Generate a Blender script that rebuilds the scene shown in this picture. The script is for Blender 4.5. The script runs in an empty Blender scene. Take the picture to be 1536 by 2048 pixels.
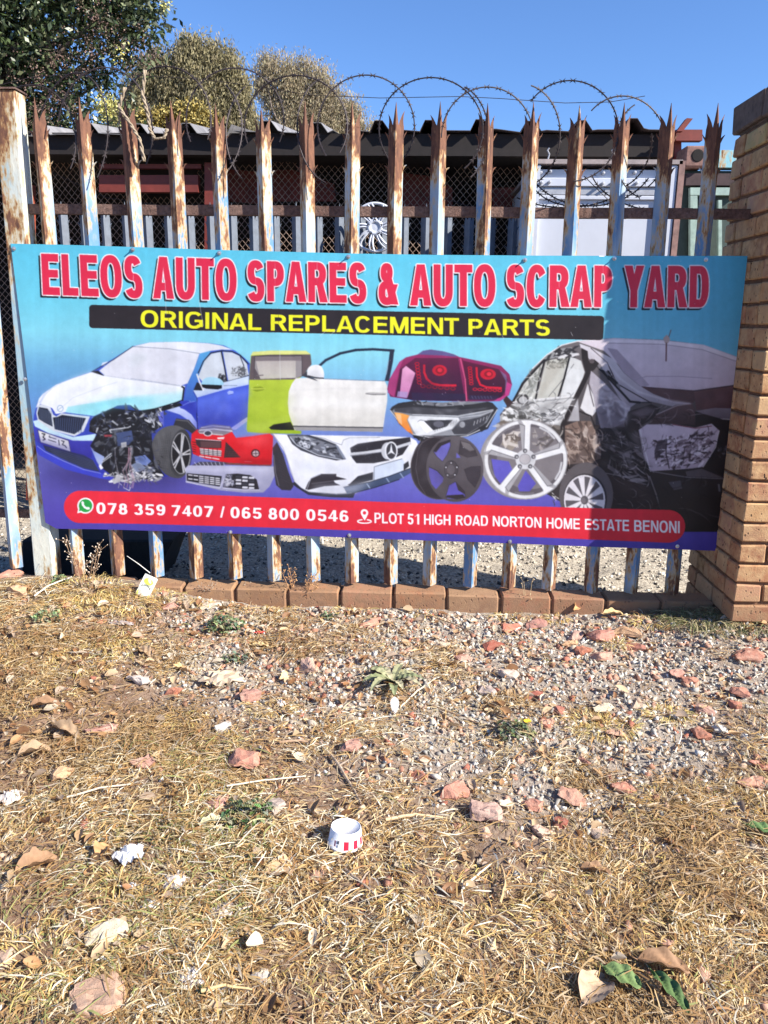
import bpy, bmesh, math, random
import numpy as np
from mathutils import Vector, Matrix

# ------------------------------------------------------------------ camera, sky, sun, exposure
SC = bpy.context.scene
CX, CZ, CD, YAW, PITCH, ROLL, FPX = 1.5160, 1.1622, 3.3301, -0.03652, 0.24231, 0.011836, 1560.0
_f = Vector((math.sin(YAW)*math.cos(PITCH), math.cos(YAW)*math.cos(PITCH), -math.sin(PITCH)))
_r0 = Vector((math.cos(YAW), -math.sin(YAW), 0)); _u0 = _r0.cross(_f)
_r = _r0*math.cos(ROLL)+_u0*math.sin(ROLL); _u = -_r0*math.sin(ROLL)+_u0*math.cos(ROLL)
cam = bpy.data.objects.new('camera', bpy.data.cameras.new('camera'))
SC.collection.objects.link(cam)
cam.matrix_world = Matrix(((_r.x, _u.x, -_f.x, CX), (_r.y, _u.y, -_f.y, -CD), (_r.z, _u.z, -_f.z, CZ), (0, 0, 0, 1)))
cam.data.sensor_fit = 'VERTICAL'; cam.data.sensor_height = 36; cam.data.lens = 36*FPX/2048
cam.data.clip_start = 0.05; cam.data.clip_end = 1500
SC.camera = cam

SUN = Vector((0.530, -0.236, 0.402)).normalized()
world = bpy.data.worlds.new('World'); SC.world = world; world.use_nodes = True
wn = world.node_tree.nodes; wl = world.node_tree.links
sky = wn.new('ShaderNodeTexSky'); sky.sky_type = 'NISHITA'; sky.sun_disc = False
sky.sun_elevation = math.asin(SUN.z); sky.sun_rotation = math.atan2(SUN.x, SUN.y)
sky.altitude = 1700; sky.air_density = 1.15; sky.dust_density = 0.4; sky.ozone_density = 3.0
tint = wn.new('ShaderNodeMix'); tint.data_type = 'RGBA'; tint.blend_type = 'MULTIPLY'; tint.inputs[0].default_value = 1.0
wl.new(sky.outputs[0], tint.inputs[6]); tint.inputs[7].default_value = (0.76, 0.98, 1.30, 1)
wl.new(tint.outputs[2], wn['Background'].inputs[0]); wn['Background'].inputs[1].default_value = 0.075
sl = bpy.data.lights.new('sun', 'SUN'); sl.energy = 5.0; sl.angle = math.radians(0.55); sl.color = (1.0, 0.94, 0.84)
so = bpy.data.objects.new('sun', sl); SC.collection.objects.link(so)
so.rotation_euler = SUN.to_track_quat('Z', 'Y').to_euler(); so.location = (6, -4, 8)
SC.view_settings.view_transform = 'Standard'; SC.view_settings.look = 'None'
SC.view_settings.exposure = 1.12; SC.view_settings.gamma = 1.0

# ------------------------------------------------------------------ helpers
def ray(px, py):
    return _f + _r*((px-768)/FPX) - _u*((py-1024)/FPX)
def at(px, py, Y):
    """the point of the plane y = Y that a pixel of the photograph shows"""
    d = ray(px, py); t = (Y+CD)/d.y
    return Vector((CX+d.x*t, Y, CZ+d.z*t))
def topx(P):
    d = np.asarray(P)-np.array([CX, -CD, CZ])
    z = d@np.array(_f); return 768+FPX*(d@np.array(_r))/z, 1024-FPX*(d@np.array(_u))/z

def tag(o, label=None, cat=None, group=None, kind=None):
    if label: o['label'] = label
    if cat: o['category'] = cat
    if group: o['group'] = group
    if kind: o['kind'] = kind
    return o
def empty(name, loc=(0, 0, 0), label=None, cat=None, group=None):
    o = bpy.data.objects.new(name, None); SC.collection.objects.link(o); o.location = loc
    o.empty_display_size = .1
    return tag(o, label, cat, group)
def link(name, me, mat=None, parent=None, smooth=False):
    o = bpy.data.objects.new(name, me); SC.collection.objects.link(o)
    if mat is not None:
        for m in (mat if isinstance(mat, (list, tuple)) else [mat]): me.materials.append(m)
    if parent is not None:
        o.parent = parent; o.matrix_parent_inverse = Matrix.Translation(-Vector(parent.location))
    if smooth: me.shade_smooth()
    return o
def np_mesh(name, V, F, col=None, mat=None, parent=None, smooth=False):
    """V (n,3), F (m,k) index array with constant k, col (n,3) linear"""
    V = np.ascontiguousarray(V, dtype=np.float32); F = np.ascontiguousarray(F, dtype=np.int32)
    me = bpy.data.meshes.new(name)
    me.vertices.add(len(V)); me.vertices.foreach_set('co', V.ravel())
    m, k = F.shape
    me.loops.add(m*k); me.loops.foreach_set('vertex_index', F.ravel())
    me.polygons.add(m); me.polygons.foreach_set('loop_start', np.arange(0, m*k, k, dtype=np.int32))
    me.update(calc_edges=True)
    if col is not None:
        a = me.color_attributes.new('col', 'FLOAT_COLOR', 'POINT')
        a.data.foreach_set('color', np.concatenate([col, np.ones((len(V), 1))], 1).astype(np.float32).ravel())
    return link(name, me, mat, parent, smooth)

class MB:
    def __init__(s): s.v = []; s.f = []; s.c = []
    def add(s, vs, fs, col=(1, 1, 1)):
        n = len(s.v); s.v += [tuple(v) for v in vs]; s.f += [tuple(i+n for i in f) for f in fs]; s.c += [tuple(col)]*len(vs)
    def box(s, a, b, col=(1, 1, 1), M=None, jit=0, rng=None):
        x0, y0, z0 = a; x1, y1, z1 = b
        vs = [Vector(p) for p in ((x0, y0, z0), (x1, y0, z0), (x1, y1, z0), (x0, y1, z0), (x0, y0, z1), (x1, y0, z1), (x1, y1, z1), (x0, y1, z1))]
        if jit: vs = [v+Vector([rng.uniform(-jit, jit) for _ in range(3)]) for v in vs]
        if M: vs = [M@v for v in vs]
        s.add(vs, [(0, 3, 2, 1), (4, 5, 6, 7), (0, 1, 5, 4), (1, 2, 6, 5), (2, 3, 7, 6), (3, 0, 4, 7)], col)
    def tube(s, pts, r, n=6, col=(1, 1, 1), cap=True):
        pts = [Vector(p) for p in pts]; rr = r if isinstance(r, (list, tuple)) else [r]*len(pts)
        vs = []; fs = []; prev = None
        for i, p in enumerate(pts):
            t = (pts[min(i+1, len(pts)-1)]-pts[max(i-1, 0)]).normalized()
            if prev is None: prev = t.orthogonal().normalized()
            a = (prev-t*prev.dot(t)); a = a.normalized() if a.length > 1e-6 else t.orthogonal().normalized()
            prev = a; b = t.cross(a)
            for k in range(n):
                w = 2*math.pi*k/n; vs.append(p+(a*math.cos(w)+b*math.sin(w))*rr[i])
        for i in range(len(pts)-1):
            for k in range(n):
                fs.append((i*n+k, i*n+(k+1) % n, (i+1)*n+(k+1) % n, (i+1)*n+k))
        if cap: fs.append(tuple(range(n-1, -1, -1))); fs.append(tuple(range((len(pts)-1)*n, len(pts)*n)))
        s.add(vs, fs, col)
    def prism(s, poly, y0, y1, col=(1, 1, 1)):
        """polygon given in (x, z) extruded from y0 to y1"""
        n = len(poly)
        vs = [(x, y0, z) for x, z in poly]+[(x, y1, z) for x, z in poly]
        fs = [tuple(range(n)), tuple(range(2*n-1, n-1, -1))]+[(i, i+n, (i+1) % n+n, (i+1) % n) for i in range(n)]
        s.add(vs, fs, col)
    def lathe(s, prof, c, axis='Z', n=32, col=(1, 1, 1)):
        vs = []; fs = []; c = Vector(c)
        for r, h in prof:
            for k in range(n):
                w = 2*math.pi*k/n
                vs.append(c+(Vector((r*math.cos(w), r*math.sin(w), h)) if axis == 'Z' else Vector((r*math.cos(w), h, r*math.sin(w)))))
        for i in range(len(prof)-1):
            for k in range(n): fs.append((i*n+k, i*n+(k+1) % n, (i+1)*n+(k+1) % n, (i+1)*n+k))
        s.add(vs, fs, col)
    def build(s, name, mat, parent=None, smooth=False, bevel=0):
        me = bpy.data.meshes.new(name); me.from_pydata(s.v, [], s.f); me.update()
        a = me.color_attributes.new('col', 'FLOAT_COLOR', 'POINT')
        a.data.foreach_set('color', np.array([c+(1,) for c in s.c], dtype=np.float32).ravel())
        if bevel:
            bm = bmesh.new(); bm.from_mesh(me)
            bmesh.ops.bevel(bm, geom=bm.edges[:], offset=bevel, segments=1, affect='EDGES', clamp_overlap=True)
            bmesh.ops.recalc_face_normals(bm, faces=bm.faces[:])
            bm.to_mesh(me); bm.free()
        else:
            bm = bmesh.new(); bm.from_mesh(me); bmesh.ops.recalc_face_normals(bm, faces=bm.faces[:]); bm.to_mesh(me); bm.free()
        return link(name, me, mat, parent, smooth)

def lin(c):
    c = np.asarray(c, float)/255.0
    return np.where(c <= .04045, c/12.92, ((c+.055)/1.055)**2.4)

# numpy value noise
_RNG = np.random.RandomState(7); _LAT = _RNG.rand(8, 256, 256)
def vn(x, y, f, s=0):
    L = _LAT[s % 8]; x = np.asarray(x)*f+17.3*s; y = np.asarray(y)*f-9.1*s
    xi = np.floor(x).astype(int); yi = np.floor(y).astype(int); fx = x-xi; fy = y-yi
    fx = fx*fx*(3-2*fx); fy = fy*fy*(3-2*fy)
    a = L[xi % 256, yi % 256]; b = L[(xi+1) % 256, yi % 256]; c = L[xi % 256, (yi+1) % 256]; d = L[(xi+1) % 256, (yi+1) % 256]
    return (a*(1-fx)+b*fx)*(1-fy)+(c*(1-fx)+d*fx)*fy
def fbm(x, y, f, s=0, o=4):
    r = 0; a = .5; t = 0
    for i in range(o): r = r+a*vn(x, y, f*2**i, s+i); t += a; a *= .5
    return r/t
def sig(x): return 1/(1+np.exp(-np.clip(x, -30, 30)))

# ------------------------------------------------------------------ materials
class NT:
    def __init__(s, name, rough=.7, metal=0.0, spec=.5):
        s.m = bpy.data.materials.new(name); s.m.use_nodes = True; s.n = s.m.node_tree.nodes; s.l = s.m.node_tree.links
        s.b = s.n['Principled BSDF']; s.b.inputs['Roughness'].default_value = rough; s.b.inputs['Metallic'].default_value = metal
        s.b.inputs['Specular IOR Level'].default_value = spec
    def put(s, sock, v):
        if hasattr(v, 'is_linked'): s.l.new(v, sock)
        elif isinstance(v, (tuple, list)) and len(v) == 3 and sock.type == 'RGBA': sock.default_value = (*v, 1)
        else: sock.default_value = v
    def pos(s, scale=(1, 1, 1), obj=False):
        if obj: t = s.n.new('ShaderNodeTexCoord').outputs['Object']
        else: t = s.n.new('ShaderNodeNewGeometry').outputs['Position']
        m = s.n.new('ShaderNodeMapping'); s.l.new(t, m.inputs[0]); m.inputs['Scale'].default_value = scale
        return m.outputs[0]
    def noise(s, vec, scale=1, detail=5, rough=.6, dist=0):
        n = s.n.new('ShaderNodeTexNoise'); s.l.new(vec, n.inputs['Vector']); n.inputs['Scale'].default_value = scale
        n.inputs['Detail'].default_value = detail; n.inputs['Roughness'].default_value = rough; n.inputs['Distortion'].default_value = dist
        return n.outputs['Fac']
    def voro(s, vec, scale=1, feat='F1', out='Distance'):
        n = s.n.new('ShaderNodeTexVoronoi'); n.feature = feat; s.l.new(vec, n.inputs['Vector']); n.inputs['Scale'].default_value = scale
        return n.outputs[out]
    def math(s, op, a, b=0.0, c=0.0, clamp=False):
        n = s.n.new('ShaderNodeMath'); n.operation = op; n.use_clamp = clamp
        s.put(n.inputs[0], a); s.put(n.inputs[1], b); s.put(n.inputs[2], c); return n.outputs[0]
    def mrange(s, v, a, b, c=0.0, d=1.0):
        n = s.n.new('ShaderNodeMapRange'); s.put(n.inputs[0], v)
        for i, x in enumerate((a, b, c, d)): n.inputs[i+1].default_value = x
        return n.outputs[0]
    def ramp(s, v, stops):
        n = s.n.new('ShaderNodeValToRGB'); s.put(n.inputs[0], v); e = n.color_ramp.elements
        while len(e) < len(stops): e.new(.5)
        for i, (p, c) in enumerate(stops): e[i].position = p; e[i].color = (*c, 1)
        return n.outputs[0]
    def mix(s, f, a, b, mode='MIX'):
        n = s.n.new('ShaderNodeMix'); n.data_type = 'RGBA'; n.blend_type = mode
        s.put(n.inputs[0], f); s.put(n.inputs[6], a); s.put(n.inputs[7], b); return n.outputs[2]
    def sep(s, vec, i):
        n = s.n.new('ShaderNodeSeparateXYZ'); s.l.new(vec, n.inputs[0]); return n.outputs[i]
    def attr(s, name='col'):
        n = s.n.new('ShaderNodeAttribute'); n.attribute_name = name; return n.outputs['Color']
    def col(s, v): s.put(s.b.inputs['Base Color'], v); return s
    def rough(s, v): s.put(s.b.inputs['Roughness'], v); return s
    def bump(s, h, strength=.4, dist=.01):
        n = s.n.new('ShaderNodeBump'); n.inputs['Strength'].default_value = strength; n.inputs['Distance'].default_value = dist
        s.l.new(h, n.inputs['Height']); s.l.new(n.outputs[0], s.b.inputs['Normal']); return s

def m_plain(name, c, rough=.7, metal=0, var=.25, scale=20, bump=.2):
    t = NT(name, rough, metal); p = t.pos()
    n = t.noise(p, scale, 6, .65)
    t.col(t.mix(t.mrange(n, .3, .7), tuple(x*(1-var) for x in c), tuple(min(1, x*(1+var)) for x in c)))
    t.bump(n, bump, .004); return t.m
def m_attr(name, rough=.8, var=.3, scale=60, bump=.3, dist=.004, spec=.3):
    t = NT(name, rough, 0, spec); p = t.pos(); n = t.noise(p, scale, 5, .65)
    g = t.mrange(n, .25, .75, 1-var, 1+var)
    cc = t.n.new('ShaderNodeCombineColor'); [t.l.new(g, cc.inputs[i]) for i in range(3)]
    t.col(t.mix(1.0, t.attr(), cc.outputs[0], 'MULTIPLY'))
    if bump: t.bump(n, bump, dist)
    return t.m

def m_rusty(name, paint_a=(.66, .73, .76), paint_b=(.20, .40, .62), amount=0.0, toprust=1.0, stretch=(16, 16, 3.2)):
    t = NT(name, .65, 0, .4); P = t.pos(); z = t.sep(P, 2)
    n1 = t.noise(t.pos(stretch), 1, 6, .62); n2 = t.noise(t.pos((70, 70, 28)), 1, 5, .6)
    m = t.math('ADD', t.math('MULTIPLY', n1, .72), t.math('MULTIPLY', n2, .28))
    m = t.math('ADD', m, t.mrange(z, 1.68, 1.95, 0, .19*toprust)); m = t.math('ADD', m, t.mrange(z, .2, -.02, 0, .04)); m = t.math('ADD', m, amount)
    n3 = t.noise(t.pos((5, 5, 1.8)), 1, 3, .5)
    paint = t.mix(t.mrange(t.math('ADD', n3, t.mrange(z, 1.75, 1.45, -.06, .05)), .44, .58), paint_a, paint_b)
    paint = t.mix(t.math('MULTIPLY', t.mrange(n2, .5, .7), .35), paint, (.35, .33, .3))
    stain = t.mix(t.mrange(m, .43, .50), paint, (.44, .33, .18))
    stain = t.mix(t.mrange(m, .485, .525), stain, (.28, .14, .06))
    rust = t.mix(t.mrange(t.noise(t.pos((40, 40, 12)), 1, 5, .7), .35, .65), (.07, .034, .026), (.20, .092, .055))
    t.col(t.mix(t.mrange(m, .515, .55), stain, rust))
    t.rough(t.mrange(m, .45, .55, .5, .9)); t.bump(m, .5, .01); return t.m

M_pale = m_rusty('rusty_blue_paint', (.37, .45, .51), (.10, .22, .40), -.030)
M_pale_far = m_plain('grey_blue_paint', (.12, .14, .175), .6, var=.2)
M_post = m_rusty('rusty_white_paint', (.60, .60, .52), (.30, .44, .50), -.06, .3, (9, 9, 2.2))
def _m_rail():
    t = NT('rusted_rail', .9); P = t.pos(); n = t.noise(P, 70, 8, .75); n2 = t.noise(P, 9, 4, .6)
    t.col(t.mix(t.mrange(n2, .35, .65), t.ramp(n, [(.35, (.055, .03, .025)), (.6, (.16, .085, .065))]), t.ramp(n, [(.35, (.10, .06, .05)), (.6, (.24, .15, .12))])))
    t.bump(n, .9, .012); return t.m
M_rail = _m_rail()
def _m_brick(name, mul=1.0):
    t = NT(name, .88, 0, .25); P = t.pos(); base = t.attr()
    n = t.noise(P, 26, 5, .6); n4 = t.noise(P, 150, 4, .7)
    c = t.mix(t.mrange(n, .3, .72), base, (.57*mul, .37*mul, .19*mul))
    c = t.mix(t.math('MULTIPLY', t.mrange(t.noise(P, 7, 4, .6), .52, .7), .55), c, (.36*mul, .15*mul, .075*mul))
    vec = t.pos((1, 1, .62)); d = t.voro(vec, 75); sel = t.mrange(t.noise(P, 33, 2, .5), .50, .60)
    sp = t.math('MULTIPLY', t.mrange(d, .30, .20), sel)
    c = t.mix(sp, c, (.055, .035, .025))
    sm = t.math('MULTIPLY', t.mrange(t.noise(P, 5.5, 6, .7), .50, .68), .6); c = t.mix(sm, c, (.34, .22, .14)); low = t.math('MULTIPLY', t.mrange(t.sep(P, 2), .22, -.08), t.mrange(n, .2, .7)); c = t.mix(low, c, (.22, .12, .075))
    t.col(c); h = t.math('SUBTRACT', n4, t.math('MULTIPLY', sp, 1.5)); t.bump(h, .5, .004); return t.m
M_brick = _m_brick('face_brick')
M_kerb = _m_brick('kerb_brick', .66)
M_mortar = m_plain('mortar', (.17, .085, .045), .95, var=.35, scale=60, bump=.6)
M_captop = m_plain('weathered_cap_brick', (.12, .085, .07), .95, var=.4, scale=30, bump=.6)
M_metal_dark = m_plain('dark_wire', (.04, .03, .032), .6, .4, var=.4, scale=40)
M_galv = m_plain('galvanised_bolt', (.5, .5, .52), .35, .8, var=.2)
M_sheet = m_plain('weathered_sheet_metal', (.22, .21, .21), .6, .2, var=.4, scale=6)
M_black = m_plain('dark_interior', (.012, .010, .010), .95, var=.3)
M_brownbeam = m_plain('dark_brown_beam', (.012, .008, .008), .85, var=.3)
M_red = m_plain('red_oxide_paint', (.16, .026, .017), .6, var=.25, scale=12)
M_white = m_plain('white_panel_paint', (.52, .54, .60), .35, var=.05, scale=5, bump=.05)
M_whitegrey = m_plain('grey_aluminium_trim', (.42, .42, .44), .4, .3, var=.15)
M_green = m_plain('green_steel_paint', (.09, .20, .15), .5, var=.2)
M_greenpale = m_plain('pale_green_steel_paint', (.28, .38, .33), .5, var=.25)
M_teal = m_rusty('teal_container_paint', (.22, .48, .55), (.15, .40, .50), -.06, 0)
M_castrust = m_plain('rusty_casting', (.20, .11, .09), .85, var=.35, scale=30, bump=.6)

# ------------------------------------------------------------------ ground
def front_h(x, y):
    d = np.maximum(-y-.08, 0)
    h = -.086 - .083*d + .05*(fbm(x, y, 1.3, 1, 3)-.5)*sig((d-.1)*12) + .028*(fbm(x, y, 5, 2, 3)-.5) + .012*(fbm(x, y, 22, 3, 3)-.5)
    h = h + .100*sig((.50-x)*8)*np.exp(-d/.45)
    h = h + .065*np.exp(-((x-2.95)/.35)**2-((y+.28)/.22)**2)
    return h
def gh(x, y):
    x = np.asarray(x, float); y = np.asarray(y, float)
    back = -.22+.03*(fbm(x, y, 2.5, 4, 3)-.5)+.05*(fbm(x*.55+y*.2, y, 11, 5, 3)-.5)
    k = sig((y-.02)*160)
    return front_h(x, y)*(1-k)+back*k
def gravel_amount(x, y):
    """how much of the soil is covered by grey crushed stone, 0..1"""
    n = (fbm(x, y, 1.7, 5, 4)-.5)*1.1; n2 = (fbm(x, y, 5.5, 6, 3)-.5)*.9
    reach = np.interp(x, [-.5, .2, .7, 1.1, 1.5, 1.9, 2.4, 2.7, 3.6], [.15, .40, .72, .80, 1.02, 1.28, 1.22, 1.0, .95])
    base = np.interp(x, [-.6, .25, .7, 1.2, 1.7, 2.4, 4.5], [.08, .30, .66, .84, 1.0, 1.0, 1.0])
    d = -y-.1
    return np.clip(base*sig((reach+n*.45-d)*11)*np.clip(1.0+n2*2.0, 0, 1.2), 0, 1)
def on_ground(px, py):
    d = ray(px, py); t = 1.5
    for _ in range(60):
        p = Vector((CX, -CD, CZ))+d*t
        dz = float(gh(p.x, p.y))-p.z
        t += dz/d.z*.7
    return Vector((CX, -CD, CZ))+d*t
def _axis(dense, far):
    a = [dense[0]-x for x in far][::-1]; b = [dense[1]+x for x in far]
    return np.array(a+list(np.arange(dense[0], dense[1]+1e-6, dense[2]))+b)
FAR = [.1, .3, .7, 1.5, 3, 6, 12, 25, 50, 100, 200, 400, 800]
gx = _axis((-1.6, 4.6, .022), FAR); gy = _axis((-3.4, 2.4, .022), FAR)
GX, GY = np.meshgrid(gx, gy, indexing='ij'); GZ = gh(np.clip(GX, -40, 40), np.clip(GY, -40, 40))
GZ = np.where(GY < -3.5, front_h(np.clip(GX, -40, 40), np.full_like(GY, -3.5)), GZ)
nx, ny = GX.shape; idx = np.arange(nx*ny).reshape(nx, ny)
t = NT('soil_and_gravel_ground', .95, 0, .1); P = t.pos()
n = t.noise(P, 9, 8, .7); n2 = t.noise(P, 90, 5, .7)
soil = t.ramp(n, [(.3, (.07, .035, .024)), (.5, (.17, .095, .06)), (.75, (.32, .21, .14))])
soil = t.mix(t.mrange(n2, .35, .7), soil, (.30, .21, .145))
soil = t.mix(t.math('MULTIPLY', t.sep(t.attr(), 0), .9), soil, t.mix(t.mrange(n2, .35, .65), (.24, .20, .165), (.46, .41, .35)))
yard = t.mix(t.mrange(t.voro(P, 55), .1, .6), (.58, .52, .42), (.20, .17, .14))
yard = t.mix(t.mrange(n2, .35, .7), yard, (.50, .44, .35))
t.col(t.mix(t.mrange(t.sep(P, 1), .02, .08), soil, yard)); t.bump(n2, .7, .012)
g = np_mesh('ground', np.stack([GX, GY, GZ], -1).reshape(-1, 3), np.stack([idx[:-1, :-1], idx[1:, :-1], idx[1:, 1:], idx[:-1, 1:]], -1).reshape(-1, 4), np.repeat(gravel_amount(np.clip(GX, -40, 40), np.clip(GY, -40, 40)).reshape(-1, 1), 3, 1), t.m, smooth=True)
tag(g, 'bare soil verge and gravel yard', kind='structure')

# ------------------------------------------------------------------ palisade fence
rng = random.Random(3)
PT = [(68, 195), (157, 195), (248, 190), (340, 198), (430, 207), (522, 212), (610, 202), (705, 203), (793, 200), (880, 203), (975, 203), (1068, 203), (1160, 207), (1250, 203), (1343, 203), (1438, 205)]
PB = [(155, 1151), (235, 1153), (313, 1155), (392, 1158), (470, 1159), (548, 1163), (626, 1164), (703, 1167), (781, 1170), (859, 1172), (940, 1175), (1017, 1177), (1098, 1181), (1182, 1187), (1263, 1188), (1345, 1190)]
fence = empty('palisade_fence', (1.35, 0, 0), 'rusty blue and white steel palisade fence with three-pointed pales behind the banner', 'fence')

def make_pale(name, xb, zb, xt, zt, yc, mat, parent, rng, miss=(), tw=0.0):
    """W-section pale: ridge towards -y, triple point on top, outward barbs"""
    W = .031; D = .021; th = .003
    sec = [(-W, .006), (-W+.002, .001), (-.010, -.0205), (.001, -.030), (.011, -.0195), (W-.002, .001), (W, .006)]
    mb = MB(); H = zt-zb; body = H-.088; bow = rng.uniform(-.006, .006)
    def pt(u, y, h):
        x = xb+(xt-xb)*h/H+bow*math.sin(h/H*3.1); c, s = math.cos(tw), math.sin(tw)
        return (x+u*c-y*s, yc+u*s+y*c, zb+h)
    hs = [0, .15, .5, .9, 1.3, body-.23, body-.12, body-.03, body]
    n = len(sec); vs = []; fs = []
    for h in hs:
        wig = rng.uniform(-.0006, .0006)
        for (u, y) in sec: vs.append(pt(u*(1-.04*(h/H))+wig, y, h))
        for (u, y) in sec: vs.append(pt(u*(1-.04*(h/H))+wig, y+th, h))
    for i in range(len(hs)-1):
        a = i*2*n; b = a+2*n
        for k in range(n-1):
            fs.append((a+k, a+k+1, b+k+1, b+k)); fs.append((a+n+k+1, a+n+k, b+n+k, b+n+k+1))
        fs.append((a, b, b+n, a+n)); fs.append((a+n-1, a+2*n-1, b+2*n-1, b+n-1))
    fs.append(tuple(range(n))+tuple(range(2*n-1, n-1, -1)))
    mb.add(vs, fs)
    def spike(us, tip, lift):
        ps = [(u, y) for u, y in us]
        m = len(ps); v = []
        for f, sc in ((0, 1), (.35, .62), (.7, .3), (1, .03)):
            cu = sum(p[0] for p in ps)/m; cy = sum(p[1] for p in ps)/m
            for th2 in (0, th):
                for (u, y) in ps:
                    uu = cu+(u-cu)*sc+(tip[0]-cu)*f*f*.9; yy = cy+(y-cy)*sc+(tip[1]-cy)*f*f*.9
                    v.append(pt(uu, yy+th2, body-.001+lift*f))
        ff = []
        for i in range(3):
            a = i*2*m; b = a+2*m
            for k in range(m-1):
                ff.append((a+k, a+k+1, b+k+1, b+k)); ff.append((a+m+k+1, a+m+k, b+m+k, b+m+k+1))
            ff.append((a, b, b+m, a+m)); ff.append((a+m-1, a+2*m-1, b+2*m-1, b+m-1))
        mb.add(v, ff)
    j = lambda a: rng.uniform(-a, a)
    spike([(-.0115, -.018), (.001, -.029), (.0115, -.018)], (j(.002), -.016), .088+j(.004))
    if 'l' not in miss: spike([(-W*.96, .004), (-.020, -.010), (-.0115, -.018)], (-.034+j(.003), .004), .050+j(.008))
    if 'r' not in miss: spike([(.0115, -.018), (.020, -.010), (W*.96, .004)], (.034+j(.003), .004), .052+j(.008))
    for h, L in ((body-.028, .012), (body-.145, .014)):
        for sd in (-1, 1):
            mb.tube([pt(sd*(W-.004), .004, h-.02), pt(sd*(W+.001), .004, h-.006), pt(sd*(W+L*.5), .004, h-.001+j(.002)), pt(sd*(W+L), .003, h+(.008 if L < .013 else .004)+j(.003))], [.0035, .004, .0028, .0006], 5)
    return mb.build(name, mat, parent)

for i in range(16):
    a = at(PT[i][0], PT[i][1], -.02); b = at(PB[i][0], PB[i][1], -.01)
    make_pale('pale', b.x, b.z+.005, a.x, a.z, 0.0, M_pale, fence, rng, miss=('l',) if i in (0,) else (), tw=rng.uniform(-.12, .12))
# leftmost panel pale beside the post
b = at(32, 1134, 0); a = at(-52, 190, 0)
make_pale('pale', b.x, b.z, a.x, a.z, 0.0, M_pale, fence, rng)
# rails
mb = MB()
A = at(40, 423, .03); B = at(1492, 431, .03)
for k in range(24):
    x0 = A.x+(B.x+.03-A.x)*k/24; x1 = A.x+(B.x+.03-A.x)*(k+1)/24
    mb.box((x0, .012, 1.585+.001*math.sin(k)-.019), (x1, .05, 1.585+.001*math.sin(k)+.019))
mb.build('rail', M_rail, fence)
mb = MB(); mb.box((-.11, .012, .42), (2.84, .05, .458)); mb.build('rail', M_rail, fence)
mb = MB(); q = at(25, 1025, .03); mb.box((-1.2, .012, q.z-.02), (-.19, .05, q.z+.02)); mb.build('rail', M_rail, fence)
# rail cleats behind pales
# gate post: square tube with flat cap
tpx = at(9, 188, -.02); bpx = at(88, 1148, -.02)
mb = MB(); dx = tpx.x-bpx.x
mb.add([(bpx.x+u+(dx if k else 0), y, (2.02 if k else -.12)) for k in (0, 1) for u, y in ((-.044, -.026), (.044, -.026), (.044, .062), (-.044, .062))],
       [(0, 1, 5, 4), (1, 2, 6, 5), (2, 3, 7, 6), (3, 0, 4, 7), (4, 5, 6, 7), (3, 2, 1, 0)])
post = mb.build('post', M_post, fence, bevel=.004); post['label'] = 'thick square rusty cream post at the left end of the fence'
mb = MB(); mb.box((tpx.x-.05, -.032, 2.021), (tpx.x+.05, .068, 2.027)); mb.build('post_cap', M_rail, fence)

# ------------------------------------------------------------------ razor wire
wire = empty('razor_wire_coil', (1.3, .02, 1.9), 'flat loops of barbed razor wire coiled along the top of the palisade fence', 'razor wire')
mb = MB()
def loop(cx, cy, rx, ry, a0, a1, y0, y1, rot=0):
    """an arc of the coil; cx, cy, radii in photo pixels at the fence plane"""
    pts = []; N = 56
    for k in range(N+1):
        w = math.radians(a0+(a1-a0)*k/N); yy = y0+(y1-y0)*k/N
        dx_, dz_ = rx*math.cos(w), -ry*math.sin(w)
        c, s = math.cos(rot), math.sin(rot)
        pts.append(at(cx+dx_*c-dz_*s, cy+dx_*s+dz_*c, yy))
    mb.tube(pts, .0027, 5)
    acc = 0; step = .038
    for k in range(1, N):
        acc += (pts[k]-pts[k-1]).length
        if acc > step:
            acc = 0; t_ = (pts[k+1]-pts[k-1]).normalized(); nrm = Vector((0, 1, 0)).cross(t_).normalized(); p = pts[k]
            e = .5+rng.random()*.6; nrm = (nrm*e+Vector((0, 1, 0))*(1-e)).normalized(); L, w_ = .0135, .0105
            o_ = Vector((0, .0008, 0))
            for sg in (-1, 1):
                q1 = p+t_*L+nrm*w_*sg; q2 = p-t_*L+nrm*w_*sg
                mb.add([p-t_*.005-o_, p+t_*.005-o_, q1, p+nrm*.0022*sg, q2, p-t_*.004+o_, p+t_*.004+o_], [(0, 1, 3), (1, 2, 3), (3, 4, 0), (5, 6, 3)])
loop(60, 285, 92, 115, -25, 110, -.03, .05, .05)
loop(145, 275, 70, 130, -35, 225, -.05, .06, .1)
loop(210, 265, 95, 130, -30, 170, .05, -.04)
loop(330, 240, 92, 107, -20, 212, -.05, .05, .03)
loop(470, 240, 98, 104, -25, 205, .06, -.04)
loop(592, 252, 103, 101, -32, 200, -.05, .06)
loop(732, 253, 97, 103, -42, 215, .05, -.05)
loop(862, 258, 104, 103, -50, 215, -.04, .06)
loop(975, 275, 92, 101, -28, 180, .05, -.05)
loop(1140, 262, 97, 101, -80, 150, -.05, .06, .1)
loop(1245, 292, 88, 100, -55, 135, .05, -.04)
loop(1180, 300, 135, 112, 200, 330, .08, -.02)
loop(1225, 285, 78, 96, -70, 20, .06, -.06, .2)
loop(1150, 350, 90, 62, 150, 260, .1, .02)
loop(1330, 330, 150, 92, 195, 262, .08, .04)
loop(400, 262, 84, 112, -40, 60, -.06, .05, .1)
loop(530, 268, 78, 110, 120, 235, .06, -.05)
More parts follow.
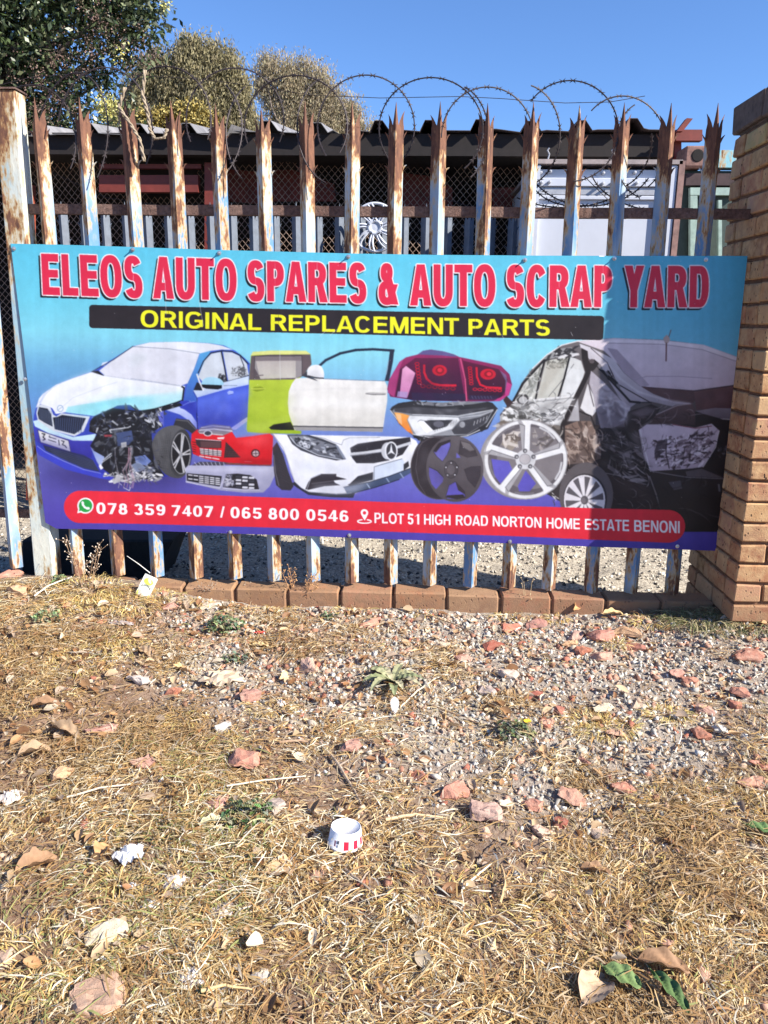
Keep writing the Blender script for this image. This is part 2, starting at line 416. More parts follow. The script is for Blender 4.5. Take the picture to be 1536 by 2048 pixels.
loop(665, 262, 70, 108, 100, 250, .05, -.06, -.1)
loop(905, 268, 72, 100, -60, 70, -.05, .07)
loop(1040, 272, 80, 104, -70, 80, .04, -.06, .08)
loop(1290, 300, 60, 96, 110, 260, .05, -.05)
loop(1130, 330, 150, 85, 230, 320, .02, .1)
mb.build('coil', M_metal_dark, wire)
mb = MB()
for pts, r in (([(-20, 175), (60, 155), (150, 148), (260, 150), (400, 158), (500, 171), (620, 190), (760, 196), (920, 193), (1000, 197), (1130, 206), (1220, 204), (1290, 192)], .0013),
               ([(95, 340), (210, 395), (330, 412), (470, 408)], .0012), ([(640, 370), (700, 400), (690, 408)], .0014), ([(870, 392), (980, 425)], .0012),
               ([(1168, 352), (1225, 408), (1225, 420)], .0016)):
    mb.tube([at(x, y, .045) for x, y in pts], r, 5)
mb.build('strand_wire', M_metal_dark, wire)

# rope hanging from wire
mb = MB()
for pts in ([(290, 140), (285, 190), (295, 225), (300, 260), (310, 278), (328, 276), (335, 255)], [(250, 175), (238, 215), (262, 250), (280, 280), (290, 330)]):
    P3 = [at(x, y, -.055) for x, y in pts]; fine = []
    for i in range(len(P3)-1):
        for k in range(7):
            q = P3[i].lerp(P3[i+1], k/7); fine.append(q)
    for ph in (0, math.pi):
        mb.tube([q+Vector((math.cos(i*1.1+ph)*.004, math.sin(i*1.1+ph)*.004, 0)) for i, q in enumerate(fine)], .0042, 6)
rp = mb.build('frayed_rope', m_plain('old_rope', (.30, .24, .17), .9, var=.4, scale=90, bump=.6), None, True)
tag(rp, 'frayed twisted rope dangling from the razor wire above the third pale', 'rope')

# ------------------------------------------------------------------ brick pillar
HT = 2.034; PXL, PXR, PY0, PY1 = 2.832, 3.37, -.28, .26
pillar = empty('brick_pillar', (3.1, 0, -.2), 'tall tan face-brick pillar at the right end of the fence', 'pillar')
mb = MB(); mb.box((PXL+.012, PY0+.012, -.35), (PXR-.012, PY1-.012, HT-.12)); mb.build('mortar', M_mortar, pillar)
mb = MB(); ch = .0845; r2 = random.Random(11)
TONES = [(0.347, 0.170, 0.090), (0.414, 0.239, 0.136), (0.306, 0.131, 0.068), (0.455, 0.294, 0.166), (0.265, 0.108, 0.057), (0.381, 0.201, 0.113), (0.331, 0.147, 0.075)]
def course(z, off, tones, prot=0.0, mbx=None):
    L = .222; g = .011; D = .106; z0, z1 = z, z+ch-.012
    def run(a, b, start, fn):
        x = start
        while x < b-.01:
            e = min(x+L, b)
            s0 = max(x, a)
            if e-s0 > .02: fn(s0, e)
            x = e+g
    c = lambda: tuple(v*r2.uniform(.85, 1.12) for v in r2.choice(tones))
    j = .003
    st = off*.116
    run(PXL-prot, PXR+prot, PXL-prot-(.116 if off else 0), lambda s, e: mbx.box((s, PY0-prot+r2.uniform(-.002, .002), z0), (e, PY0-prot+D, z1), c(), jit=j, rng=r2))
    run(PXL-prot, PXR+prot, PXL-prot-(.116 if off else 0), lambda s, e: mbx.box((s, PY1+prot-D, z0), (e, PY1+prot, z1), c(), jit=j, rng=r2))
    ya, yb = PY0-prot+D+g, PY1+prot-D-g
    run(ya, yb, ya-(0 if off else .116), lambda s, e: mbx.box((PXL-prot+r2.uniform(-.002, .002), s, z0), (PXL-prot+D, e, z1), c(), jit=j, rng=r2))
    run(ya, yb, ya-(0 if off else .116), lambda s, e: mbx.box((PXR+prot-D, s, z0), (PXR+prot, e, z1), c(), jit=j, rng=r2))
z = -.20+(.1345-ch)-.0; k = 0
zs = []
z = HT-.115-ch
while z > -.36: zs.append(z); z -= ch
for k, z in enumerate(zs): course(z, k % 2, TONES, 0, mb)
mb.build('brickwork', M_brick, pillar, bevel=.005)
mb = MB()
DT = [(.17, .11, .08), (.13, .09, .07), (.20, .12, .08)]
x = PXL-.012
while x < PXR:
    e = min(x+.222, PXR+.012); mb.box((x, PY0-.012, HT-.108), (e, PY0+.25, HT), r2.choice(DT), jit=.004, rng=r2); mb.box((x, PY0+.262, HT-.108), (e, PY1+.012, HT), r2.choice(DT), jit=.004, rng=r2); x = e+.012
mb.box((PXL+.01, PY0+.01, HT-.118), (PXR-.01, PY1-.01, HT-.014), (.12, .1, .08))
mb.build('cap_course', M_captop, pillar, bevel=.006)

# ------------------------------------------------------------------ brick kerb under the fence
kerb = empty('brick_kerb', (1.4, -.03, -.1), 'low row of orange bricks on edge under the palisade pales', 'kerb')
mb = MB(); x = -.42
KT = [(.34, .155, .085), (.38, .20, .11), (.29, .12, .07), (.40, .225, .12), (.31, .13, .075)]
while x < PXL-.01:
    L = .222+r2.uniform(-.006, .006); e = min(x+L, PXL+.02)
    zt = -.004-.011*(x/2.8)+r2.uniform(-.003, .003); yo = r2.uniform(-.004, .004)
    mb.box((x, -.075+yo, zt-.108), (e, .045+yo, zt), tuple(v*r2.uniform(.85, 1.1) for v in r2.choice(KT)), jit=.0035, rng=r2)
    x = e+.011
mb.build('brickwork', M_kerb, kerb, bevel=.007)
mb = MB(); mb.box((-.45, -.066, -.2), (PXL+.02, .055, -.026)); mb.build('mortar', M_mortar, kerb)

# ------------------------------------------------------------------ advertising banner: printed artwork painted into a dense mesh
class Art:
    """small polygon painter working in artwork units; every shape is flat print on the board"""
    def __init__(s, x0, y0, w, h):
        s.x0, s.y0, s.w, s.h = x0, y0, w, h; s.img = np.zeros((h, w, 3)); s.ox = s.oy = 0; s.k = 1.0
        s.yy, s.xx = np.mgrid[0:h, 0:w]; s.rng = np.random.RandomState(5)
        s.nz = fbm(s.xx/100., s.yy/100., 6, 2, 4)
    def view(s, ox, oy, k): s.ox, s.oy, s.k = ox, oy, k
    def T(s, pts): return np.array([(s.ox+x/s.k-s.x0, s.oy+y/s.k-s.y0) for x, y in pts], float)
    def mask(s, P):
        xa, ya = np.floor(P.min(0)).astype(int)-1; xb, yb = np.ceil(P.max(0)).astype(int)+2
        xa, ya = max(xa, 0), max(ya, 0); xb, yb = min(xb, s.w), min(yb, s.h)
        if xb <= xa or yb <= ya: return None
        m = np.zeros((yb-ya, xb-xa)); Q = np.roll(P, -1, 0); SS = 3; cols = np.arange(xa, xb)
        for r in range(ya, yb):
            for q in range(SS):
                y = r+(q+.5)/SS
                c = (P[:, 1] <= y) != (Q[:, 1] <= y)
                if not c.any(): continue
                X = np.sort(P[c, 0]+(y-P[c, 1])/(Q[c, 1]-P[c, 1])*(Q[c, 0]-P[c, 0]))
                for a, b in zip(X[::2], X[1::2]):
                    m[r-ya] += np.clip(np.minimum(cols+1, b)-np.maximum(cols, a), 0, 1)/SS
        return xa, ya, m
    def blurred(s, r, n):
        xa, ya, m = r; p = n*3; m = np.pad(m, p)
        for _ in range(3):
            for ax in (0, 1):
                k = np.cumsum(np.insert(m, 0, 0, ax), ax); L = m.shape[ax]
                i0 = np.clip(np.arange(L)-n, 0, L); i1 = np.clip(np.arange(L)+n+1, 0, L)
                m = (np.take(k, i1, ax)-np.take(k, i0, ax))/(2*n+1)
        xa -= p; ya -= p
        cx, cy = max(0, -xa), max(0, -ya); m = m[cy:, cx:]; xa += cx; ya += cy
        m = m[:max(0, s.h-ya), :max(0, s.w-xa)]
        return xa, ya, m
    def put(s, r, c, c2=None, op=1.0, horiz=False, tex=.05):
        if r is None: return
        xa, ya, m = r
        if m.size == 0: return
        h, w = m.shape; c = np.array(c, float)
        if c2 is not None:
            c2 = np.array(c2, float); t_ = (np.linspace(0, 1, w)[None, :, None] if horiz else np.linspace(0, 1, h)[:, None, None])
            col = c*(1-t_)+c2*t_
        else: col = c[None, None, :]
        col = col*(1+tex*2*(s.nz[ya:ya+h, xa:xa+w, None]-.5))
        a = (np.clip(m, 0, 1)*op)[..., None]; R = s.img[ya:ya+h, xa:xa+w]; R[:] = R*(1-a)+col*a
    def smooth(s, P, n=6):
        out = []; N = len(P)
        for i in range(N):
            p0, p1, p2, p3 = P[i-1], P[i], P[(i+1) % N], P[(i+2) % N]
            for k in range(n):
                u = k/n; out.append(.5*((2*p1)+(-p0+p2)*u+(2*p0-5*p1+4*p2-p3)*u*u+(-p0+3*p1-3*p2+p3)*u**3))
        return np.array(out)
    def poly(s, pts, c, c2=None, op=1., blur=0, sm=False, horiz=False, tex=.05):
        P = s.T(pts)
        if sm: P = s.smooth(P)
        r = s.mask(P)
        if r is None: return
        if blur: r = s.blurred(r, blur)
        s.put(r, c, c2, op, horiz, tex)
    def line(s, pts, w, c, op=1., blur=0):
        P = s.T(pts); w = w/s.k/2
        for i in range(len(P)-1):
            d = P[i+1]-P[i]; L = np.hypot(*d)
            if L < 1e-6: continue
            d /= L; n = np.array([-d[1], d[0]])*w; e = d*w*.6
            r = s.mask(np.array([P[i]-e+n, P[i+1]+e+n, P[i+1]+e-n, P[i]-e-n]))
            if r is None: continue
            if blur: r = s.blurred(r, blur)
            s.put(r, c, op=op)
    def ell(s, cx, cy, rx, ry, c, c2=None, op=1., blur=0, rot=0, tex=.05, horiz=False):
        w = np.linspace(0, 2*np.pi, 49)[:-1]; a = math.radians(rot)
        s.poly([(cx+rx*math.cos(q)*math.cos(a)-ry*math.sin(q)*math.sin(a), cy+rx*math.cos(q)*math.sin(a)+ry*math.sin(q)*math.cos(a)) for q in w], c, c2, op, blur, tex=tex, horiz=horiz)
    def glints(s, region, n, L, cols, seed, w=3, op=.75, ang=0, spread=.6):
        """curved creases and reflections following torn metal"""
        R = np.random.RandomState(seed); P = np.array(region, float); lo, hi = P.min(0), P.max(0); k = 0
        while k < n:
            p = lo+R.rand(2)*(hi-lo); Q = np.roll(P, -1, 0); c = ((P[:, 1] <= p[1]) != (Q[:, 1] <= p[1])); X = P[c, 0]+(p[1]-P[c, 1])/(Q[c, 1]-P[c, 1])*(Q[c, 0]-P[c, 0])
            if (X > p[0]).sum() % 2 == 0: continue
            k += 1; a = ang+R.randn()*spread; cv = R.randn()*.35; l = L*(.4+R.rand()); up, dn = [], []; q = p.copy()
            for i in range(7):
                t_ = i/6; ww = w*(.3+R.rand()*.9)*math.sin(math.pi*(t_*.9+.05)); nn = np.array([-math.sin(a), math.cos(a)])*ww; up.append(q+nn); dn.append(q-nn); q = q+np.array([math.cos(a), math.sin(a)])*l/6; a += cv*(.5+R.rand())
            s.poly([tuple(v) for v in up+dn[::-1]], cols[R.randint(len(cols))], op=op, blur=1 if w > 5 else 0)
    def ring(s, cx, cy, rx, ry, w, c, op=1.):
        q = np.linspace(0, 2*np.pi, 41); s.line([(cx+rx*math.cos(a), cy+ry*math.sin(a)) for a in q], w, c, op)
    def bits(s, region, n, size, cols, seed=1, op=.9, elong=2.5, ang=None, blur=0):
        """scrap, glints and creases strewn inside a region"""
        R = np.random.RandomState(seed); P = np.array(region, float); lo, hi = P.min(0), P.max(0); k = 0
        while k < n:
            p = lo+R.rand(2)*(hi-lo); Q = np.roll(P, -1, 0)
            c = ((P[:, 1] <= p[1]) != (Q[:, 1] <= p[1])); X = P[c, 0]+(p[1]-P[c, 1])/(Q[c, 1]-P[c, 1])*(Q[c, 0]-P[c, 0])
            if (X > p[0]).sum() % 2 == 0: continue
            k += 1; a = R.rand()*6.28 if ang is None else ang+R.randn()*.5; z = size*(.4+R.rand()*1.1)*(.5 if blur else 1); e = elong*(.6+R.rand())
            m = R.randint(3, 6); pts = []
            for i in range(m):
                w = 2*math.pi*(i+R.rand()*.6)/m; u, v = math.cos(w)*z*e, math.sin(w)*z
                pts.append((p[0]+u*math.cos(a)-v*math.sin(a), p[1]+u*math.sin(a)+v*math.cos(a)))
            s.poly(pts, cols[R.randint(len(cols))], op=op, blur=blur)

A = Art(5, 475, 1505, 645)
# background gradient of the print
h, w = A.h, A.w; yy = (A.yy+A.y0); xx = (A.xx+A.x0)
yn = yy-(xx-20)*.022
stops = [(480, (92, 196, 226)), (600, (112, 205, 228)), (690, (140, 214, 232)), (760, (122, 180, 220)), (820, (112, 145, 208)), (890, (112, 122, 198)), (960, (100, 98, 186)), (1010, (84, 74, 170)), (1110, (66, 52, 152))]
for ch_ in range(3): A.img[..., ch_] = np.interp(yn, [q[0] for q in stops], [q[1][ch_] for q in stops])
cool = np.clip(1-((xx-150)/420.)**2-((yn-770)/110.)**2, 0, 1)[..., None]
A.img = A.img*(1-.45*cool)+np.array([70, 130, 190])*.45*cool
rt = np.clip((xx-1150)/250., 0, 1)[..., None]*np.clip((720-yn)/60, 0, 1)[..., None]; A.img = A.img*(1-.35*rt)+np.array([70, 170, 222])*.35*rt
A.img *= (1+.05*(A.nz[..., None]-.5))
wh = (235, 238, 242)
VA = (0, 660, 3.84); VB = (360, 660, 3.84); VC = (700, 660, 3.84); VD = (1000, 660, 3.072)
# ---- blue wrecked saloon
A.view(*VA)
A.ell(900, 1110, 640, 120, (40, 30, 90), op=.8, blur=22)
A.ell(300, 960, 120, 60, (60, 50, 120), op=.5, blur=14)
A.poly([(255, 720), (262, 650), (285, 560), (325, 500), (430, 420), (560, 368), (700, 320), (780, 270), (860, 225), (1020, 123), (1150, 95), (1400, 90), (1600, 100), (1720, 118), (1810, 160), (1880, 215), (1925, 260), (1912, 430), (1900, 680), (1790, 765), (1517, 770), (1450, 1100), (1200, 1140), (870, 1140), (760, 1140), (500, 1070), (300, 950), (262, 880)], (66, 100, 205), (46, 52, 160))
A.poly([(275, 600), (300, 525), (330, 490), (430, 420), (560, 370), (700, 323), (790, 345), (1000, 380), (1200, 405), (1420, 430), (1405, 545), (1130, 622), (1040, 612), (990, 580), (860, 600), (720, 660), (500, 632), (430, 645), (400, 600), (310, 568)], (232, 236, 243))
A.poly([(500, 632), (520, 590), (700, 560), (1000, 505), (1250, 480), (1400, 462), (1400, 548), (1125, 620), (1040, 610), (985, 577), (860, 598), (720, 660)], (196, 232, 240), (160, 222, 232))
A.poly([(640, 520), (1000, 430), (1390, 445), (1398, 480), (1100, 505), (700, 560)], (222, 232, 238), op=.8, blur=2)
A.poly([(560, 600), (900, 520), (1080, 520), (980, 560), (760, 590)], (120, 205, 220), op=.5, blur=3)
A.line([(420, 640), (560, 520), (800, 430), (900, 400)], 5, (200, 208, 222), .8)
A.line([(330, 500), (360, 470), (480, 400)], 4, (180, 195, 225), .8)
A.poly([(298, 560), (330, 500), (420, 430), (350, 500), (310, 566)], (190, 200, 230), op=.9)
A.ring(462, 603, 22, 24, 5, (150, 175, 205)); A.line([(448, 612), (465, 598), (478, 592)], 4, (150, 175, 205))
A.poly([(775, 275), (785, 252), (830, 240), (800, 275)], (210, 220, 240))
A.poly([(1020, 125), (1150, 95), (1400, 90), (1600, 102), (1705, 120), (1790, 152), (1700, 150), (1620, 160), (1540, 182), (1300, 145)], (228, 231, 240))
A.poly([(760, 312), (860, 235), (1020, 127), (1300, 145), (1532, 180), (1490, 300), (1440, 410), (1380, 432), (1200, 402), (1000, 378), (800, 348)], (226, 228, 238), (214, 216, 228))
A.poly([(980, 190), (1100, 170), (1160, 200), (1080, 260), (1000, 300)], (196, 206, 214), op=.45, blur=4)
A.line([(1020, 127), (1300, 145), (1532, 180)], 4, (110, 120, 140)); A.line([(700, 322), (870, 228), (1020, 125)], 6, (50, 60, 85))
A.line([(800, 350), (1000, 380), (1200, 405), (1385, 432)], 6, (195, 200, 212)); A.line([(1000, 372), (1380, 426)], 3, (150, 160, 180))
A.poly([(700, 320), (750, 312), (790, 345), (740, 335)], (20, 22, 30)); A.line([(720, 325), (795, 350)], 5, (20, 22, 30))
A.poly([(1440, 412), (1495, 290), (1535, 180), (1620, 158), (1575, 240), (1530, 330), (1515, 470), (1560, 620), (1530, 640), (1410, 555), (1430, 440)], (90, 170, 225), (50, 75, 180))
A.line([(1395, 435), (1412, 445), (1400, 540), (1350, 560), (1120, 628)], 12, (16, 18, 28))
A.poly([(1385, 560), (1430, 540), (1560, 600), (1600, 700), (1520, 700), (1440, 650), (1380, 590)], (48, 62, 178))
A.poly([(1255, 610), (1320, 568), (1400, 600), (1470, 650), (1510, 710), (1515, 770), (1490, 735), (1440, 690), (1380, 650)], (205, 218, 245), (120, 130, 215))
A.view(*VB)
A.poly([(150, 330), (190, 235), (240, 182), (318, 168), (358, 392), (330, 402), (180, 405), (140, 360)], (206, 214, 224))
A.poly([(330, 168), (400, 172), (460, 200), (515, 258), (530, 345), (480, 362), (372, 392)], (205, 212, 222))
A.line([(140, 330), (180, 240), (235, 178), (320, 160), (400, 165), (465, 195), (525, 262)], 8, (24, 28, 40)); A.line([(318, 168), (345, 300), (360, 392)], 9, (22, 25, 35)); A.line([(462, 200), (490, 270), (500, 350)], 6, (40, 45, 60))
A.line([(330, 402), (430, 378), (530, 348)], 6, (35, 40, 55))
A.bits([(300, 355), (352, 350), (355, 392), (310, 390)], 14, 10, [(30, 30, 36), (70, 72, 78)], 3)
A.bits([(395, 290), (500, 280), (520, 350), (470, 360), (400, 350)], 60, 4, [(60, 60, 66), (90, 92, 98), (110, 112, 116)], 4, .8, 4)
A.poly([(95, 470), (170, 425), (335, 402), (530, 352), (528, 420), (330, 462), (130, 520)], (206, 222, 242), (188, 204, 234))
A.line([(335, 428), (440, 425)], 4, (110, 120, 140))
A.poly([(130, 520), (330, 462), (528, 420), (522, 560), (515, 660), (400, 760), (140, 762)], (58, 82, 205), (84, 96, 198))
for q in range(5): A.line([(170, 560+q*34), (330, 520+q*36), (500, 500+q*30)], 9, (110, 125, 215), .22, 2)
A.poly([(380, 762), (520, 668), (518, 700), (430, 765)], (170, 170, 225)); A.line([(400, 752), (515, 672)], 5, (200, 200, 240))
A.line([(130, 520), (128, 640), (135, 765)], 5, (20, 24, 70)); A.line([(100, 470), (128, 520)], 7, (40, 60, 160))
A.poly([(102, 462), (130, 400), (165, 420), (170, 465)], (30, 32, 45)); A.line([(130, 340), (150, 400), (180, 462)], 12, (228, 230, 236))
A.poly([(165, 405), (190, 372), (240, 360), (300, 372), (330, 395), (322, 425), (180, 425)], (170, 215, 236), (150, 205, 230), sm=True)
A.poly([(165, 418), (322, 424), (322, 448), (290, 457), (200, 450), (172, 440)], (14, 16, 24))
A.poly([(362, 478), (380, 465), (412, 470), (410, 488), (372, 498)], (225, 232, 245)); A.line([(372, 500), (405, 492)], 5, (30, 36, 100))
A.poly([(0, 540), (60, 555), (130, 550), (130, 640), (60, 620), (0, 600)], (50, 60, 175), op=.9); A.line([(20, 580), (60, 560), (110, 548)], 5, (140, 160, 235), .8)
A.view(*VA)
# grille and bumper
A.poly([(255, 700), (290, 690), (400, 770), (560, 822), (735, 798), (720, 852), (560, 854), (400, 806), (268, 740)], (196, 226, 236))
A.poly([(278, 640), (290, 580), (320, 570), (385, 590), (408, 650), (432, 664), (470, 638), (690, 664), (640, 780), (570, 818), (400, 772), (290, 695)], (206, 212, 222))
A.poly([(288, 640), (300, 592), (365, 604), (394, 650), (404, 742), (300, 690)], (28, 34, 52))
A.poly([(406, 672), (440, 668), (476, 652), (658, 678), (618, 768), (570, 800), (420, 762)], (28, 34, 52))
for q in range(9): A.line([(304+q*11, 600+q*3), (306+q*11, 690+q*5)], 3.4, (120, 132, 160))
for q in range(13): A.line([(430+q*17, 676), (428+q*16, 760+min(q, 6)*5)], 4.5, (84, 98, 140))
A.line([(300, 690), (330, 708)], 7, (220, 220, 225))
A.poly([(262, 735), (300, 770), (560, 850), (720, 852), (700, 985), (540, 935), (320, 880), (272, 850)], (62, 66, 176), (50, 44, 150))
A.poly([(291, 768), (525, 850), (542, 936), (312, 862)], (222, 222, 224)); A.line([(291, 768), (525, 850), (542, 936), (312, 862), (291, 768)], 4, (60, 60, 80))
A.line([(322, 795), (345, 800), (330, 822), (348, 838), (330, 846)], 8, (40, 40, 45)); A.line([(375, 820), (430, 838)], 6, (60, 60, 66)); A.line([(370, 842), (430, 862)], 6, (60, 60, 66)); A.line([(380, 810), (384, 828)], 5, (60, 60, 66)); A.line([(450, 845), (455, 885)], 7, (50, 50, 55)); A.line([(470, 850), (492, 856), (478, 880), (500, 890), (510, 905)], 7, (50, 50, 55))
A.poly([(330, 882), (540, 936), (640, 960), (710, 1000), (760, 1088), (640, 1062), (480, 990), (350, 925)], (40, 46, 72))
for q in range(7): A.line([(380+q*8, 908+q*14), (560, 958+q*14), (720+q*6, 1010+q*11)], 2.2, (86, 94, 130))
A.poly([(265, 905), (290, 885), (340, 930), (480, 1000), (640, 1070), (770, 1098), (865, 1138), (860, 1155), (760, 1140), (500, 1070), (300, 960)], (58, 66, 190))
A.line([(285, 890), (345, 935), (480, 1003), (640, 1072), (770, 1102)], 4, (160, 170, 230))
# crumpled engine bay
bay = [(690, 700), (720, 665), (860, 600), (1000, 578), (1060, 622), (1250, 592), (1380, 560), (1400, 580), (1262, 620), (1245, 740), (1160, 790), (1180, 1000), (1262, 1120), (1200, 1150), (900, 1150), (780, 1062), (770, 980), (720, 930), (690, 890), (742, 800), (682, 780)]
A.poly(bay, (26, 27, 34))
A.poly([(860, 600), (900, 580), (990, 575), (1040, 620), (960, 612)], (40, 60, 130))
A.bits(bay, 130, 11, [(70, 72, 80), (52, 54, 66), (100, 104, 114), (44, 46, 60)], 7, .8, 2.6)
A.bits([(700, 640), (1240, 600), (1240, 790), (700, 790)], 40, 7, [(150, 156, 168), (190, 194, 204), (80, 90, 130)], 8, .85, 3)
A.line([(850, 790), (840, 770), (900, 760), (980, 750), (1000, 740)], 9, (196, 200, 208)); A.line([(860, 700), (900, 730)], 14, (170, 174, 182))
A.poly([(888, 792), (1008, 772), (1022, 842), (985, 885), (900, 892)], (66, 80, 122)); A.poly([(925, 868), (968, 860), (970, 898), (930, 906)], (210, 212, 218))
A.poly([(795, 805), (860, 805), (850, 822), (800, 822)], (150, 60, 70))
A.poly([(1205, 640), (1255, 618), (1256, 742), (1222, 700)], (96, 104, 205)); A.bits([(1130, 650), (1230, 610), (1240, 720), (1130, 740)], 26, 8, [(215, 218, 226), (130, 136, 150)], 9)
A.poly([(690, 895), (720, 930), (800, 975), (770, 1060), (740, 1010), (715, 950)], (120, 140, 200), (180, 190, 220)); A.poly([(770, 1030), (792, 1062), (770, 1075), (755, 1045)], (235, 235, 240))
A.line([(790, 1000), (850, 950)], 10, (170, 176, 188)); A.line([(780, 1020), (856, 965)], 5, (220, 224, 230))
A.poly([(1030, 975), (1110, 960), (1160, 1010), (1120, 1045), (1040, 1020)], (110, 130, 190)); A.poly([(1000, 1040), (1060, 1010), (1120, 1060), (1040, 1110)], (150, 165, 200), op=.8)
A.bits([(780, 1100), (1240, 1110), (1200, 1160), (860, 1180)], 60, 9, [(200, 200, 205), (150, 152, 160), (235, 235, 238), (100, 100, 110)], 10, .95, 2.6, .2)
A.bits([(980, 1060), (1180, 1060), (1180, 1150), (1000, 1170)], 40, 9, [(215, 215, 220), (160, 162, 172), (120, 124, 150)], 12, .95, 2)
for q, (x0_, x1_) in enumerate([(1003, 940), (990, 965), (1010, 985), (1000, 1010), (985, 1000), (880, 900)]): A.line([(x0_, 905), (x0_-12+q*3, 1000), (x1_, 1080), (x1_+20, 1150), (x1_+6, 1215)], 4.5, [(205, 170, 180), (190, 140, 160), (180, 175, 185)][q % 3], .9)
A.line([(950, 1215), (990, 1235), (1000, 1210)], 5, (215, 215, 220)); A.poly([(855, 1150), (930, 1100), (950, 1120), (920, 1165), (870, 1185)], (180, 180, 186))
# front wheel turned out
A.poly([(1350, 680), (1450, 690), (1510, 760), (1520, 830), (1440, 770), (1330, 735)], (50, 50, 56)); A.line([(1350, 690), (1440, 700), (1505, 765)], 7, (100, 100, 106))
A.poly([(1165, 900), (1180, 830), (1230, 765), (1310, 735), (1380, 742), (1440, 790), (1470, 900), (1465, 1010), (1430, 1100), (1370, 1140), (1270, 1110), (1200, 1020)], (92, 92, 96), (70, 70, 74), sm=True)
for q in range(9): A.line([(1180+q*16, 850-q*8), (1172+q*15, 930), (1195+q*15, 1040+q*6)], 3.2, (60, 60, 64), .9)
for q in range(16): A.line([(1182, 830+q*16), (1290, 800+q*20)], 1.6, (125, 125, 130), .5)
A.ell(1385, 945, 84, 182, (58, 58, 62), rot=6); A.ell(1388, 948, 72, 158, (28, 28, 32), rot=6); A.ring(1388, 948, 72, 156, 6, (160, 160, 164))
for q in range(5):
    for e in (-.13, .13):
        a_ = -1.35+q*2*math.pi/5+e; A.line([(1388+12*math.cos(a_), 958+22*math.sin(a_)), (1388+70*math.cos(a_-e*.2), 950+150*math.sin(a_-e*.2))], 11, (196, 196, 200))
A.ell(1388, 958, 14, 24, (150, 150, 155))
# ---- green sliding door
A.view(*VB)
A.poly([(513, 760), (524, 600), (532, 380), (545, 195), (562, 168), (700, 158), (970, 160), (1003, 185), (1010, 260), (945, 352), (900, 380), (845, 450), (832, 560), (850, 690), (890, 770), (935, 776), (930, 798), (640, 792), (520, 782)], (196, 214, 70), (150, 178, 40))
A.poly([(545, 195), (562, 168), (700, 158), (970, 160), (1003, 187), (780, 186), (600, 190)], (222, 226, 140))
A.poly([(533, 383), (548, 198), (700, 188), (1003, 187), (1012, 262), (940, 356), (870, 380), (640, 382)], (96, 84, 88))
A.poly([(574, 200), (938, 198), (938, 350), (900, 368), (570, 378)], (150, 144, 146)); A.poly([(574, 200), (938, 198), (938, 235), (575, 238)], (126, 116, 120))
A.poly([(585, 238), (890, 235), (890, 366), (616, 374)], (188, 180, 176), (200, 196, 186)); A.line([(574, 200), (938, 198), (938, 350)], 4, (50, 46, 52)); A.line([(575, 200), (571, 378)], 4, (50, 46, 52))
A.poly([(575, 290), (620, 374), (572, 378)], (90, 80, 86)); A.line([(590, 350), (640, 346)], 8, (110, 100, 104))
A.poly([(545, 455), (575, 435), (620, 432), (655, 450), (640, 462), (590, 474)], (130, 150, 30)); A.line([(550, 452), (655, 450)], 7, (206, 220, 90))
A.poly([(520, 720), (700, 690), (840, 640), (848, 700), (700, 730), (660, 790), (520, 780)], (188, 208, 80), op=.5, blur=3)
A.poly([(620, 560), (830, 540), (836, 640), (700, 680), (540, 700)], (184, 206, 60), op=.5, blur=5)
A.poly([(685, 748), (720, 725), (850, 705), (884, 768), (780, 768), (700, 764)], (26, 26, 26))
# ---- white front door
A.poly([(890, 370), (1000, 366), (1100, 374), (1350, 384), (1572, 392), (1592, 430), (1592, 540), (1562, 740), (1556, 782), (880, 768), (860, 710), (836, 640), (830, 560), (836, 470), (860, 412)], (234, 233, 231), (222, 219, 212))
A.poly([(868, 735), (1560, 748), (1556, 782), (888, 770)], (150, 148, 150)); A.line([(870, 738), (1558, 750)], 9, (48, 48, 56))
A.poly([(840, 520), (1580, 540), (1570, 600), (836, 590)], (240, 240, 238), op=.6, blur=4)
A.line([(1060, 285), (1120, 232), (1230, 180), (1350, 154), (1480, 148), (1642, 158)], 19, (32, 44, 66)); A.poly([(1612, 158), (1645, 156), (1636, 240), (1605, 392), (1572, 390), (1595, 300)], (36, 44, 66)); A.line([(1600, 240), (1585, 340)], 8, (150, 160, 180), .6)
A.line([(1100, 374), (1350, 384), (1575, 392)], 5, (120, 135, 160))
A.poly([(935, 352), (975, 315), (1000, 360), (1030, 372), (1060, 392)], (60, 60, 70)); A.poly([(978, 345), (985, 292), (1030, 268), (1080, 275), (1105, 320), (1103, 368), (1060, 366), (1000, 356)], (240, 240, 242), (214, 216, 222), sm=True); A.line([(985, 352), (1050, 368), (1102, 370)], 9, (40, 42, 52))
A.view(*VC); A.poly([(118, 482), (160, 478), (278, 484), (274, 496), (180, 498), (130, 492)], (178, 176, 174)); A.line([(120, 490), (180, 497), (272, 495)], 4, (84, 84, 88)); A.view(*VB)
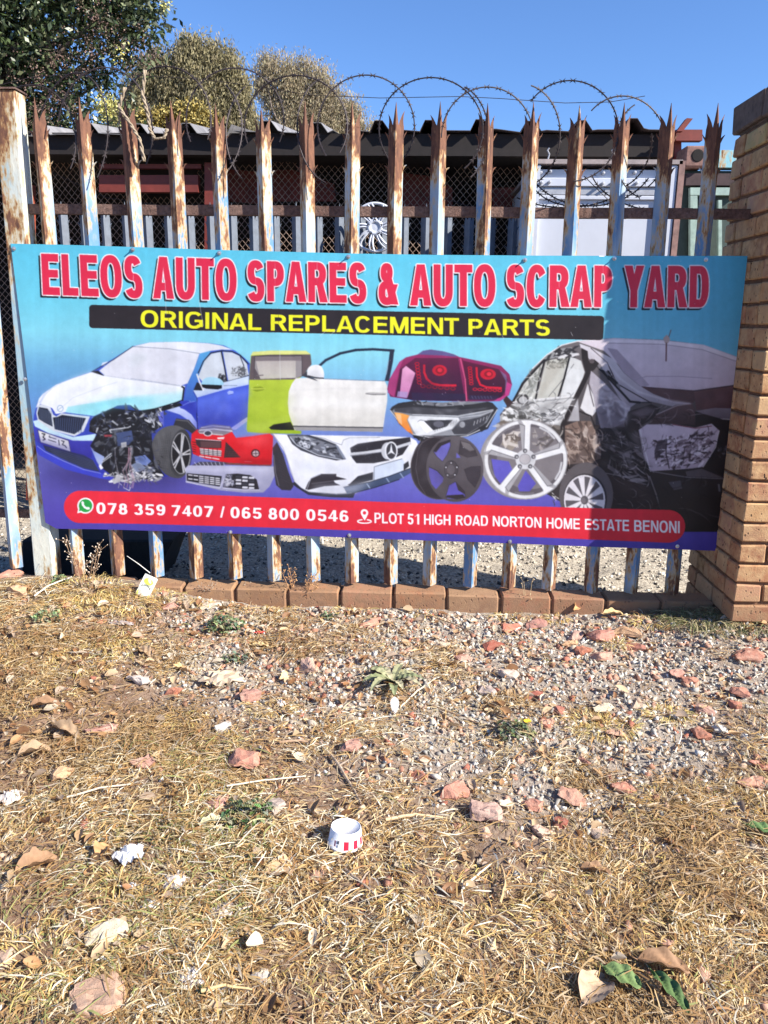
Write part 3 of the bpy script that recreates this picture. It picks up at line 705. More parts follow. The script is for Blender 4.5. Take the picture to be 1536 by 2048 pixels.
# ---- red bumper
A.poly([(88, 800), (130, 765), (330, 756), (400, 780), (430, 828), (560, 815), (690, 795), (716, 815), (705, 1032), (640, 1034), (350, 1018), (200, 992), (98, 952), (84, 870)], (226, 34, 44), (196, 22, 34))
A.poly([(430, 832), (560, 816), (690, 796), (640, 850), (520, 880), (440, 870)], (240, 70, 76), op=.5, blur=3)
A.poly([(134, 778), (160, 745), (225, 728), (260, 722), (385, 738), (412, 775), (330, 812), (150, 795)], (140, 132, 138)); A.line([(150, 770), (260, 760), (400, 776)], 9, (222, 218, 222)); A.line([(165, 750), (250, 735), (380, 748)], 7, (226, 222, 226)); A.line([(150, 792), (330, 806)], 7, (200, 196, 200)); A.ell(214, 793, 30, 20, (60, 58, 66)); A.ring(214, 793, 30, 20, 6, (226, 226, 230))
A.poly([(285, 826), (345, 820), (335, 838), (290, 838)], (240, 225, 228))
A.poly([(118, 838), (318, 852), (318, 908), (150, 905), (125, 880)], (58, 40, 46)); A.line([(120, 838), (318, 850)], 6, (216, 204, 206)); A.poly([(155, 855), (312, 858), (312, 905), (160, 900)], (92, 62, 66))
A.poly([(150, 908), (320, 925), (316, 972), (158, 955)], (214, 206, 210))
for q in range(1, 4): A.line([(150, 908+q*13), (320, 925+q*13)], 4, (40, 34, 40))
for q in range(1, 5): A.line([(150+q*34, 910), (152+q*34, 968)], 4, (40, 34, 40))
A.line([(150, 968), (300, 992)], 9, (220, 210, 214)); A.line([(190, 966), (190, 985)], 4, (150, 20, 30)); A.line([(245, 975), (245, 992)], 4, (150, 20, 30))
A.poly([(352, 858), (400, 905), (466, 978), (338, 980)], (58, 38, 42)); [A.line([(345, 880+q*16), (380+q*14, 885+q*16)], 2, (110, 70, 74)) for q in range(6)]
for q in range(5): A.line([(95, 860+q*18), (122, 866+q*18)], 5, (70, 22, 30))
A.ell(580, 946, 34, 32, (60, 24, 30)); A.ell(582, 948, 25, 23, (186, 170, 176)); A.line([(560, 950), (604, 946)], 5, (60, 50, 56)); A.line([(582, 928), (584, 966)], 5, (60, 50, 56))
A.poly([(350, 1018), (640, 1034), (705, 1032), (700, 1044), (350, 1034)], (110, 66, 60)); A.line([(495, 1008), (550, 1012)], 5, (240, 150, 150))
# ---- silver bumper
A.poly([(42, 1060), (60, 1042), (140, 1034), (330, 1040), (600, 1045), (740, 1048), (736, 1100), (690, 1200), (640, 1248), (500, 1250), (300, 1230), (130, 1186), (44, 1172)], (178, 178, 205), (146, 146, 176))
A.poly([(44, 1060), (700, 1060), (600, 1085), (200, 1085), (44, 1078)], (196, 196, 220), op=.7, blur=2)
A.poly([(90, 1040), (150, 1012), (330, 1012), (370, 1020), (330, 1040)], (70, 68, 84)); [A.line([(110+q*32, 1016), (130+q*30, 1040)], 5, (190, 190, 210)) for q in range(8)]
A.poly([(50, 1100), (100, 1104), (322, 1122), (306, 1202), (130, 1172), (52, 1158)], (34, 34, 42))
for q in range(4):
    for e in range(6):
        if e > 1 or q % 2 == 0: A.poly([(62+e*42, 1108+q*15+e*5), (98+e*42, 1112+q*15+e*5), (96+e*42, 1121+q*15+e*5), (60+e*42, 1117+q*15+e*5)], (216, 216, 226))
A.line([(44, 1165), (130, 1186), (305, 1214), (340, 1140)], 5, (210, 210, 226))
A.poly([(352, 1108), (440, 1102), (540, 1114), (590, 1148), (608, 1224), (480, 1222), (330, 1206)], (36, 34, 42))
for q in range(4):
    for e in range(3): A.poly([(430+e*50, 1118+q*26+e*4), (472+e*50, 1120+q*26+e*4), (470+e*50, 1136+q*26+e*4), (426+e*50, 1134+q*26+e*4)], (210, 210, 222) if (q+e) % 3 else (60, 60, 70))
A.poly([(350, 1110), (400, 1110), (420, 1190), (335, 1206)], (120, 120, 140)); A.bits([(350, 1115), (410, 1115), (410, 1200), (340, 1200)], 24, 6, [(40, 40, 48), (190, 190, 204)], 21, .9, 3)
A.line([(330, 1214), (480, 1226), (612, 1228)], 5, (206, 206, 222))
# ---- white car front with round star badge
A.poly([(712, 905), (745, 860), (790, 950), (830, 1080), (872, 1200), (850, 1232), (780, 1228), (738, 1190), (722, 1080)], (52, 48, 56)); A.line([(720, 960), (735, 1100), (760, 1195)], 5, (120, 118, 128)); [A.line([(742+q*3, 900+q*22), (800+q*5, 960+q*20)], 2, (84, 80, 90), .6) for q in range(12)]
A.poly([(712, 797), (830, 803), (1200, 810), (1536, 815), (1766, 822), (1815, 850), (1838, 905), (1780, 1050), (1700, 1110), (1536, 1172), (1330, 1262), (1200, 1262), (985, 1245), (930, 1210), (880, 1165), (850, 1090), (815, 960), (760, 868)], (240, 241, 246), (222, 224, 234))
A.poly([(880, 1165), (930, 1212), (990, 1243), (1200, 1262), (1345, 1252), (1330, 1288), (1160, 1284), (985, 1266), (900, 1212), (858, 1180)], (44, 46, 58))
A.poly([(960, 1000), (1250, 1040), (1290, 1080), (1100, 1075), (900, 1090)], (224, 228, 238), op=.7, blur=5)
A.line([(715, 800), (790, 900), (840, 1040), (880, 1165)], 4, (150, 150, 164)); A.line([(980, 808), (1110, 832), (1180, 862), (1242, 882), (1255, 845), (1300, 828), (1536, 824)], 4, (130, 134, 148))
A.poly([(822, 804), (900, 803), (990, 806), (1100, 838), (1200, 878), (1238, 930), (1276, 992), (1200, 1002), (1060, 972), (930, 925), (862, 875)], (60, 62, 72))
A.poly([(838, 812), (960, 812), (1080, 850), (1190, 888), (1225, 935), (1250, 984), (1180, 984), (1060, 955), (940, 910), (872, 866)], (134, 138, 150), (84, 86, 98))
A.bits([(860, 820), (980, 822), (1180, 892), (1230, 970), (1060, 945), (900, 885)], 60, 8, [(200, 204, 214), (40, 42, 50), (160, 166, 180)], 31, .85, 2.4, .35)
for q in range(3): A.ring(930+q*28, 870+q*12, 11, 14, 4, (222, 226, 236))
A.line([(845, 822), (900, 885), (1060, 960), (1240, 994)], 6, (206, 212, 224)); A.poly([(1190, 880), (1215, 890), (1276, 990), (1255, 990)], (130, 138, 156))
A.view(*VC)
A.poly([(0, 905), (60, 872), (220, 850), (462, 822), (466, 862), (405, 955), (300, 1000), (180, 1023), (50, 1023), (15, 980)], (46, 44, 52), sm=False); A.bits([(30, 900), (450, 840), (390, 950), (180, 1015), (40, 1010)], 70, 3, [(86, 84, 92), (70, 68, 76)], 33, .8, 1.5)
A.line([(6, 955), (120, 944), (240, 925)], 26, (206, 208, 216)); A.line([(6, 966), (240, 938)], 5, (90, 90, 100)); A.line([(360, 900), (462, 868)], 22, (206, 208, 216)); A.line([(365, 912), (440, 888)], 4, (80, 80, 90))
A.ell(290, 928, 50, 66, (196, 198, 206)); A.ell(317, 928, 46, 70, (150, 152, 160)); A.ell(317, 928, 38, 60, (60, 60, 68)); A.ring(317, 928, 44, 67, 9, (232, 234, 240))
for a_ in (-90, 30, 150):
    e = math.radians(a_); A.poly([(317+40*math.cos(e), 928+62*math.sin(e)), (317+10*math.cos(e+1.57), 930+10*math.sin(e+1.57)), (317+10*math.cos(e-1.57), 930+10*math.sin(e-1.57))], (230, 232, 238))
A.poly([(184, 1050), (250, 1030), (400, 988), (418, 1010), (402, 1092), (180, 1162)], (206, 216, 234)); A.line([(184, 1160), (186, 1050), (250, 1030), (400, 988)], 4, (70, 76, 92))
A.poly([(-18, 1188), (0, 1178), (60, 1122), (178, 1090), (176, 1150), (80, 1175), (0, 1198)], (48, 48, 56)); A.poly([(412, 1030), (448, 1005), (455, 1045), (412, 1078)], (48, 48, 56))
A.poly([(-50, 1206), (0, 1196), (150, 1165), (300, 1120), (470, 1056), (476, 1092), (380, 1145), (200, 1205), (0, 1262), (-20, 1262)], (76, 92, 124), (52, 64, 90)); [A.line([(x_, y_), (x_+24, y_+36)], 9, (140, 156, 186)) for x_, y_ in ((130, 1180), (280, 1136), (386, 1098))]; A.line([(-50, 1206), (150, 1166), (300, 1122), (470, 1058)], 5, (26, 30, 42)); A.line([(-10, 1262), (200, 1206), (380, 1146)], 5, (22, 24, 34))
A.view(*VB)
A.poly([(962, 1222), (985, 1170), (1010, 1135), (1080, 1105), (1202, 1104), (1200, 1124), (1282, 1145), (1180, 1156), (1190, 1172), (1232, 1192), (1110, 1200), (985, 1228)], (48, 44, 52)); A.line([(975, 1222), (1005, 1140), (1080, 1108)], 5, (170, 174, 186)); A.line([(1010, 1180), (1180, 1158)], 5, (96, 92, 100)); A.line([(990, 1244), (1200, 1258), (1320, 1250)], 5, (120, 124, 136))
# ---- tail lamp
A.view(*VC)
A.poly([(286, 455), (300, 385), (380, 245), (430, 210), (520, 188), (560, 160), (620, 150), (720, 165), (800, 188), (840, 207), (1000, 240), (1160, 275), (1225, 340), (1245, 420), (1222, 500), (1150, 547), (880, 548), (500, 540), (310, 512)], (150, 46, 100), (112, 26, 74))
A.poly([(520, 188), (560, 160), (620, 150), (720, 165), (800, 188), (822, 206), (700, 195)], (98, 88, 140)); A.poly([(300, 385), (380, 245), (410, 225), (380, 300), (350, 460), (340, 516), (290, 480)], (170, 60, 120))
A.poly([(350, 505), (385, 300), (500, 215), (830, 215), (885, 545), (480, 540)], (96, 28, 66), (44, 20, 52), sm=False)
A.poly([(380, 512), (402, 300), (430, 275), (502, 330), (440, 520)], (230, 170, 205), (196, 120, 172)); A.poly([(368, 470), (445, 476), (436, 524), (360, 512)], (170, 150, 200), op=.8)
A.poly([(868, 235), (1140, 300), (1210, 380), (1190, 470), (1160, 520), (905, 530)], (92, 24, 58), (46, 18, 46)); A.poly([(1150, 310), (1200, 345), (1215, 440), (1190, 490), (1195, 390)], (120, 110, 150), op=.7); A.poly([(1205, 400), (1243, 420), (1220, 498), (1150, 545), (1100, 546), (1190, 500)], (188, 60, 130))
A.line([(848, 222), (885, 380), (895, 542)], 9, (214, 90, 130)); A.line([(862, 222), (902, 400), (910, 540)], 4, (90, 20, 50))
A.poly([(470, 480), (885, 490), (890, 536), (480, 538)], (44, 34, 66), op=.85); A.poly([(910, 500), (1150, 505), (1120, 536), (912, 538)], (44, 34, 66), op=.85)
A.line([(570, 270), (570, 325), (590, 375), (630, 410), (690, 424), (812, 426)], 17, (214, 26, 54)); A.line([(972, 290), (975, 360), (1000, 420), (1050, 440), (1162, 446)], 15, (214, 26, 54))
for q in range(7): A.ring(515+q*3, 260+q*24, 15, 11, 5, (190, 22, 48)); A.ring(920+q*2, 292+q*20, 14, 9, 5, (190, 22, 48))
for q in range(6): A.ring(560+q*46, 430+q*4, 17, 11, 5, (150, 20, 44)); A.ring(960+q*38, 455+q*2, 15, 9, 5, (206, 30, 56))
A.ell(688, 310, 56, 42, (196, 24, 50)); A.ell(690, 310, 34, 28, (140, 18, 40)); A.ell(690, 308, 18, 16, (220, 40, 64)); A.ell(1060, 340, 60, 42, (196, 24, 50)); A.ell(1064, 338, 34, 26, (140, 18, 40)); A.ell(1068, 338, 18, 15, (224, 44, 66))
for q in range(7): A.line([(935+q*24, 508), (945+q*24, 528)], 6, (92, 92, 124), .8)
# ---- head lamp
A.poly([(306, 614), (322, 590), (370, 562), (480, 545), (700, 572), (880, 560), (1060, 550), (1095, 560), (1137, 606), (1090, 700), (1060, 760), (900, 818), (800, 828), (600, 826), (560, 862), (515, 836), (470, 800), (380, 725)], (44, 44, 50))
A.poly([(480, 545), (700, 556), (880, 548), (1050, 553), (940, 570), (700, 588), (520, 570)], (120, 122, 130)); A.bits([(380, 560), (500, 546), (900, 556), (800, 580), (500, 575)], 26, 7, [(40, 40, 46), (150, 152, 160)], 41, .9, 3, .05)
A.poly([(322, 622), (345, 600), (480, 640), (830, 652), (1105, 608), (1050, 710), (900, 806), (600, 814), (480, 802), (385, 715)], (120, 124, 132), (150, 152, 160)); A.line([(310, 616), (385, 718), (480, 800), (600, 822), (800, 824), (900, 812), (1050, 742), (1132, 610)], 6, (220, 222, 228))
A.poly([(340, 604), (480, 590), (830, 612), (1080, 594), (830, 655), (480, 645), (345, 625)], (66, 66, 74)); A.line([(480, 648), (830, 662), (1100, 612)], 5, (210, 212, 218))
A.poly([(340, 632), (400, 640), (456, 656), (438, 690), (486, 802), (440, 778), (372, 712)], (244, 170, 84), (226, 120, 50)); A.poly([(350, 640), (392, 648), (400, 730), (372, 700)], (244, 196, 150), op=.8)
A.poly([(456, 658), (600, 662), (832, 672), (842, 694), (780, 760), (620, 806), (510, 806), (486, 770), (444, 690)], (226, 229, 234)); A.poly([(600, 692), (790, 690), (740, 742), (640, 770), (570, 700)], (54, 54, 62)); A.poly([(520, 700), (570, 705), (640, 770), (590, 790), (560, 760)], (250, 250, 252)); A.ell(680, 722, 40, 24, (100, 100, 112)); A.line([(520, 705), (540, 690), (600, 700)], 4, (120, 120, 128))
for q in range(9): A.line([(650+q*20, 782-q*9), (660+q*20, 755-q*8)], 3, (120, 120, 128))
A.poly([(845, 700), (1000, 668), (1085, 632), (1030, 720), (900, 800), (800, 800), (780, 770)], (62, 62, 70)); A.ell(862, 726, 22, 24, (150, 152, 160)); [A.line([(950+q*24, 732-q*12), (958+q*24, 700-q*10)], 5, (190, 192, 198)) for q in range(5)]; A.line([(850, 672), (1000, 655), (1100, 620)], 7, (180, 182, 190))
A.poly([(985, 745), (1035, 735), (1050, 752), (1010, 784)], (40, 40, 46)); A.bits([(500, 820), (580, 820), (570, 862), (530, 850)], 12, 7, [(120, 120, 126), (30, 30, 34)], 44)
# ---- wrecked dark car on the right
A.view(*VD)
A.ell(60, 930, 240, 60, (60, 44, 120), op=.5, blur=14)
A.poly([(0, 520), (40, 470), (80, 440), (130, 330), (200, 235), (290, 150), (380, 92), (480, 66), (700, 50), (1000, 60), (1200, 84), (1330, 120), (1457, 165), (1440, 340), (1425, 560), (1385, 910), (1342, 1240), (1140, 1240), (640, 1240), (380, 1060), (290, 1010), (100, 900), (0, 800)], (110, 104, 106), (38, 32, 34))
A.poly([(380, 560), (640, 590), (860, 600), (1350, 560), (1425, 560), (1390, 880), (1342, 1240), (600, 1240), (380, 800)], (46, 38, 40), (30, 26, 28))
A.poly([(480, 72), (700, 50), (1000, 62), (1250, 90), (1457, 165), (1440, 336), (1190, 372), (880, 352), (780, 262), (640, 128)], (226, 216, 226), (206, 190, 204))
A.poly([(660, 60), (1000, 66), (1250, 95), (1455, 168), (1452, 190), (1240, 120), (1000, 86), (660, 82)], (236, 228, 236)); A.line([(655, 80), (1000, 88), (1240, 120), (1450, 192)], 4, (160, 150, 164))
A.poly([(660, 110), (720, 120), (920, 340), (870, 352), (760, 260)], (170, 158, 172)); A.line([(790, 320), (900, 285), (1100, 285), (1300, 298)], 4, (160, 148, 164)); A.line([(870, 350), (1190, 374), (1440, 342)], 6, (60, 44, 50))
A.poly([(490, 84), (560, 108), (700, 180), (760, 262), (860, 345), (1060, 425), (1180, 450), (1060, 470), (930, 440), (850, 442), (796, 480), (740, 425), (640, 262), (560, 190), (500, 120)], (222, 218, 226), (150, 142, 152))
A.line([(560, 112), (660, 200), (720, 330), (860, 410), (930, 448)], 6, (52, 44, 50)); A.line([(580, 200), (700, 330), (800, 440), (860, 446)], 13, (30, 26, 30)); A.line([(860, 446), (930, 446)], 6, (40, 36, 40)); A.bits([(600, 210), (700, 290), (720, 350), (640, 270)], 22, 10, [(26, 24, 28), (120, 116, 122)], 51, .9, 3, .8)
A.poly([(90, 440), (150, 330), (272, 190), (255, 260), (222, 432)], (206, 206, 200)); A.poly([(284, 186), (428, 168), (368, 408), (224, 432)], (198, 198, 190)); A.poly([(432, 160), (500, 190), (522, 260), (480, 402), (372, 408)], (214, 216, 216))
A.bits([(120, 400), (260, 220), (230, 300), (190, 410)], 40, 9, [(110, 112, 106), (160, 162, 158)], 52, .7, 3, 2.2); A.bits([(290, 190), (420, 175), (390, 230), (280, 240)], 60, 6, [(100, 100, 94), (70, 70, 66), (140, 140, 132)], 53, .8, 2)
A.poly([(300, 200), (400, 200), (250, 420), (230, 420)], (176, 172, 162), op=.6, blur=2); A.line([(455, 210), (400, 290), (300, 410)], 4, (110, 110, 112)); A.poly([(400, 230), (520, 250), (470, 400), (390, 400)], (222, 224, 226), op=.7)
A.line([(80, 440), (140, 330), (270, 188), (380, 158), (460, 165)], 12, (26, 24, 28)); A.line([(275, 188), (240, 310), (218, 434)], 10, (24, 22, 26)); A.line([(428, 168), (395, 300), (360, 408)], 11, (24, 22, 26)); A.poly([(270, 180), (330, 120), (440, 105), (470, 150), (400, 165), (300, 180)], (150, 150, 152)); A.bits([(280, 176), (340, 120), (450, 108), (460, 160)], 30, 8, [(40, 38, 42), (226, 226, 228)], 54, .85, 3, -.3)
A.poly([(55, 470), (90, 450), (480, 400), (440, 480), (400, 560), (370, 590), (280, 560), (200, 548), (60, 560), (0, 560), (0, 530)], (214, 214, 214), (150, 150, 150)); A.line([(80, 445), (300, 420), (480, 402)], 7, (232, 232, 234)); A.line([(100, 455), (470, 415)], 3, (80, 80, 84))
A.ell(320, 540, 62, 46, (238, 238, 240), op=.9, blur=2); A.bits([(260, 500), (390, 505), (360, 580), (270, 570)], 26, 9, [(150, 150, 152), (250, 250, 250), (70, 70, 74)], 55, .8, 3, .1); A.bits([(20, 470), (240, 470), (240, 560), (10, 620)], 60, 12, [(240, 240, 240), (110, 110, 108), (60, 58, 56)], 56, .75, 3, .2)
A.ell(140, 425, 38, 34, (60, 58, 60)); A.ell(142, 430, 26, 22, (180, 180, 182)); A.poly([(20, 430), (40, 405), (80, 445), (50, 480)], (60, 44, 46))
A.poly([(0, 560), (370, 590), (380, 900), (300, 1000), (180, 900), (60, 860), (0, 700)], (120, 112, 106), (70, 62, 62)); A.bits([(0, 580), (370, 600), (370, 860), (60, 840), (0, 700)], 70, 14, [(170, 162, 154), (60, 54, 52), (206, 200, 194), (110, 98, 90)], 57, .7, 3, .3)
A.poly([(500, 110), (540, 130), (545, 190), (580, 180), (610, 205), (585, 240), (560, 262), (500, 385), (412, 556), (400, 820), (378, 820), (374, 580), (470, 380), (528, 262), (505, 180)], (36, 30, 32)); A.ell(566, 192, 16, 14, (90, 80, 84))
A.poly([(560, 250), (640, 322), (740, 430), (802, 470), (790, 560), (700, 600), (620, 604), (590, 480), (575, 400), (550, 330)], (196, 190, 200), (150, 142, 154)); A.poly([(600, 480), (640, 400), (700, 420), (790, 520), (780, 590), (640, 610)], (100, 92, 102), op=.8, blur=3); A.poly([(495, 480), (540, 330), (575, 400), (592, 500), (560, 540)], (226, 224, 226)); A.line([(545, 330), (560, 400), (578, 470)], 6, (90, 84, 88)); A.line([(490, 500), (560, 530), (600, 640)], 10, (40, 34, 36))
A.poly([(400, 590), (480, 560), (560, 560), (620, 700), (620, 790), (560, 812), (400, 830)], (128, 106, 96), (90, 74, 68)); A.bits([(410, 590), (560, 570), (610, 780), (410, 810)], 46, 12, [(176, 156, 144), (60, 48, 44), (206, 192, 182)], 58, .65, 3, .9)
A.poly([(420, 560), (480, 420), (490, 560)], (170, 168, 172)); A.poly([(640, 600), (780, 620), (860, 700), (920, 860), (900, 960), (700, 880), (620, 780)], (30, 26, 28)); A.bits([(630, 620), (850, 620), (910, 860), (700, 870)], 34, 12, [(92, 84, 88), (60, 54, 56), (150, 140, 146)], 59, .6, 4, .7)
A.poly([(790, 500), (930, 455), (985, 480), (960, 530), (830, 612), (770, 600), (765, 560)], (44, 36, 38)); A.poly([(800, 510), (900, 470), (960, 490), (880, 545)], (120, 108, 116), op=.7, blur=2)
A.poly([(960, 520), (1080, 460), (1180, 450), (1200, 490), (1200, 585), (1060, 575), (900, 590)], (100, 78, 80), (60, 46, 48)); A.line([(960, 520), (1085, 465), (1180, 450)], 5, (170, 160, 168))
A.poly([(875, 352), (1190, 375), (1200, 430), (1180, 452), (1060, 438), (940, 392)], (86, 62, 66)); A.poly([(1190, 378), (1440, 342), (1424, 482), (1205, 492), (1198, 430)], (112, 82, 84), (90, 62, 66)); A.poly([(1200, 498), (1320, 478), (1422, 482), (1418, 552), (1370, 546), (1260, 520)], (140, 130, 140), (100, 90, 98)); A.line([(1330, 545), (1420, 550)], 5, (190, 184, 192))
A.poly([(1200, 500), (1370, 550), (1420, 555), (1390, 880), (1250, 850), (1345, 630), (1200, 590)], (40, 34, 36))
A.poly([(852, 615), (900, 580), (1060, 578), (1200, 600), (1300, 575), (1350, 620), (1320, 720), (1245, 842), (1100, 862), (925, 870), (880, 760)], (206, 192, 206), (180, 166, 180))
A.bits([(935, 680), (1020, 665), (1330, 620), (1300, 740), (1240, 830), (1040, 850), (950, 830)], 190, 8, [(70, 56, 64), (120, 104, 114), (236, 226, 236), (46, 36, 42), (150, 136, 148)], 61, .85, 2.6, -.5)
A.poly([(950, 740), (965, 690), (1020, 668), (1020, 740), (950, 790)], (60, 50, 58), op=.85); A.line([(1025, 670), (1020, 760), (1040, 850)], 6, (50, 40, 46)); A.line([(1345, 620), (1325, 720), (1248, 842)], 5, (230, 224, 232)); A.line([(1060, 580), (1200, 604), (1300, 590)], 5, (120, 60, 70)); A.line([(860, 610), (880, 700), (925, 868)], 6, (230, 224, 230))
A.poly([(930, 868), (1200, 850), (1380, 912), (1340, 1240), (1100, 1240), (990, 1100), (960, 990)], (44, 38, 40), (30, 26, 26)); A.line([(940, 870), (1150, 905), (1380, 915)], 5, (130, 124, 130)); A.poly([(1140, 870), (1240, 852), (1380, 910), (1150, 900)], (110, 102, 108), op=.7); A.poly([(1035, 935), (1110, 925), (1120, 975), (1070, 985)], (90, 88, 98), op=.8); A.line([(1130, 600), (1135, 690)], 0.1, (0, 0, 0))
A.bits([(1340, 730), (1400, 700), (1390, 790), (1330, 770)], 10, 9, [(130, 124, 130), (80, 74, 80)], 62, .6, 2); A.line([(1345, 950), (1350, 990)], 12, (120, 116, 122))
A.bits([(640, 880), (900, 900), (880, 950), (700, 930)], 26, 8, [(150, 144, 148), (90, 84, 88)], 63, .7, 4, .25); A.poly([(640, 880), (760, 920), (920, 960), (980, 1100), (980, 1240), (660, 1240), (680, 1000)], (46, 36, 38), (34, 28, 30)); A.line([(920, 900), (960, 1010), (985, 1100)], 8, (110, 104, 108)); A.line([(650, 880), (760, 900), (900, 950)], 4, (140, 134, 138)); A.ell(1020, 1140, 80, 100, (30, 26, 28), op=.8, blur=5)
A.line([(1050, 0), (1022, 90), (1020, 190)], 5, (120, 84, 84)); A.poly([(1003, 50), (1025, 28), (1046, 55), (1032, 82), (1012, 80)], (190, 170, 164)); A.line([(1022, 80), (1020, 190)], 8, (104, 70, 72))
A.ell(530, 1015, 165, 200, (92, 86, 90)); A.ell(524, 1040, 134, 158, (52, 48, 52)); A.ell(520, 1044, 122, 148, (90, 86, 92)); A.ring(520, 1044, 122, 148, 9, (226, 222, 228))
for q in range(10):
    a_ = q*2*math.pi/10+.15; A.poly([(520+24*math.cos(a_-.3), 1046+28*math.sin(a_-.3)), (520+120*math.cos(a_-.16), 1046+146*math.sin(a_-.16)), (520+120*math.cos(a_+.16), 1046+146*math.sin(a_+.16)), (520+24*math.cos(a_+.3), 1046+28*math.sin(a_+.3))], (222, 218, 224))
A.ell(514, 1048, 14, 17, (110, 104, 110)); [A.line([(610+q*9, 850+q*18), (640+q*9, 880+q*18)], 3, (130, 122, 128), .5) for q in range(8)]
A.view(*VD)
A.bits([(400, 600), (620, 620), (900, 620), (930, 860), (700, 870), (420, 800)], 60, 26, [(120, 110, 112), (30, 26, 28), (84, 74, 76), (150, 140, 142)], 81, .35, 3.5, .8, 4)
A.bits([(560, 250), (740, 430), (800, 560), (620, 600)], 26, 30, [(232, 228, 234), (110, 102, 114), (160, 154, 166)], 82, .4, 3, 1.0, 5)
A.bits([(640, 900), (900, 960), (980, 1220), (680, 1220)], 24, 30, [(90, 80, 84), (24, 20, 22), (70, 60, 62)], 83, .35, 4, .2, 6)
A.bits([(960, 900), (1370, 930), (1330, 1230), (1020, 1200)], 26, 34, [(74, 68, 72), (26, 22, 24), (60, 54, 58)], 84, .35, 4, .1, 7)
A.bits([(880, 360), (1180, 380), (1420, 360), (1410, 480), (1190, 480)], 16, 28, [(140, 112, 116), (70, 50, 54)], 85, .35, 5, .05, 5)
A.bits([(60, 470), (460, 410), (370, 580), (200, 540)], 26, 22, [(250, 250, 250), (120, 120, 124), (180, 180, 182)], 87, .4, 4, -.15, 3)
A.view(*VD)
A.line([(200, 238), (290, 152), (380, 94), (480, 68), (600, 58)], 7, (240, 238, 240), .9); A.line([(560, 118), (650, 190), (740, 300), (850, 380), (1000, 425), (1170, 452)], 6, (236, 230, 238), .8, 1)
A.glints([(410, 590), (610, 600), (620, 790), (410, 810)], 40, 70, [(214, 196, 182), (60, 46, 42), (170, 148, 136)], 201, 5, .7, 1.0)
A.glints([(620, 610), (860, 620), (920, 880), (700, 880)], 60, 90, [(128, 118, 124), (20, 16, 18), (84, 76, 80), (190, 182, 188)], 202, 4, .7, .6)
A.glints([(560, 260), (760, 440), (790, 560), (620, 600)], 22, 110, [(240, 236, 242), (90, 82, 92), (200, 194, 204)], 203, 7, .6, 1.1, .4)
A.glints([(60, 470), (460, 410), (370, 580), (200, 550)], 34, 80, [(252, 252, 252), (84, 82, 84), (130, 130, 132)], 204, 4, .75, -.2, .4)
A.glints([(20, 580), (370, 600), (370, 840), (100, 830)], 40, 70, [(220, 214, 206), (50, 44, 42), (150, 140, 132)], 205, 5, .7, .4)
A.glints([(650, 880), (960, 960), (990, 1220), (680, 1220)], 26, 120, [(96, 86, 90), (140, 132, 138), (20, 16, 18)], 206, 3, .6, .5, .5)
A.glints([(960, 880), (1370, 920), (1330, 1230), (1020, 1200)], 16, 160, [(88, 82, 88), (26, 22, 24)], 207, 5, .5, .15, .3)
A.glints([(300, 890), (470, 830), (400, 1000), (320, 1060)], 30, 50, [(240, 240, 240), (60, 58, 60)], 208, 4, .8, .8)
A.glints([(800, 490), (1180, 455), (1190, 580), (800, 600)], 18, 110, [(150, 136, 142), (36, 28, 30)], 209, 4, .6, -.15, .3)
A.glints([(940, 670), (1330, 620), (1250, 840), (950, 850)], 70, 46, [(244, 236, 244), (60, 48, 56), (110, 96, 106)], 210, 3, .8, -.8)
A.glints([(100, 420), (270, 200), (240, 420)], 14, 90, [(150, 152, 146), (232, 234, 230)], 211, 5, .6, 2.1, .3)
A.ell(530, 1015, 165, 200, (92, 86, 90)); A.ell(524, 1040, 134, 158, (52, 48, 52)); A.ell(520, 1044, 122, 148, (90, 86, 92)); A.ring(520, 1044, 122, 148, 9, (226, 222, 228))
for q in range(10):
    a_ = q*2*math.pi/10+.15; A.poly([(520+24*math.cos(a_-.3), 1046+28*math.sin(a_-.3)), (520+120*math.cos(a_-.16), 1046+146*math.sin(a_-.16)), (520+120*math.cos(a_+.16), 1046+146*math.sin(a_+.16)), (520+24*math.cos(a_+.3), 1046+28*math.sin(a_+.3))], (222, 218, 224))
A.ell(514, 1048, 14, 17, (110, 104, 110))
# ---- silver alloy wheel
A.view(*VC)
cx, cy = 1350, 995
pur = lambda y: (112, 106, 196)
A.ell(cx-28, cy+4, 326, 304, (150, 146, 148), (110, 104, 110), horiz=True); A.ell(cx, cy, 322, 308, (222, 222, 224))
import copy as _cp
snap = A.img.copy(); A.ell(cx, cy, 290, 276, (96, 90, 96)); A.ell(cx+30, cy-10, 250, 240, (128, 122, 126), op=.9)
A.poly([(1085, 990), (1220, 1010), (1250, 1080), (1170, 1200), (1110, 1120)], (96, 90, 186)); A.poly([(1290, 1200), (1350, 1080), (1430, 1180), (1380, 1240), (1300, 1240)], (92, 84, 180)); A.poly([(1160, 880), (1200, 800), (1290, 780), (1290, 880), (1240, 930)], (150, 140, 130)); A.bits([(1160, 880), (1200, 800), (1290, 780), (1290, 900)], 20, 14, [(90, 80, 76), (214, 206, 200)], 71, .8, 2.5)
A.bits([(1400, 800), (1520, 780), (1560, 900), (1420, 920)], 18, 14, [(80, 74, 74), (180, 172, 168)], 72, .7, 2.5)
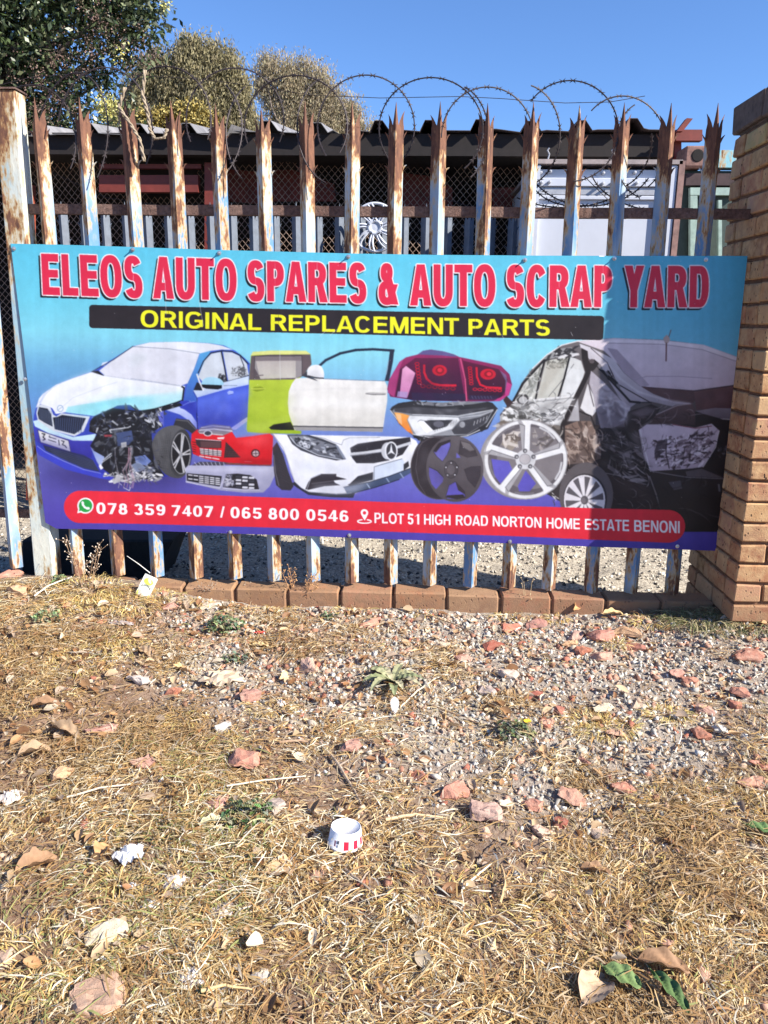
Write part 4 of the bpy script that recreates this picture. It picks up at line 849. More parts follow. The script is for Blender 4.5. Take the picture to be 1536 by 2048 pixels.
for q in range(5):
    a_ = math.radians(-88+72*q); R1, R2 = 60, 318
    def pp(r, da): return (cx+r*math.cos(a_+da)*1.03, cy+r*math.sin(a_+da)*.97)
    A.poly([pp(R1, -.45), pp(R2*.86, -.2), pp(R2, -.24), pp(R2, .14), pp(R2*.86, .08), pp(R1, .45)], (168, 166, 170))
    A.poly([pp(R1, -.25), pp(R2*.84, -.06), pp(R2, -.16), pp(R2, .14), pp(R2*.86, .10), pp(R1, .5)], (232, 232, 234)); A.line([pp(R1, -.25), pp(R2*.84, -.06), pp(R2*.9, -.2)], 4, (90, 88, 94)); A.line([pp(R1, .5), pp(R2*.86, .10)], 3, (120, 118, 124))
    b_ = a_+.63; A.line([(cx+278*math.cos(b_-.26), cy+266*math.sin(b_-.26)), (cx+280*math.cos(b_), cy+270*math.sin(b_)), (cx+278*math.cos(b_+.26), cy+266*math.sin(b_+.26))], 15, (206, 206, 210) if q in (1, 0) else (120, 116, 122), .9)
A.ring(cx, cy, 320, 305, 7, (150, 148, 152)); A.ell(cx, cy, 78, 76, (206, 206, 210)); A.ell(cx-5, cy-2, 42, 40, (180, 176, 180)); A.ring(cx-5, cy-2, 42, 40, 3, (120, 118, 122))
for q in range(5): a_ = math.radians(-90+72*q); A.ell(cx-5+68*math.cos(a_), cy+66*math.sin(a_), 17, 17, (84, 82, 88)); A.ell(cx-3+68*math.cos(a_), cy+2+66*math.sin(a_), 9, 9, (170, 170, 174))
# ---- dark wheel
A.ell(690, 1058, 226, 244, (66, 60, 66), (52, 46, 52)); A.ell(640, 1050, 165, 228, (48, 42, 48), rot=-6); A.ring(690, 1058, 224, 242, 5, (100, 94, 100), .8); A.line([(560, 850), (520, 930), (505, 1060), (530, 1180), (580, 1260)], 4, (110, 104, 110), .7)
A.ell(805, 1066, 220, 254, (92, 86, 92), (74, 68, 74), rot=-4)
bg1, bg2 = (104, 100, 188), (92, 84, 178)
A.poly([(640, 930), (680, 870), (770, 842), (772, 890), (745, 960), (710, 1010), (665, 970)], bg1); A.poly([(640, 930), (680, 870), (770, 842), (770, 860), (700, 890), (660, 940)], (48, 42, 48))
A.poly([(608, 1050), (670, 1080), (718, 1130), (712, 1165), (660, 1222), (625, 1180), (606, 1110)], bg2); A.line([(608, 1050), (670, 1080), (718, 1130)], 6, (50, 44, 50))
A.poly([(735, 1280), (760, 1190), (810, 1164), (880, 1240), (885, 1285), (820, 1298), (750, 1294)], bg2); A.poly([(735, 1285), (745, 1268), (870, 1262), (885, 1288), (820, 1298)], (48, 42, 48)); A.poly([(810, 1164), (880, 1240), (882, 1262), (830, 1230)], (56, 50, 56))
A.poly([(878, 1070), (930, 1050), (1003, 1046), (1000, 1120), (960, 1208), (905, 1150)], (58, 52, 60)); A.poly([(848, 850), (920, 870), (960, 920), (978, 965), (900, 978), (835, 950)], (60, 54, 60)); A.poly([(818, 940), (850, 980), (815, 982)], bg1); A.poly([(848, 850), (920, 870), (960, 920), (920, 930), (870, 900)], (110, 104, 108))
for pts in ([(640, 930), (680, 870), (770, 842), (772, 890), (745, 960), (710, 1010), (665, 970), (640, 930)], [(735, 1280), (760, 1190), (810, 1164), (880, 1240), (885, 1285), (820, 1298), (735, 1280)], [(878, 1070), (930, 1050), (1003, 1046), (1000, 1120), (960, 1208), (905, 1150), (878, 1070)], [(848, 850), (920, 870), (960, 920), (978, 965), (900, 978), (835, 950), (848, 850)]): A.line(pts, 3.5, (46, 40, 46))
A.ell(776, 1070, 52, 68, (70, 64, 70)); A.ell(775, 1072, 30, 38, (92, 86, 92)); A.ring(776, 1070, 52, 68, 3, (40, 36, 42))
for x_, y_ in ((778, 1018), (822, 1052), (806, 1110), (750, 1112), (738, 1052)): A.ell(x_, y_, 12, 13, (40, 36, 42)); A.ell(x_-1, y_+2, 7, 7, (190, 188, 196))
# tonal softness and reflections so the printed photographs read as photographs
A.view(*VA)
A.bits([(700, 680), (1240, 640), (1240, 1100), (800, 1060)], 50, 22, [(20, 20, 26), (90, 92, 104), (14, 14, 18), (60, 66, 90)], 90, .45, 3, None, 3)
A.bits([(1180, 800), (1300, 750), (1300, 1080), (1200, 1010)], 18, 16, [(60, 60, 62), (124, 124, 128)], 91, .4, 5, 1.5, 2)
A.bits([(280, 740), (680, 860), (680, 960), (320, 870)], 14, 24, [(90, 96, 200), (40, 36, 130)], 92, .4, 5, .25, 5)
A.view(*VB)
A.bits([(140, 540), (510, 460), (500, 660), (160, 740)], 22, 26, [(100, 124, 230), (40, 56, 170), (130, 140, 220)], 93, .35, 6, -.25, 4)
A.bits([(530, 400), (840, 400), (830, 680), (530, 760)], 18, 40, [(206, 222, 90), (150, 176, 40), (186, 206, 60)], 94, .35, 4, .2, 7)
A.bits([(440, 840), (700, 820), (690, 1010), (480, 1000)], 14, 26, [(250, 80, 84), (170, 14, 26)], 96, .35, 4, .1, 5)
A.bits([(400, 1070), (700, 1070), (640, 1230), (600, 1120)], 10, 20, [(206, 206, 226), (120, 120, 150)], 98, .4, 4, .2, 4)
A.view(*VC)
A.bits([(320, 460), (420, 230), (800, 230), (870, 520), (480, 520)], 22, 28, [(60, 16, 44), (130, 34, 84), (36, 14, 40)], 99, .3, 4, .1, 5)
A.bits([(600, 900), (1000, 960), (980, 1240), (640, 1240)], 18, 36, [(120, 114, 120), (60, 54, 60)], 101, .3, 4, .6, 7)
A.bits([(470, 980), (600, 880), (600, 1240), (520, 1200)], 12, 26, [(100, 94, 100), (36, 32, 36)], 102, .4, 5, 1.5, 5)
A.bits([(360, 610), (1080, 600), (900, 790), (500, 800)], 30, 18, [(220, 222, 226), (70, 70, 78), (150, 152, 160)], 103, .35, 4, .05, 2)
A.view(*VA)
A.poly([(500, 632), (700, 575), (1000, 530), (1200, 520), (1120, 600), (985, 577), (860, 598), (720, 660)], (128, 210, 226), op=.55, blur=5)
A.poly([(330, 500), (560, 375), (700, 325), (760, 350), (520, 450), (360, 540)], (250, 252, 255), op=.6, blur=5)
A.poly([(1040, 135), (1300, 150), (1500, 190), (1440, 300), (1200, 220)], (206, 208, 220), op=.6, blur=6)
A.glints([(700, 660), (1240, 620), (1240, 1080), (800, 1060)], 90, 60, [(16, 16, 20), (110, 114, 128), (66, 70, 90), (170, 174, 184)], 212, 3.4, .75, .3, 1.2)
A.glints([(800, 1080), (1240, 1090), (1200, 1170), (880, 1180)], 50, 44, [(236, 236, 240), (120, 120, 128), (70, 70, 76)], 213, 3.2, .85, .1, .9)
A.poly([(265, 800), (320, 880), (540, 935), (700, 985), (700, 960), (540, 905), (330, 850)], (36, 34, 120), op=.6, blur=4)
A.view(*VB)
A.poly([(130, 530), (330, 470), (526, 430), (524, 500), (330, 540), (132, 600)], (96, 122, 232), op=.6, blur=5); A.poly([(132, 690), (420, 640), (500, 640), (400, 755), (140, 760)], (36, 44, 150), op=.5, blur=6)
A.poly([(900, 690), (1560, 690), (1556, 735), (890, 725)], (196, 194, 190), op=.6, blur=5); A.line([(870, 460), (1200, 448), (1585, 455)], 4, (206, 206, 206), .8, 1)
A.poly([(850, 1000), (1000, 1040), (1230, 1060), (1530, 1040), (1500, 1080), (1200, 1090), (960, 1080)], (206, 210, 224), op=.6, blur=6); A.poly([(1000, 1200), (1300, 1190), (1500, 1150), (1340, 1250), (1100, 1255)], (198, 202, 216), op=.6, blur=5); A.poly([(1250, 880), (1300, 830), (1536, 826), (1310, 880), (1300, 980)], (214, 218, 228), op=.7, blur=4)
A.poly([(560, 830), (700, 800), (704, 860), (600, 900), (480, 890)], (250, 90, 96), op=.45, blur=5); A.poly([(470, 990), (700, 1000), (700, 1030), (480, 1020)], (140, 12, 24), op=.6, blur=3)
_k = np.array([.18, .64, .18])
for ax in (0, 1): A.img = _k[0]*np.roll(A.img, 1, ax)+_k[1]*A.img+_k[2]*np.roll(A.img, -1, ax)
A.img = A.img*(1+.04*(fbm(A.xx/10., A.yy/10., 1.4, 6, 4)-.5)[..., None])+(A.rng.rand(A.h, A.w, 1)-.5)*6
# ---- bars and icons
A.view(0, 0, 1)
def rrect(TL, TR, BR, BL, r):
    P = [np.array(p, float) for p in (TL, TR, BR, BL)]; out = []
    for i in range(4):
        p, a, b = P[i], P[i-1], P[(i+1) % 4]; u = (a-p)/np.linalg.norm(a-p)*r; v = (b-p)/np.linalg.norm(b-p)*r
        for k in range(9):
            q = k/8*math.pi/2; out.append(tuple(p+u+v-u*math.sin(q)*1-v*math.cos(q)*1))
    return out
A.poly(rrect((178, 609.5), (1209, 632), (1206.5, 680.5), (178, 656), 7), (42, 36, 40), tex=.12)
pillT = [(160, 981.5), (300, 985.5), (500, 993), (770, 1003.5), (1000, 1011), (1200, 1017), (1338, 1020)]; pillB = [(1336, 1086), (1200, 1080), (1000, 1071.5), (770, 1062.5), (500, 1054), (300, 1048.5), (160, 1046.5)]
capR = [(1337+34*math.sin(q), 1053-33*math.cos(q)) for q in np.linspace(.1, 3.0, 14)]; capL = [(160-32.5*math.sin(q), 1014+32.5*math.cos(q)) for q in np.linspace(.1, 3.0, 14)]
A.poly(pillT+capR+pillB+capL, (230, 44, 64), (216, 38, 58), tex=.04)
A.ell(170.3, 1011.7, 16.2, 16, (244, 244, 244)); A.poly([(154, 1026.8), (156.5, 1015), (166, 1024)], (244, 244, 244))
A.ell(170.5, 1011.7, 13.2, 13, (40, 160, 70)); A.poly([(157.6, 1023), (158.8, 1014), (165, 1020)], (40, 160, 70))
A.line([(164.5, 1005.5), (165.4, 1010), (169, 1014.8), (174, 1017.5), (177.2, 1017)], 4.2, (246, 246, 246)); A.ell(165, 1006, 2.5, 3.2, (246, 246, 246), rot=-30); A.ell(176, 1016.8, 3.3, 2.4, (246, 246, 246), rot=30)
A.poly([(729.2, 1040), (722.5, 1029), (721.3, 1025), (722.6, 1020.6), (726, 1018.2), (730, 1018), (734, 1019.5), (736.6, 1023.5), (736.3, 1028)], (246, 246, 246)); A.ell(729, 1025.4, 3.4, 3.5, (232, 48, 68)); A.ring(729, 1042.4, 13.5, 3.6, 2.3, (246, 246, 246))
A.poly([(723.5, 1036), (735, 1036), (733, 1041), (726, 1041)], (232, 48, 68)); A.poly([(729.2, 1041), (724.5, 1032), (734.5, 1032)], (246, 246, 246))
# ---- lettering: a small grotesque alphabet drawn from bars and bowls, painted into the print
def glyph(ch, S, B):
    """stem S (em), bar B (fraction of cap height) -> advance, outlines (x in em, y in cap heights)"""
    W = dict(A=.722, B=.722, C=.722, D=.722, E=.667, G=.778, H=.722, I=.278, L=.611, M=.833, N=.722, O=.778, P=.667, R=.722, S=.667, T=.611, U=.722, Y=.667)
    W['&'] = .76; W['/'] = .30; w = W.get(ch, .556); m = .055; l, r = m, w-m*.7; out = []
    if ch in 'OCGQ0': l, r = .038, w-.038
    if ch in 'AYT/': l, r = .012, w-.012
    if ch == 'I': l, r = (w-S)/2, (w+S)/2
    R = lambda x0, y0, x1, y1: out.append([(x0, y0), (x1, y0), (x1, y1), (x0, y1)])
    P = lambda *p: out.append(list(p))
    def band(cx, cy, rx, ry, a0, a1, s=S, b=B, e=2.35):
        o, i_ = [], []
        for k in range(29):
            q = math.radians(a0+(a1-a0)*k/28); c, n = math.cos(q), math.sin(q)
            f = lambda v: math.copysign(abs(v)**(2/e), v)
            o.append((cx+rx*f(c), cy+ry*f(n))); i_.append((cx+max(rx-s, .005)*f(c), cy+max(ry-b, .01)*f(n)))
        out.append(o+i_[::-1])
    def bowl(x, y0, y1, xr):
        cy, ry = (y0+y1)/2, (y1-y0)/2; rx = min((xr-x)*.62, .30); xc = xr-rx
        R(x, y1-B, xc+.002, y1); R(x, y0, xc+.002, y0+B); band(xc, cy, rx, ry, -90, 90)
    cx = (l+r)/2; rx = (r-l)/2
    if ch in 'O0': band(cx, .5, rx, .515, 0, 360)
    elif ch == 'C': band(cx, .5, rx, .515, 34, 326)
    elif ch == 'G': band(cx, .5, rx, .515, 38, 322); R(cx+.02, .38-0, r, .38+B*.9); R(r-S*.95, .10, r, .38+B*.5)
    elif ch == 'E': R(l, 0, l+S, 1); R(l, 0, r, B); R(l, 1-B, r-.01, 1); R(l, .52-B/2, r-.04, .52+B/2)
    elif ch == 'L': R(l, 0, l+S, 1); R(l, 0, r, B)
    elif ch == 'H': R(l, 0, l+S, 1); R(r-S, 0, r, 1); R(l, .5-B/2, r, .5+B/2)
    elif ch == 'I': R(l, 0, r, 1)
    elif ch == 'T': R(cx-S/2, 0, cx+S/2, 1); R(l, 1-B, r, 1)
    elif ch == 'U': R(l, .36, l+S, 1); R(r-S, .36, r, 1); band(cx, .38, rx, .395, 180, 360)
    elif ch == 'D': R(l, 0, l+S, 1); bowl(l, 0, 1, r)
    elif ch == 'P': R(l, 0, l+S, 1); bowl(l, .38, 1, r)
    elif ch == 'R': R(l, 0, l+S, 1); bowl(l, .42, 1, r-.02); P((cx-.03, .46), (cx+S*.75, .52), (r+.03, 0), (r+.03-S*1.16, 0))
    elif ch == 'B': R(l, 0, l+S, 1); bowl(l, .5-B/2, 1, r-.03); bowl(l, 0, .5+B/2, r)
    elif ch == 'N': R(l, 0, l+S*.94, 1); R(r-S*.94, 0, r, 1); P((l, 1), (l+S*1.05, 1), (r, 0), (r-S*1.05, 0))
    elif ch == 'M': R(l, 0, l+S*.9, 1); R(r-S*.9, 0, r, 1); P((l, 1), (l+S*1.25, 1), (cx+S*.42, 0), (cx-S*.42, 0)); P((r-S*1.25, 1), (r, 1), (cx+S*.42, 0), (cx-S*.42, 0))
    elif ch == 'A': P((l, 0), (l+S*1.06, 0), (cx+S*.08, .86), (cx+S*.56, 1), (cx-S*.56, 1)); P((r, 0), (r-S*1.06, 0), (cx-S*.08, .86), (cx-S*.56, 1), (cx+S*.56, 1)); R(l+(cx-l)*.34, .19, r-(cx-l)*.34, .19+B)
    elif ch == 'Y': R(cx-S/2, 0, cx+S/2, .42); P((l, 1), (l+S*1.12, 1), (cx+S*.5, .40), (cx-S*.5, .40)); P((r, 1), (r-S*1.12, 1), (cx-S*.5, .40), (cx+S*.5, .40))
    elif ch == 'S': h = .25+B/4; band(cx-.005, 1.01-h, rx-.012, h+.005, 22, 270); band(cx, h-.01, rx, h+.005, 90, -160)
    elif ch == '8': h = .25+B/4; band(cx, 1.01-h, rx-.03, h, 0, 360); band(cx, h-.01, rx, h+.005, 0, 360)
    elif ch == '3': h = .25+B/4; band(cx-.01, 1.01-h, rx-.02, h, 165, -90); band(cx, h-.01, rx, h+.005, 90, -165)
    elif ch == '5': R(l+.04, 1-B, r-.02, 1); P((l+.05, 1), (l+.05+S*.8, 1), (l+S*.95, .46), (l+.01, .46)); band(cx, .31, rx, .325, 130, -165)
    elif ch == '6': band(cx, .31, rx, .325, 0, 360); band(cx+.01, .5, rx+.01, .515, 40, 200)
    elif ch == '9': band(cx, .69, rx, .325, 0, 360); band(cx-.01, .5, rx+.01, .515, 220, 380)
    elif ch == '7': R(l, 1-B, r, 1); P((r, 1-B*.9), (r-S*1.1, 1-B*.9), (l+.08, 0), (l+.08+S*1.08, 0))
    elif ch == '4': R(l-.02, .21, r+.02, .21+B*.9); R(r-S-.07, 0, r-.07, 1); P((r-.07-S*.3, 1), (r-.07-S, 1), (l-.02, .26), (l-.02, .21+B), (l+.1, .33))
    elif ch == '1': R(cx-.02, 0, cx-.02+S, 1); P((l+.02, .70), (cx, 1), (cx+S*.6, 1), (cx, .80), (l+.02, .84))
    elif ch == '/': P((l, -.02), (l+S*.75, -.02), (r, 1.02), (r-S*.75, 1.02))
    elif ch == '&':
        band(cx-.05, .78, rx*.62, .235, 0, 360, S*.85, B*.9); band(cx-.04, .28, rx*.86, .30, 60, 330, S, B)
        P((l+.16, .78), (l+.16+S*1.1, .78), (r+.02, 0), (r+.02-S*1.25, 0)); P((r, .50), (r-S*.9, .50), (cx-.02, .0), (cx+.14, .04))
    return w, out
def words(items, S, B, c, shift=(0, 0), grow=0.0, op=1.0, gap=0.0):
    """items: (text, left, right, top left, top right, base left, base right[, lean])"""
    for (txt, xl, xr, tl, tr, bl, br, *sl_) in items:
        sk = sl_[0] if sl_ else 0; G = []; x = 0; xs = []
        for chh in txt:
            w, o = glyph(chh, S, B); G.append((x, o)); xs += [x+p[0] for q in o for p in q]; x += w+gap
        xa, xb = min(xs), max(xs); full = None; X0, Y0 = int(xl)-14, int(min(tl, tr))-14; X1, Y1 = int(xr)+14, int(max(bl, br))+14
        full = np.zeros((Y1-Y0, X1-X0))
        for x, o in G:
            for q in o:
                pts = []
                for (a, b) in q:
                    u = (a+x-xa)/(xb-xa); px = xl+(xr-xl)*u+sk*(1-b); by = bl+(br-bl)*u; ty = tl+(tr-tl)*u; pts.append((px+shift[0], by+(ty-by)*b+shift[1]))
                P_ = A.T(pts)
                for ox_, oy_ in ([(0, 0)] if not grow else [(grow*math.cos(k*math.pi/6), grow*math.sin(k*math.pi/6)) for k in range(12)]+[(0, 0)]):
                    r_ = A.mask(P_+np.array([ox_, oy_]))
                    if r_ is None: continue
                    xa_, ya_, m_ = r_; xx_, yy_ = xa_+A.x0-X0, ya_+A.y0-Y0
                    sub = full[yy_:yy_+m_.shape[0], xx_:xx_+m_.shape[1]]; np.maximum(sub, m_, out=sub)
        A.put((X0-A.x0, Y0-A.y0, full), c, op=op, tex=.03)
A.view(0, 0, 1)
HEAD = [('ELEOS', 81, 282, 507, 513, 589.5, 596, 4), ('AUTO', 305, 473, 513, 519, 596.5, 601.5, 1), ('SPARES', 495, 732, 521.5, 526.5, 602, 606.5, 1), ('&', 757, 797, 527, 528, 608, 609.5, 0), ('AUTO', 820, 991, 528.5, 529.5, 611, 613, 0), ('SCRAP', 1014, 1225, 530, 531.3, 613.5, 614.5, -1), ('YARD', 1250, 1418, 531.3, 532, 614.5, 614.8, -2)]
words(HEAD, .232, .19, (26, 32, 38), (-4.2, 4.6), 1.0)
words(HEAD, .232, .19, (250, 244, 248), (0, 0), 2.1)
words(HEAD, .232, .19, (222, 42, 76))
SUB = [('ORIGINAL', 281, 523, 620, 628.3, 654, 660.5), ('REPLACEMENT', 542, 918, 629, 636, 661, 669.5), ('PARTS', 937, 1100, 637.5, 639.5, 669.5, 671.5)]
words(SUB, .158, .17, (240, 240, 40))
PH = [('078', 192, 254, 1005.5, 1008, 1028, 1029.5), ('359', 267.5, 330, 1008, 1010, 1030, 1031), ('7407', 343, 426, 1010.5, 1012.5, 1031.5, 1034.5), ('/', 440, 449.5, 1013, 1013, 1035, 1035), ('065', 461, 523, 1013.5, 1016, 1036, 1037.5), ('800', 537, 598, 1016, 1018, 1038.5, 1040), ('0546', 612.5, 697, 1018.5, 1021, 1041, 1043.3)]
words(PH, .155, .17, (248, 248, 250), gap=.02)
AD = [('PLOT', 749, 808, 1024.8, 1026.8, 1045.6, 1047.5), ('51', 815.5, 838.5, 1027, 1027.7, 1047.8, 1048.4), ('HIGH', 848, 901, 1028, 1029.4, 1048.6, 1050), ('ROAD', 911.5, 976, 1030, 1031.7, 1050.4, 1052), ('NORTON', 985.5, 1083, 1032, 1035.2, 1052.5, 1056.2), ('HOME', 1093, 1160, 1035.6, 1037.4, 1056.8, 1058.8), ('ESTATE', 1170, 1258.5, 1037.8, 1040, 1059.4, 1062.8), ('BENONI', 1268.5, 1360, 1040.2, 1042.7, 1063.4, 1066.8)]
words(AD, .16, .16, (248, 248, 250))
# scuffs and faint print streaks of the old vinyl
R_ = np.random.RandomState(9)
for _ in range(90): x_, y_ = 30+R_.rand()*1400, 500+R_.rand()*580; A.ell(x_, y_, .7, .7, (235, 235, 240), op=.7)
for x_, y_, dx_, dy_ in ((398, 600, 9, 52), (660, 671, 14, -12), (1003, 668, 5, 10), (640, 672, 18, -14), (1142, 664, 4, 8), (560, 700, 1, 60), (330, 560, 2, 70)): A.line([(x_, y_), (x_+dx_*.5, y_+dy_*.55), (x_+dx_, y_+dy_)], 1.1, (225, 228, 232), .55)
streak = fbm(xx/1.0, yy*.02, .09, 3, 3)-.5
A.img *= (1+.07*streak[..., None])
A.img = np.clip(A.img, 0, 250)

TOP = [(20, 487), (130, 489.5), (266, 494), (439, 500), (697, 507), (866, 509.5), (1050, 511), (1225, 511.5), (1494, 512)]
BOT = [(91, 1057), (200, 1059), (350, 1063.5), (520, 1069), (699, 1075), (850, 1080.5), (1020, 1087), (1225, 1095), (1432, 1102)]
def edge(L, s):
    x = L[0][0]+(L[-1][0]-L[0][0])*s
    return x, np.interp(x, [p[0] for p in L], [p[1] for p in L])
SY = -.036
def wave(x, z): return .0032*np.sin(x*3.1+z*1.3)+.0018*np.sin(x*7.3-z*3.0+1)
def signpt(px, py, off=0.0):
    """artwork unit -> point of the board's surface (the board hangs in the plane just before the pales)"""
    px = np.asarray(px, float); py = np.asarray(py, float)
    d = np.array(_f)[None]+np.array(_r)[None]*((px.ravel()-768)/FPX)[:, None]-np.array(_u)[None]*((py.ravel()-1024)/FPX)[:, None]
    t_ = (SY+CD)/d[:, 1]; X = CX+d[:, 0]*t_; Z = CZ+d[:, 2]*t_
    return np.stack([X, SY+wave(X, Z)-off, Z], -1)
sign = empty('shop_banner', (1.36, SY, .2), 'wide blue printed banner board advertising auto spares and scrap yard, fixed to the fence', 'sign board')
NS, NTT = 1380, 560
S_, T_ = np.meshgrid(np.linspace(0, 1, NS), np.linspace(0, 1, NTT), indexing='ij')
x0_, y0_ = edge(TOP, S_); x1_, y1_ = edge(BOT, S_)
# a small dog-eared notch at the lower left corner and bites in the top edge
y0_ = y0_+np.where(np.abs(x0_-1204) < 6, 1.6, 0)+np.where(np.abs(x0_-1352) < 5, 1.2, 0)
cut = np.clip((.016-S_)/.016, 0, 1)*12; y1_ = y1_-cut
PXs = x0_+(x1_-x0_)*T_; PYs = y0_+(y1_-y0_)*T_
u_ = np.clip(PXs-A.x0-.5, 0, A.w-1.01); v_ = np.clip(PYs-A.y0-.5, 0, A.h-1.01); ui = u_.astype(int); vi = v_.astype(int); fu = (u_-ui)[..., None]; fv = (v_-vi)[..., None]
cimg = A.img[vi, ui]*(1-fu)*(1-fv)+A.img[vi, ui+1]*fu*(1-fv)+A.img[vi+1, ui]*(1-fu)*fv+A.img[vi+1, ui+1]*fu*fv
INK = .75
clin = lin(cimg)*INK; clin[:6] = .55 if False else clin[:6]
Vf = signpt(PXs, PYs); ids = np.arange(NS*NTT).reshape(NS, NTT)
Ff = np.stack([ids[:-1, :-1], ids[:-1, 1:], ids[1:, 1:], ids[1:, :-1]], -1).reshape(-1, 4)
t = NT('printed_vinyl', .42, 0, .35); t.col(t.attr()); t.rough(t.mrange(t.noise(t.pos(), 9, 4, .6), .3, .7, .38, .55)); M_ink = t.m
np_mesh('printed_face', Vf, Ff, clin.reshape(-1, 3), M_ink, sign, smooth=True)
# backing sheet with real thickness
ring_ = np.concatenate([ids[:, 0], ids[-1, 1:], ids[::-1, -1][1:], ids[0, ::-1][1:-1]])
Vr = Vf[ring_]; Vb = Vr.copy(); Vb[:, 1] += .004; Vr = Vr.copy(); n_ = len(Vr)
mbv = np.concatenate([Vr, Vb]); me = bpy.data.meshes.new('board'); fs_ = [(i, (i+1) % n_, n_+(i+1) % n_, n_+i) for i in range(n_)]
st_ = 8; gi = ids[::st_*2, ::st_*2]; me.from_pydata(mbv.tolist(), [], fs_); me.update()
M_board = m_plain('white_board_edge', (.7, .7, .72), .6, var=.1)
link('board_edge', me, M_board, sign)
bs = np.array([Vf[ids[i, j]] for i in np.linspace(0, NS-1, 60).astype(int) for j in (0, NTT//3, 2*NTT//3, NTT-1)]); bs[:, 1] += .004
bi = np.arange(60*4).reshape(60, 4)
np_mesh('board_back', bs, np.stack([bi[:-1, :-1], bi[1:, :-1], bi[1:, 1:], bi[:-1, 1:]], -1).reshape(-1, 4), mat=M_board, parent=sign)

bolt0 = None
for (x, y) in ((27, 497), (266, 499), (439, 506), (697, 513.5), (1050, 520), (1229, 517), (1411, 519.5), (50, 758), (461, 1064), (699, 1070), (1020, 1083), (1355, 1093)):
    p = signpt([x], [y])[0]
    if bolt0 is None:
        mb = MB(); mb.lathe([(.0, -.0075), (.0045, -.0065), (.0045, -.004), (.0085, -.0035), (.0085, -.0008), (0, -.0008)], (0, 0, 0), 'Y', 10); mb.tube([(0, -.007, 0), (0, -.016, 0)], .0028, 7)
        bolt0 = mb.build('bolt', M_galv, sign); bolt0.location = Vector(p)-Vector(sign.location); bolt0.matrix_parent_inverse = Matrix()
    else:
        b = bolt0.copy(); SC.collection.objects.link(b); b.parent = sign; b.matrix_parent_inverse = Matrix(); b.location = Vector(p)-Vector(sign.location)

# ------------------------------------------------------------------ ground cover
def px_of(X, Y, Z):
    d = np.stack([X-CX, Y+CD, Z-CZ], -1); z = d@np.array(_f); z = np.maximum(z, .05)
    return 768+FPX*(d@np.array(_r))/z, 1024-FPX*(d@np.array(_u))/z
R = np.random.RandomState(21)
def hull_rock(seed, n=13, box=(1, 1, 1), blocky=0.0):
    r = random.Random(seed); bm = bmesh.new()
    for k in range(n):
        v = Vector((r.gauss(0, 1), r.gauss(0, 1), r.gauss(0, 1))).normalized()*r.uniform(.82, 1)
        if blocky: m = max(abs(v.x), abs(v.y), abs(v.z)); v = v.lerp(v/m, blocky)
        bm.verts.new((v.x*.5*box[0], v.y*.5*box[1], v.z*.5*box[2]))
    res = bmesh.ops.convex_hull(bm, input=bm.verts[:]); bmesh.ops.delete(bm, geom=[v for v in bm.verts if not v.link_faces], context='VERTS')
    bmesh.ops.triangulate(bm, faces=bm.faces[:]); bm.verts.index_update()
    V = np.array([v.co[:] for v in bm.verts]); F = np.array([[v.index for v in f.verts] for f in bm.faces]); bm.free(); return V, F
ROCKS = [hull_rock(i, 7+i % 5, (1, .72+.02*(i % 5), .5+.03*(i % 4)), .0 if i % 2 else .45) for i in range(18)]
def rotm(a, b, c):
    ca, sa, cb, sb, cc, sc_ = np.cos(a), np.sin(a), np.cos(b), np.sin(b), np.cos(c), np.sin(c)
    Z = np.zeros_like(a); O = np.ones_like(a)
    A1 = np.stack([ca, -sa, Z, sa, ca, Z, Z, Z, O], -1).reshape(-1, 3, 3); B1 = np.stack([cb, Z, sb, Z, O, Z, -sb, Z, cb], -1).reshape(-1, 3, 3); C1 = np.stack([O, Z, Z, Z, cc, -sc_, Z, sc_, cc], -1).reshape(-1, 3, 3)
    return A1@B1@C1
def scatter_rocks(name, X, Y, size, col, sink=.25, tilt=.5, mat=None):
    n = len(X); Zg = gh(X, Y); Rm = rotm(R.rand(n)*6.28, (R.rand(n)-.5)*2*tilt, (R.rand(n)-.5)*2*tilt); pick = R.randint(len(ROCKS), size=n)
    VV, FF, CC = [], [], []; off = 0
    for k, (V, F) in enumerate(ROCKS):
        i = np.where(pick == k)[0]
        if len(i) == 0: continue
        W = np.einsum('nij,vj->nvi', Rm[i], V)*size[i][:, None, None]
        W += np.stack([X[i], Y[i], Zg[i]+size[i]*(.31-sink)], -1)[:, None, :]
        VV.append(W.reshape(-1, 3)); FF.append((F[None]+(np.arange(len(i))*len(V))[:, None, None]+off).reshape(-1, 3)); off += len(i)*len(V)
        CC.append(np.repeat(col[i], len(V), 0))
    return np_mesh(name, np.concatenate(VV), np.concatenate(FF), np.concatenate(CC), mat)
M_stone = m_attr('crushed_stone', .95, .22, 120, .4, .003, .1)
N = 100000; X = R.uniform(-1.0, 4.2, N); Y = -.09-R.rand(N)*2.9
ga = gravel_amount(X, Y); keep = R.rand(N) < ga*.95+.03; X, Y, ga = X[keep], Y[keep], ga[keep]
n = len(X); sz = .006+.024*R.rand(n)**2.6+.014*(R.rand(n) > .965); sz = sz*np.where(ga < .3, .8, 1)
pal = np.array([(.46, .43, .38), (.55, .52, .46), (.36, .34, .30), (.48, .43, .35), (.27, .25, .225), (.62, .59, .54), (.46, .35, .26), (.42, .28, .21)])
cc = pal[R.randint(len(pal), size=n)]*(.75+.45*R.rand(n))[:, None]
o = scatter_rocks('gravel', X, Y, sz, cc, .2, 1.2, M_stone); tag(o, 'loose grey crushed stone spread along the foot of the fence', 'gravel', kind='stuff')
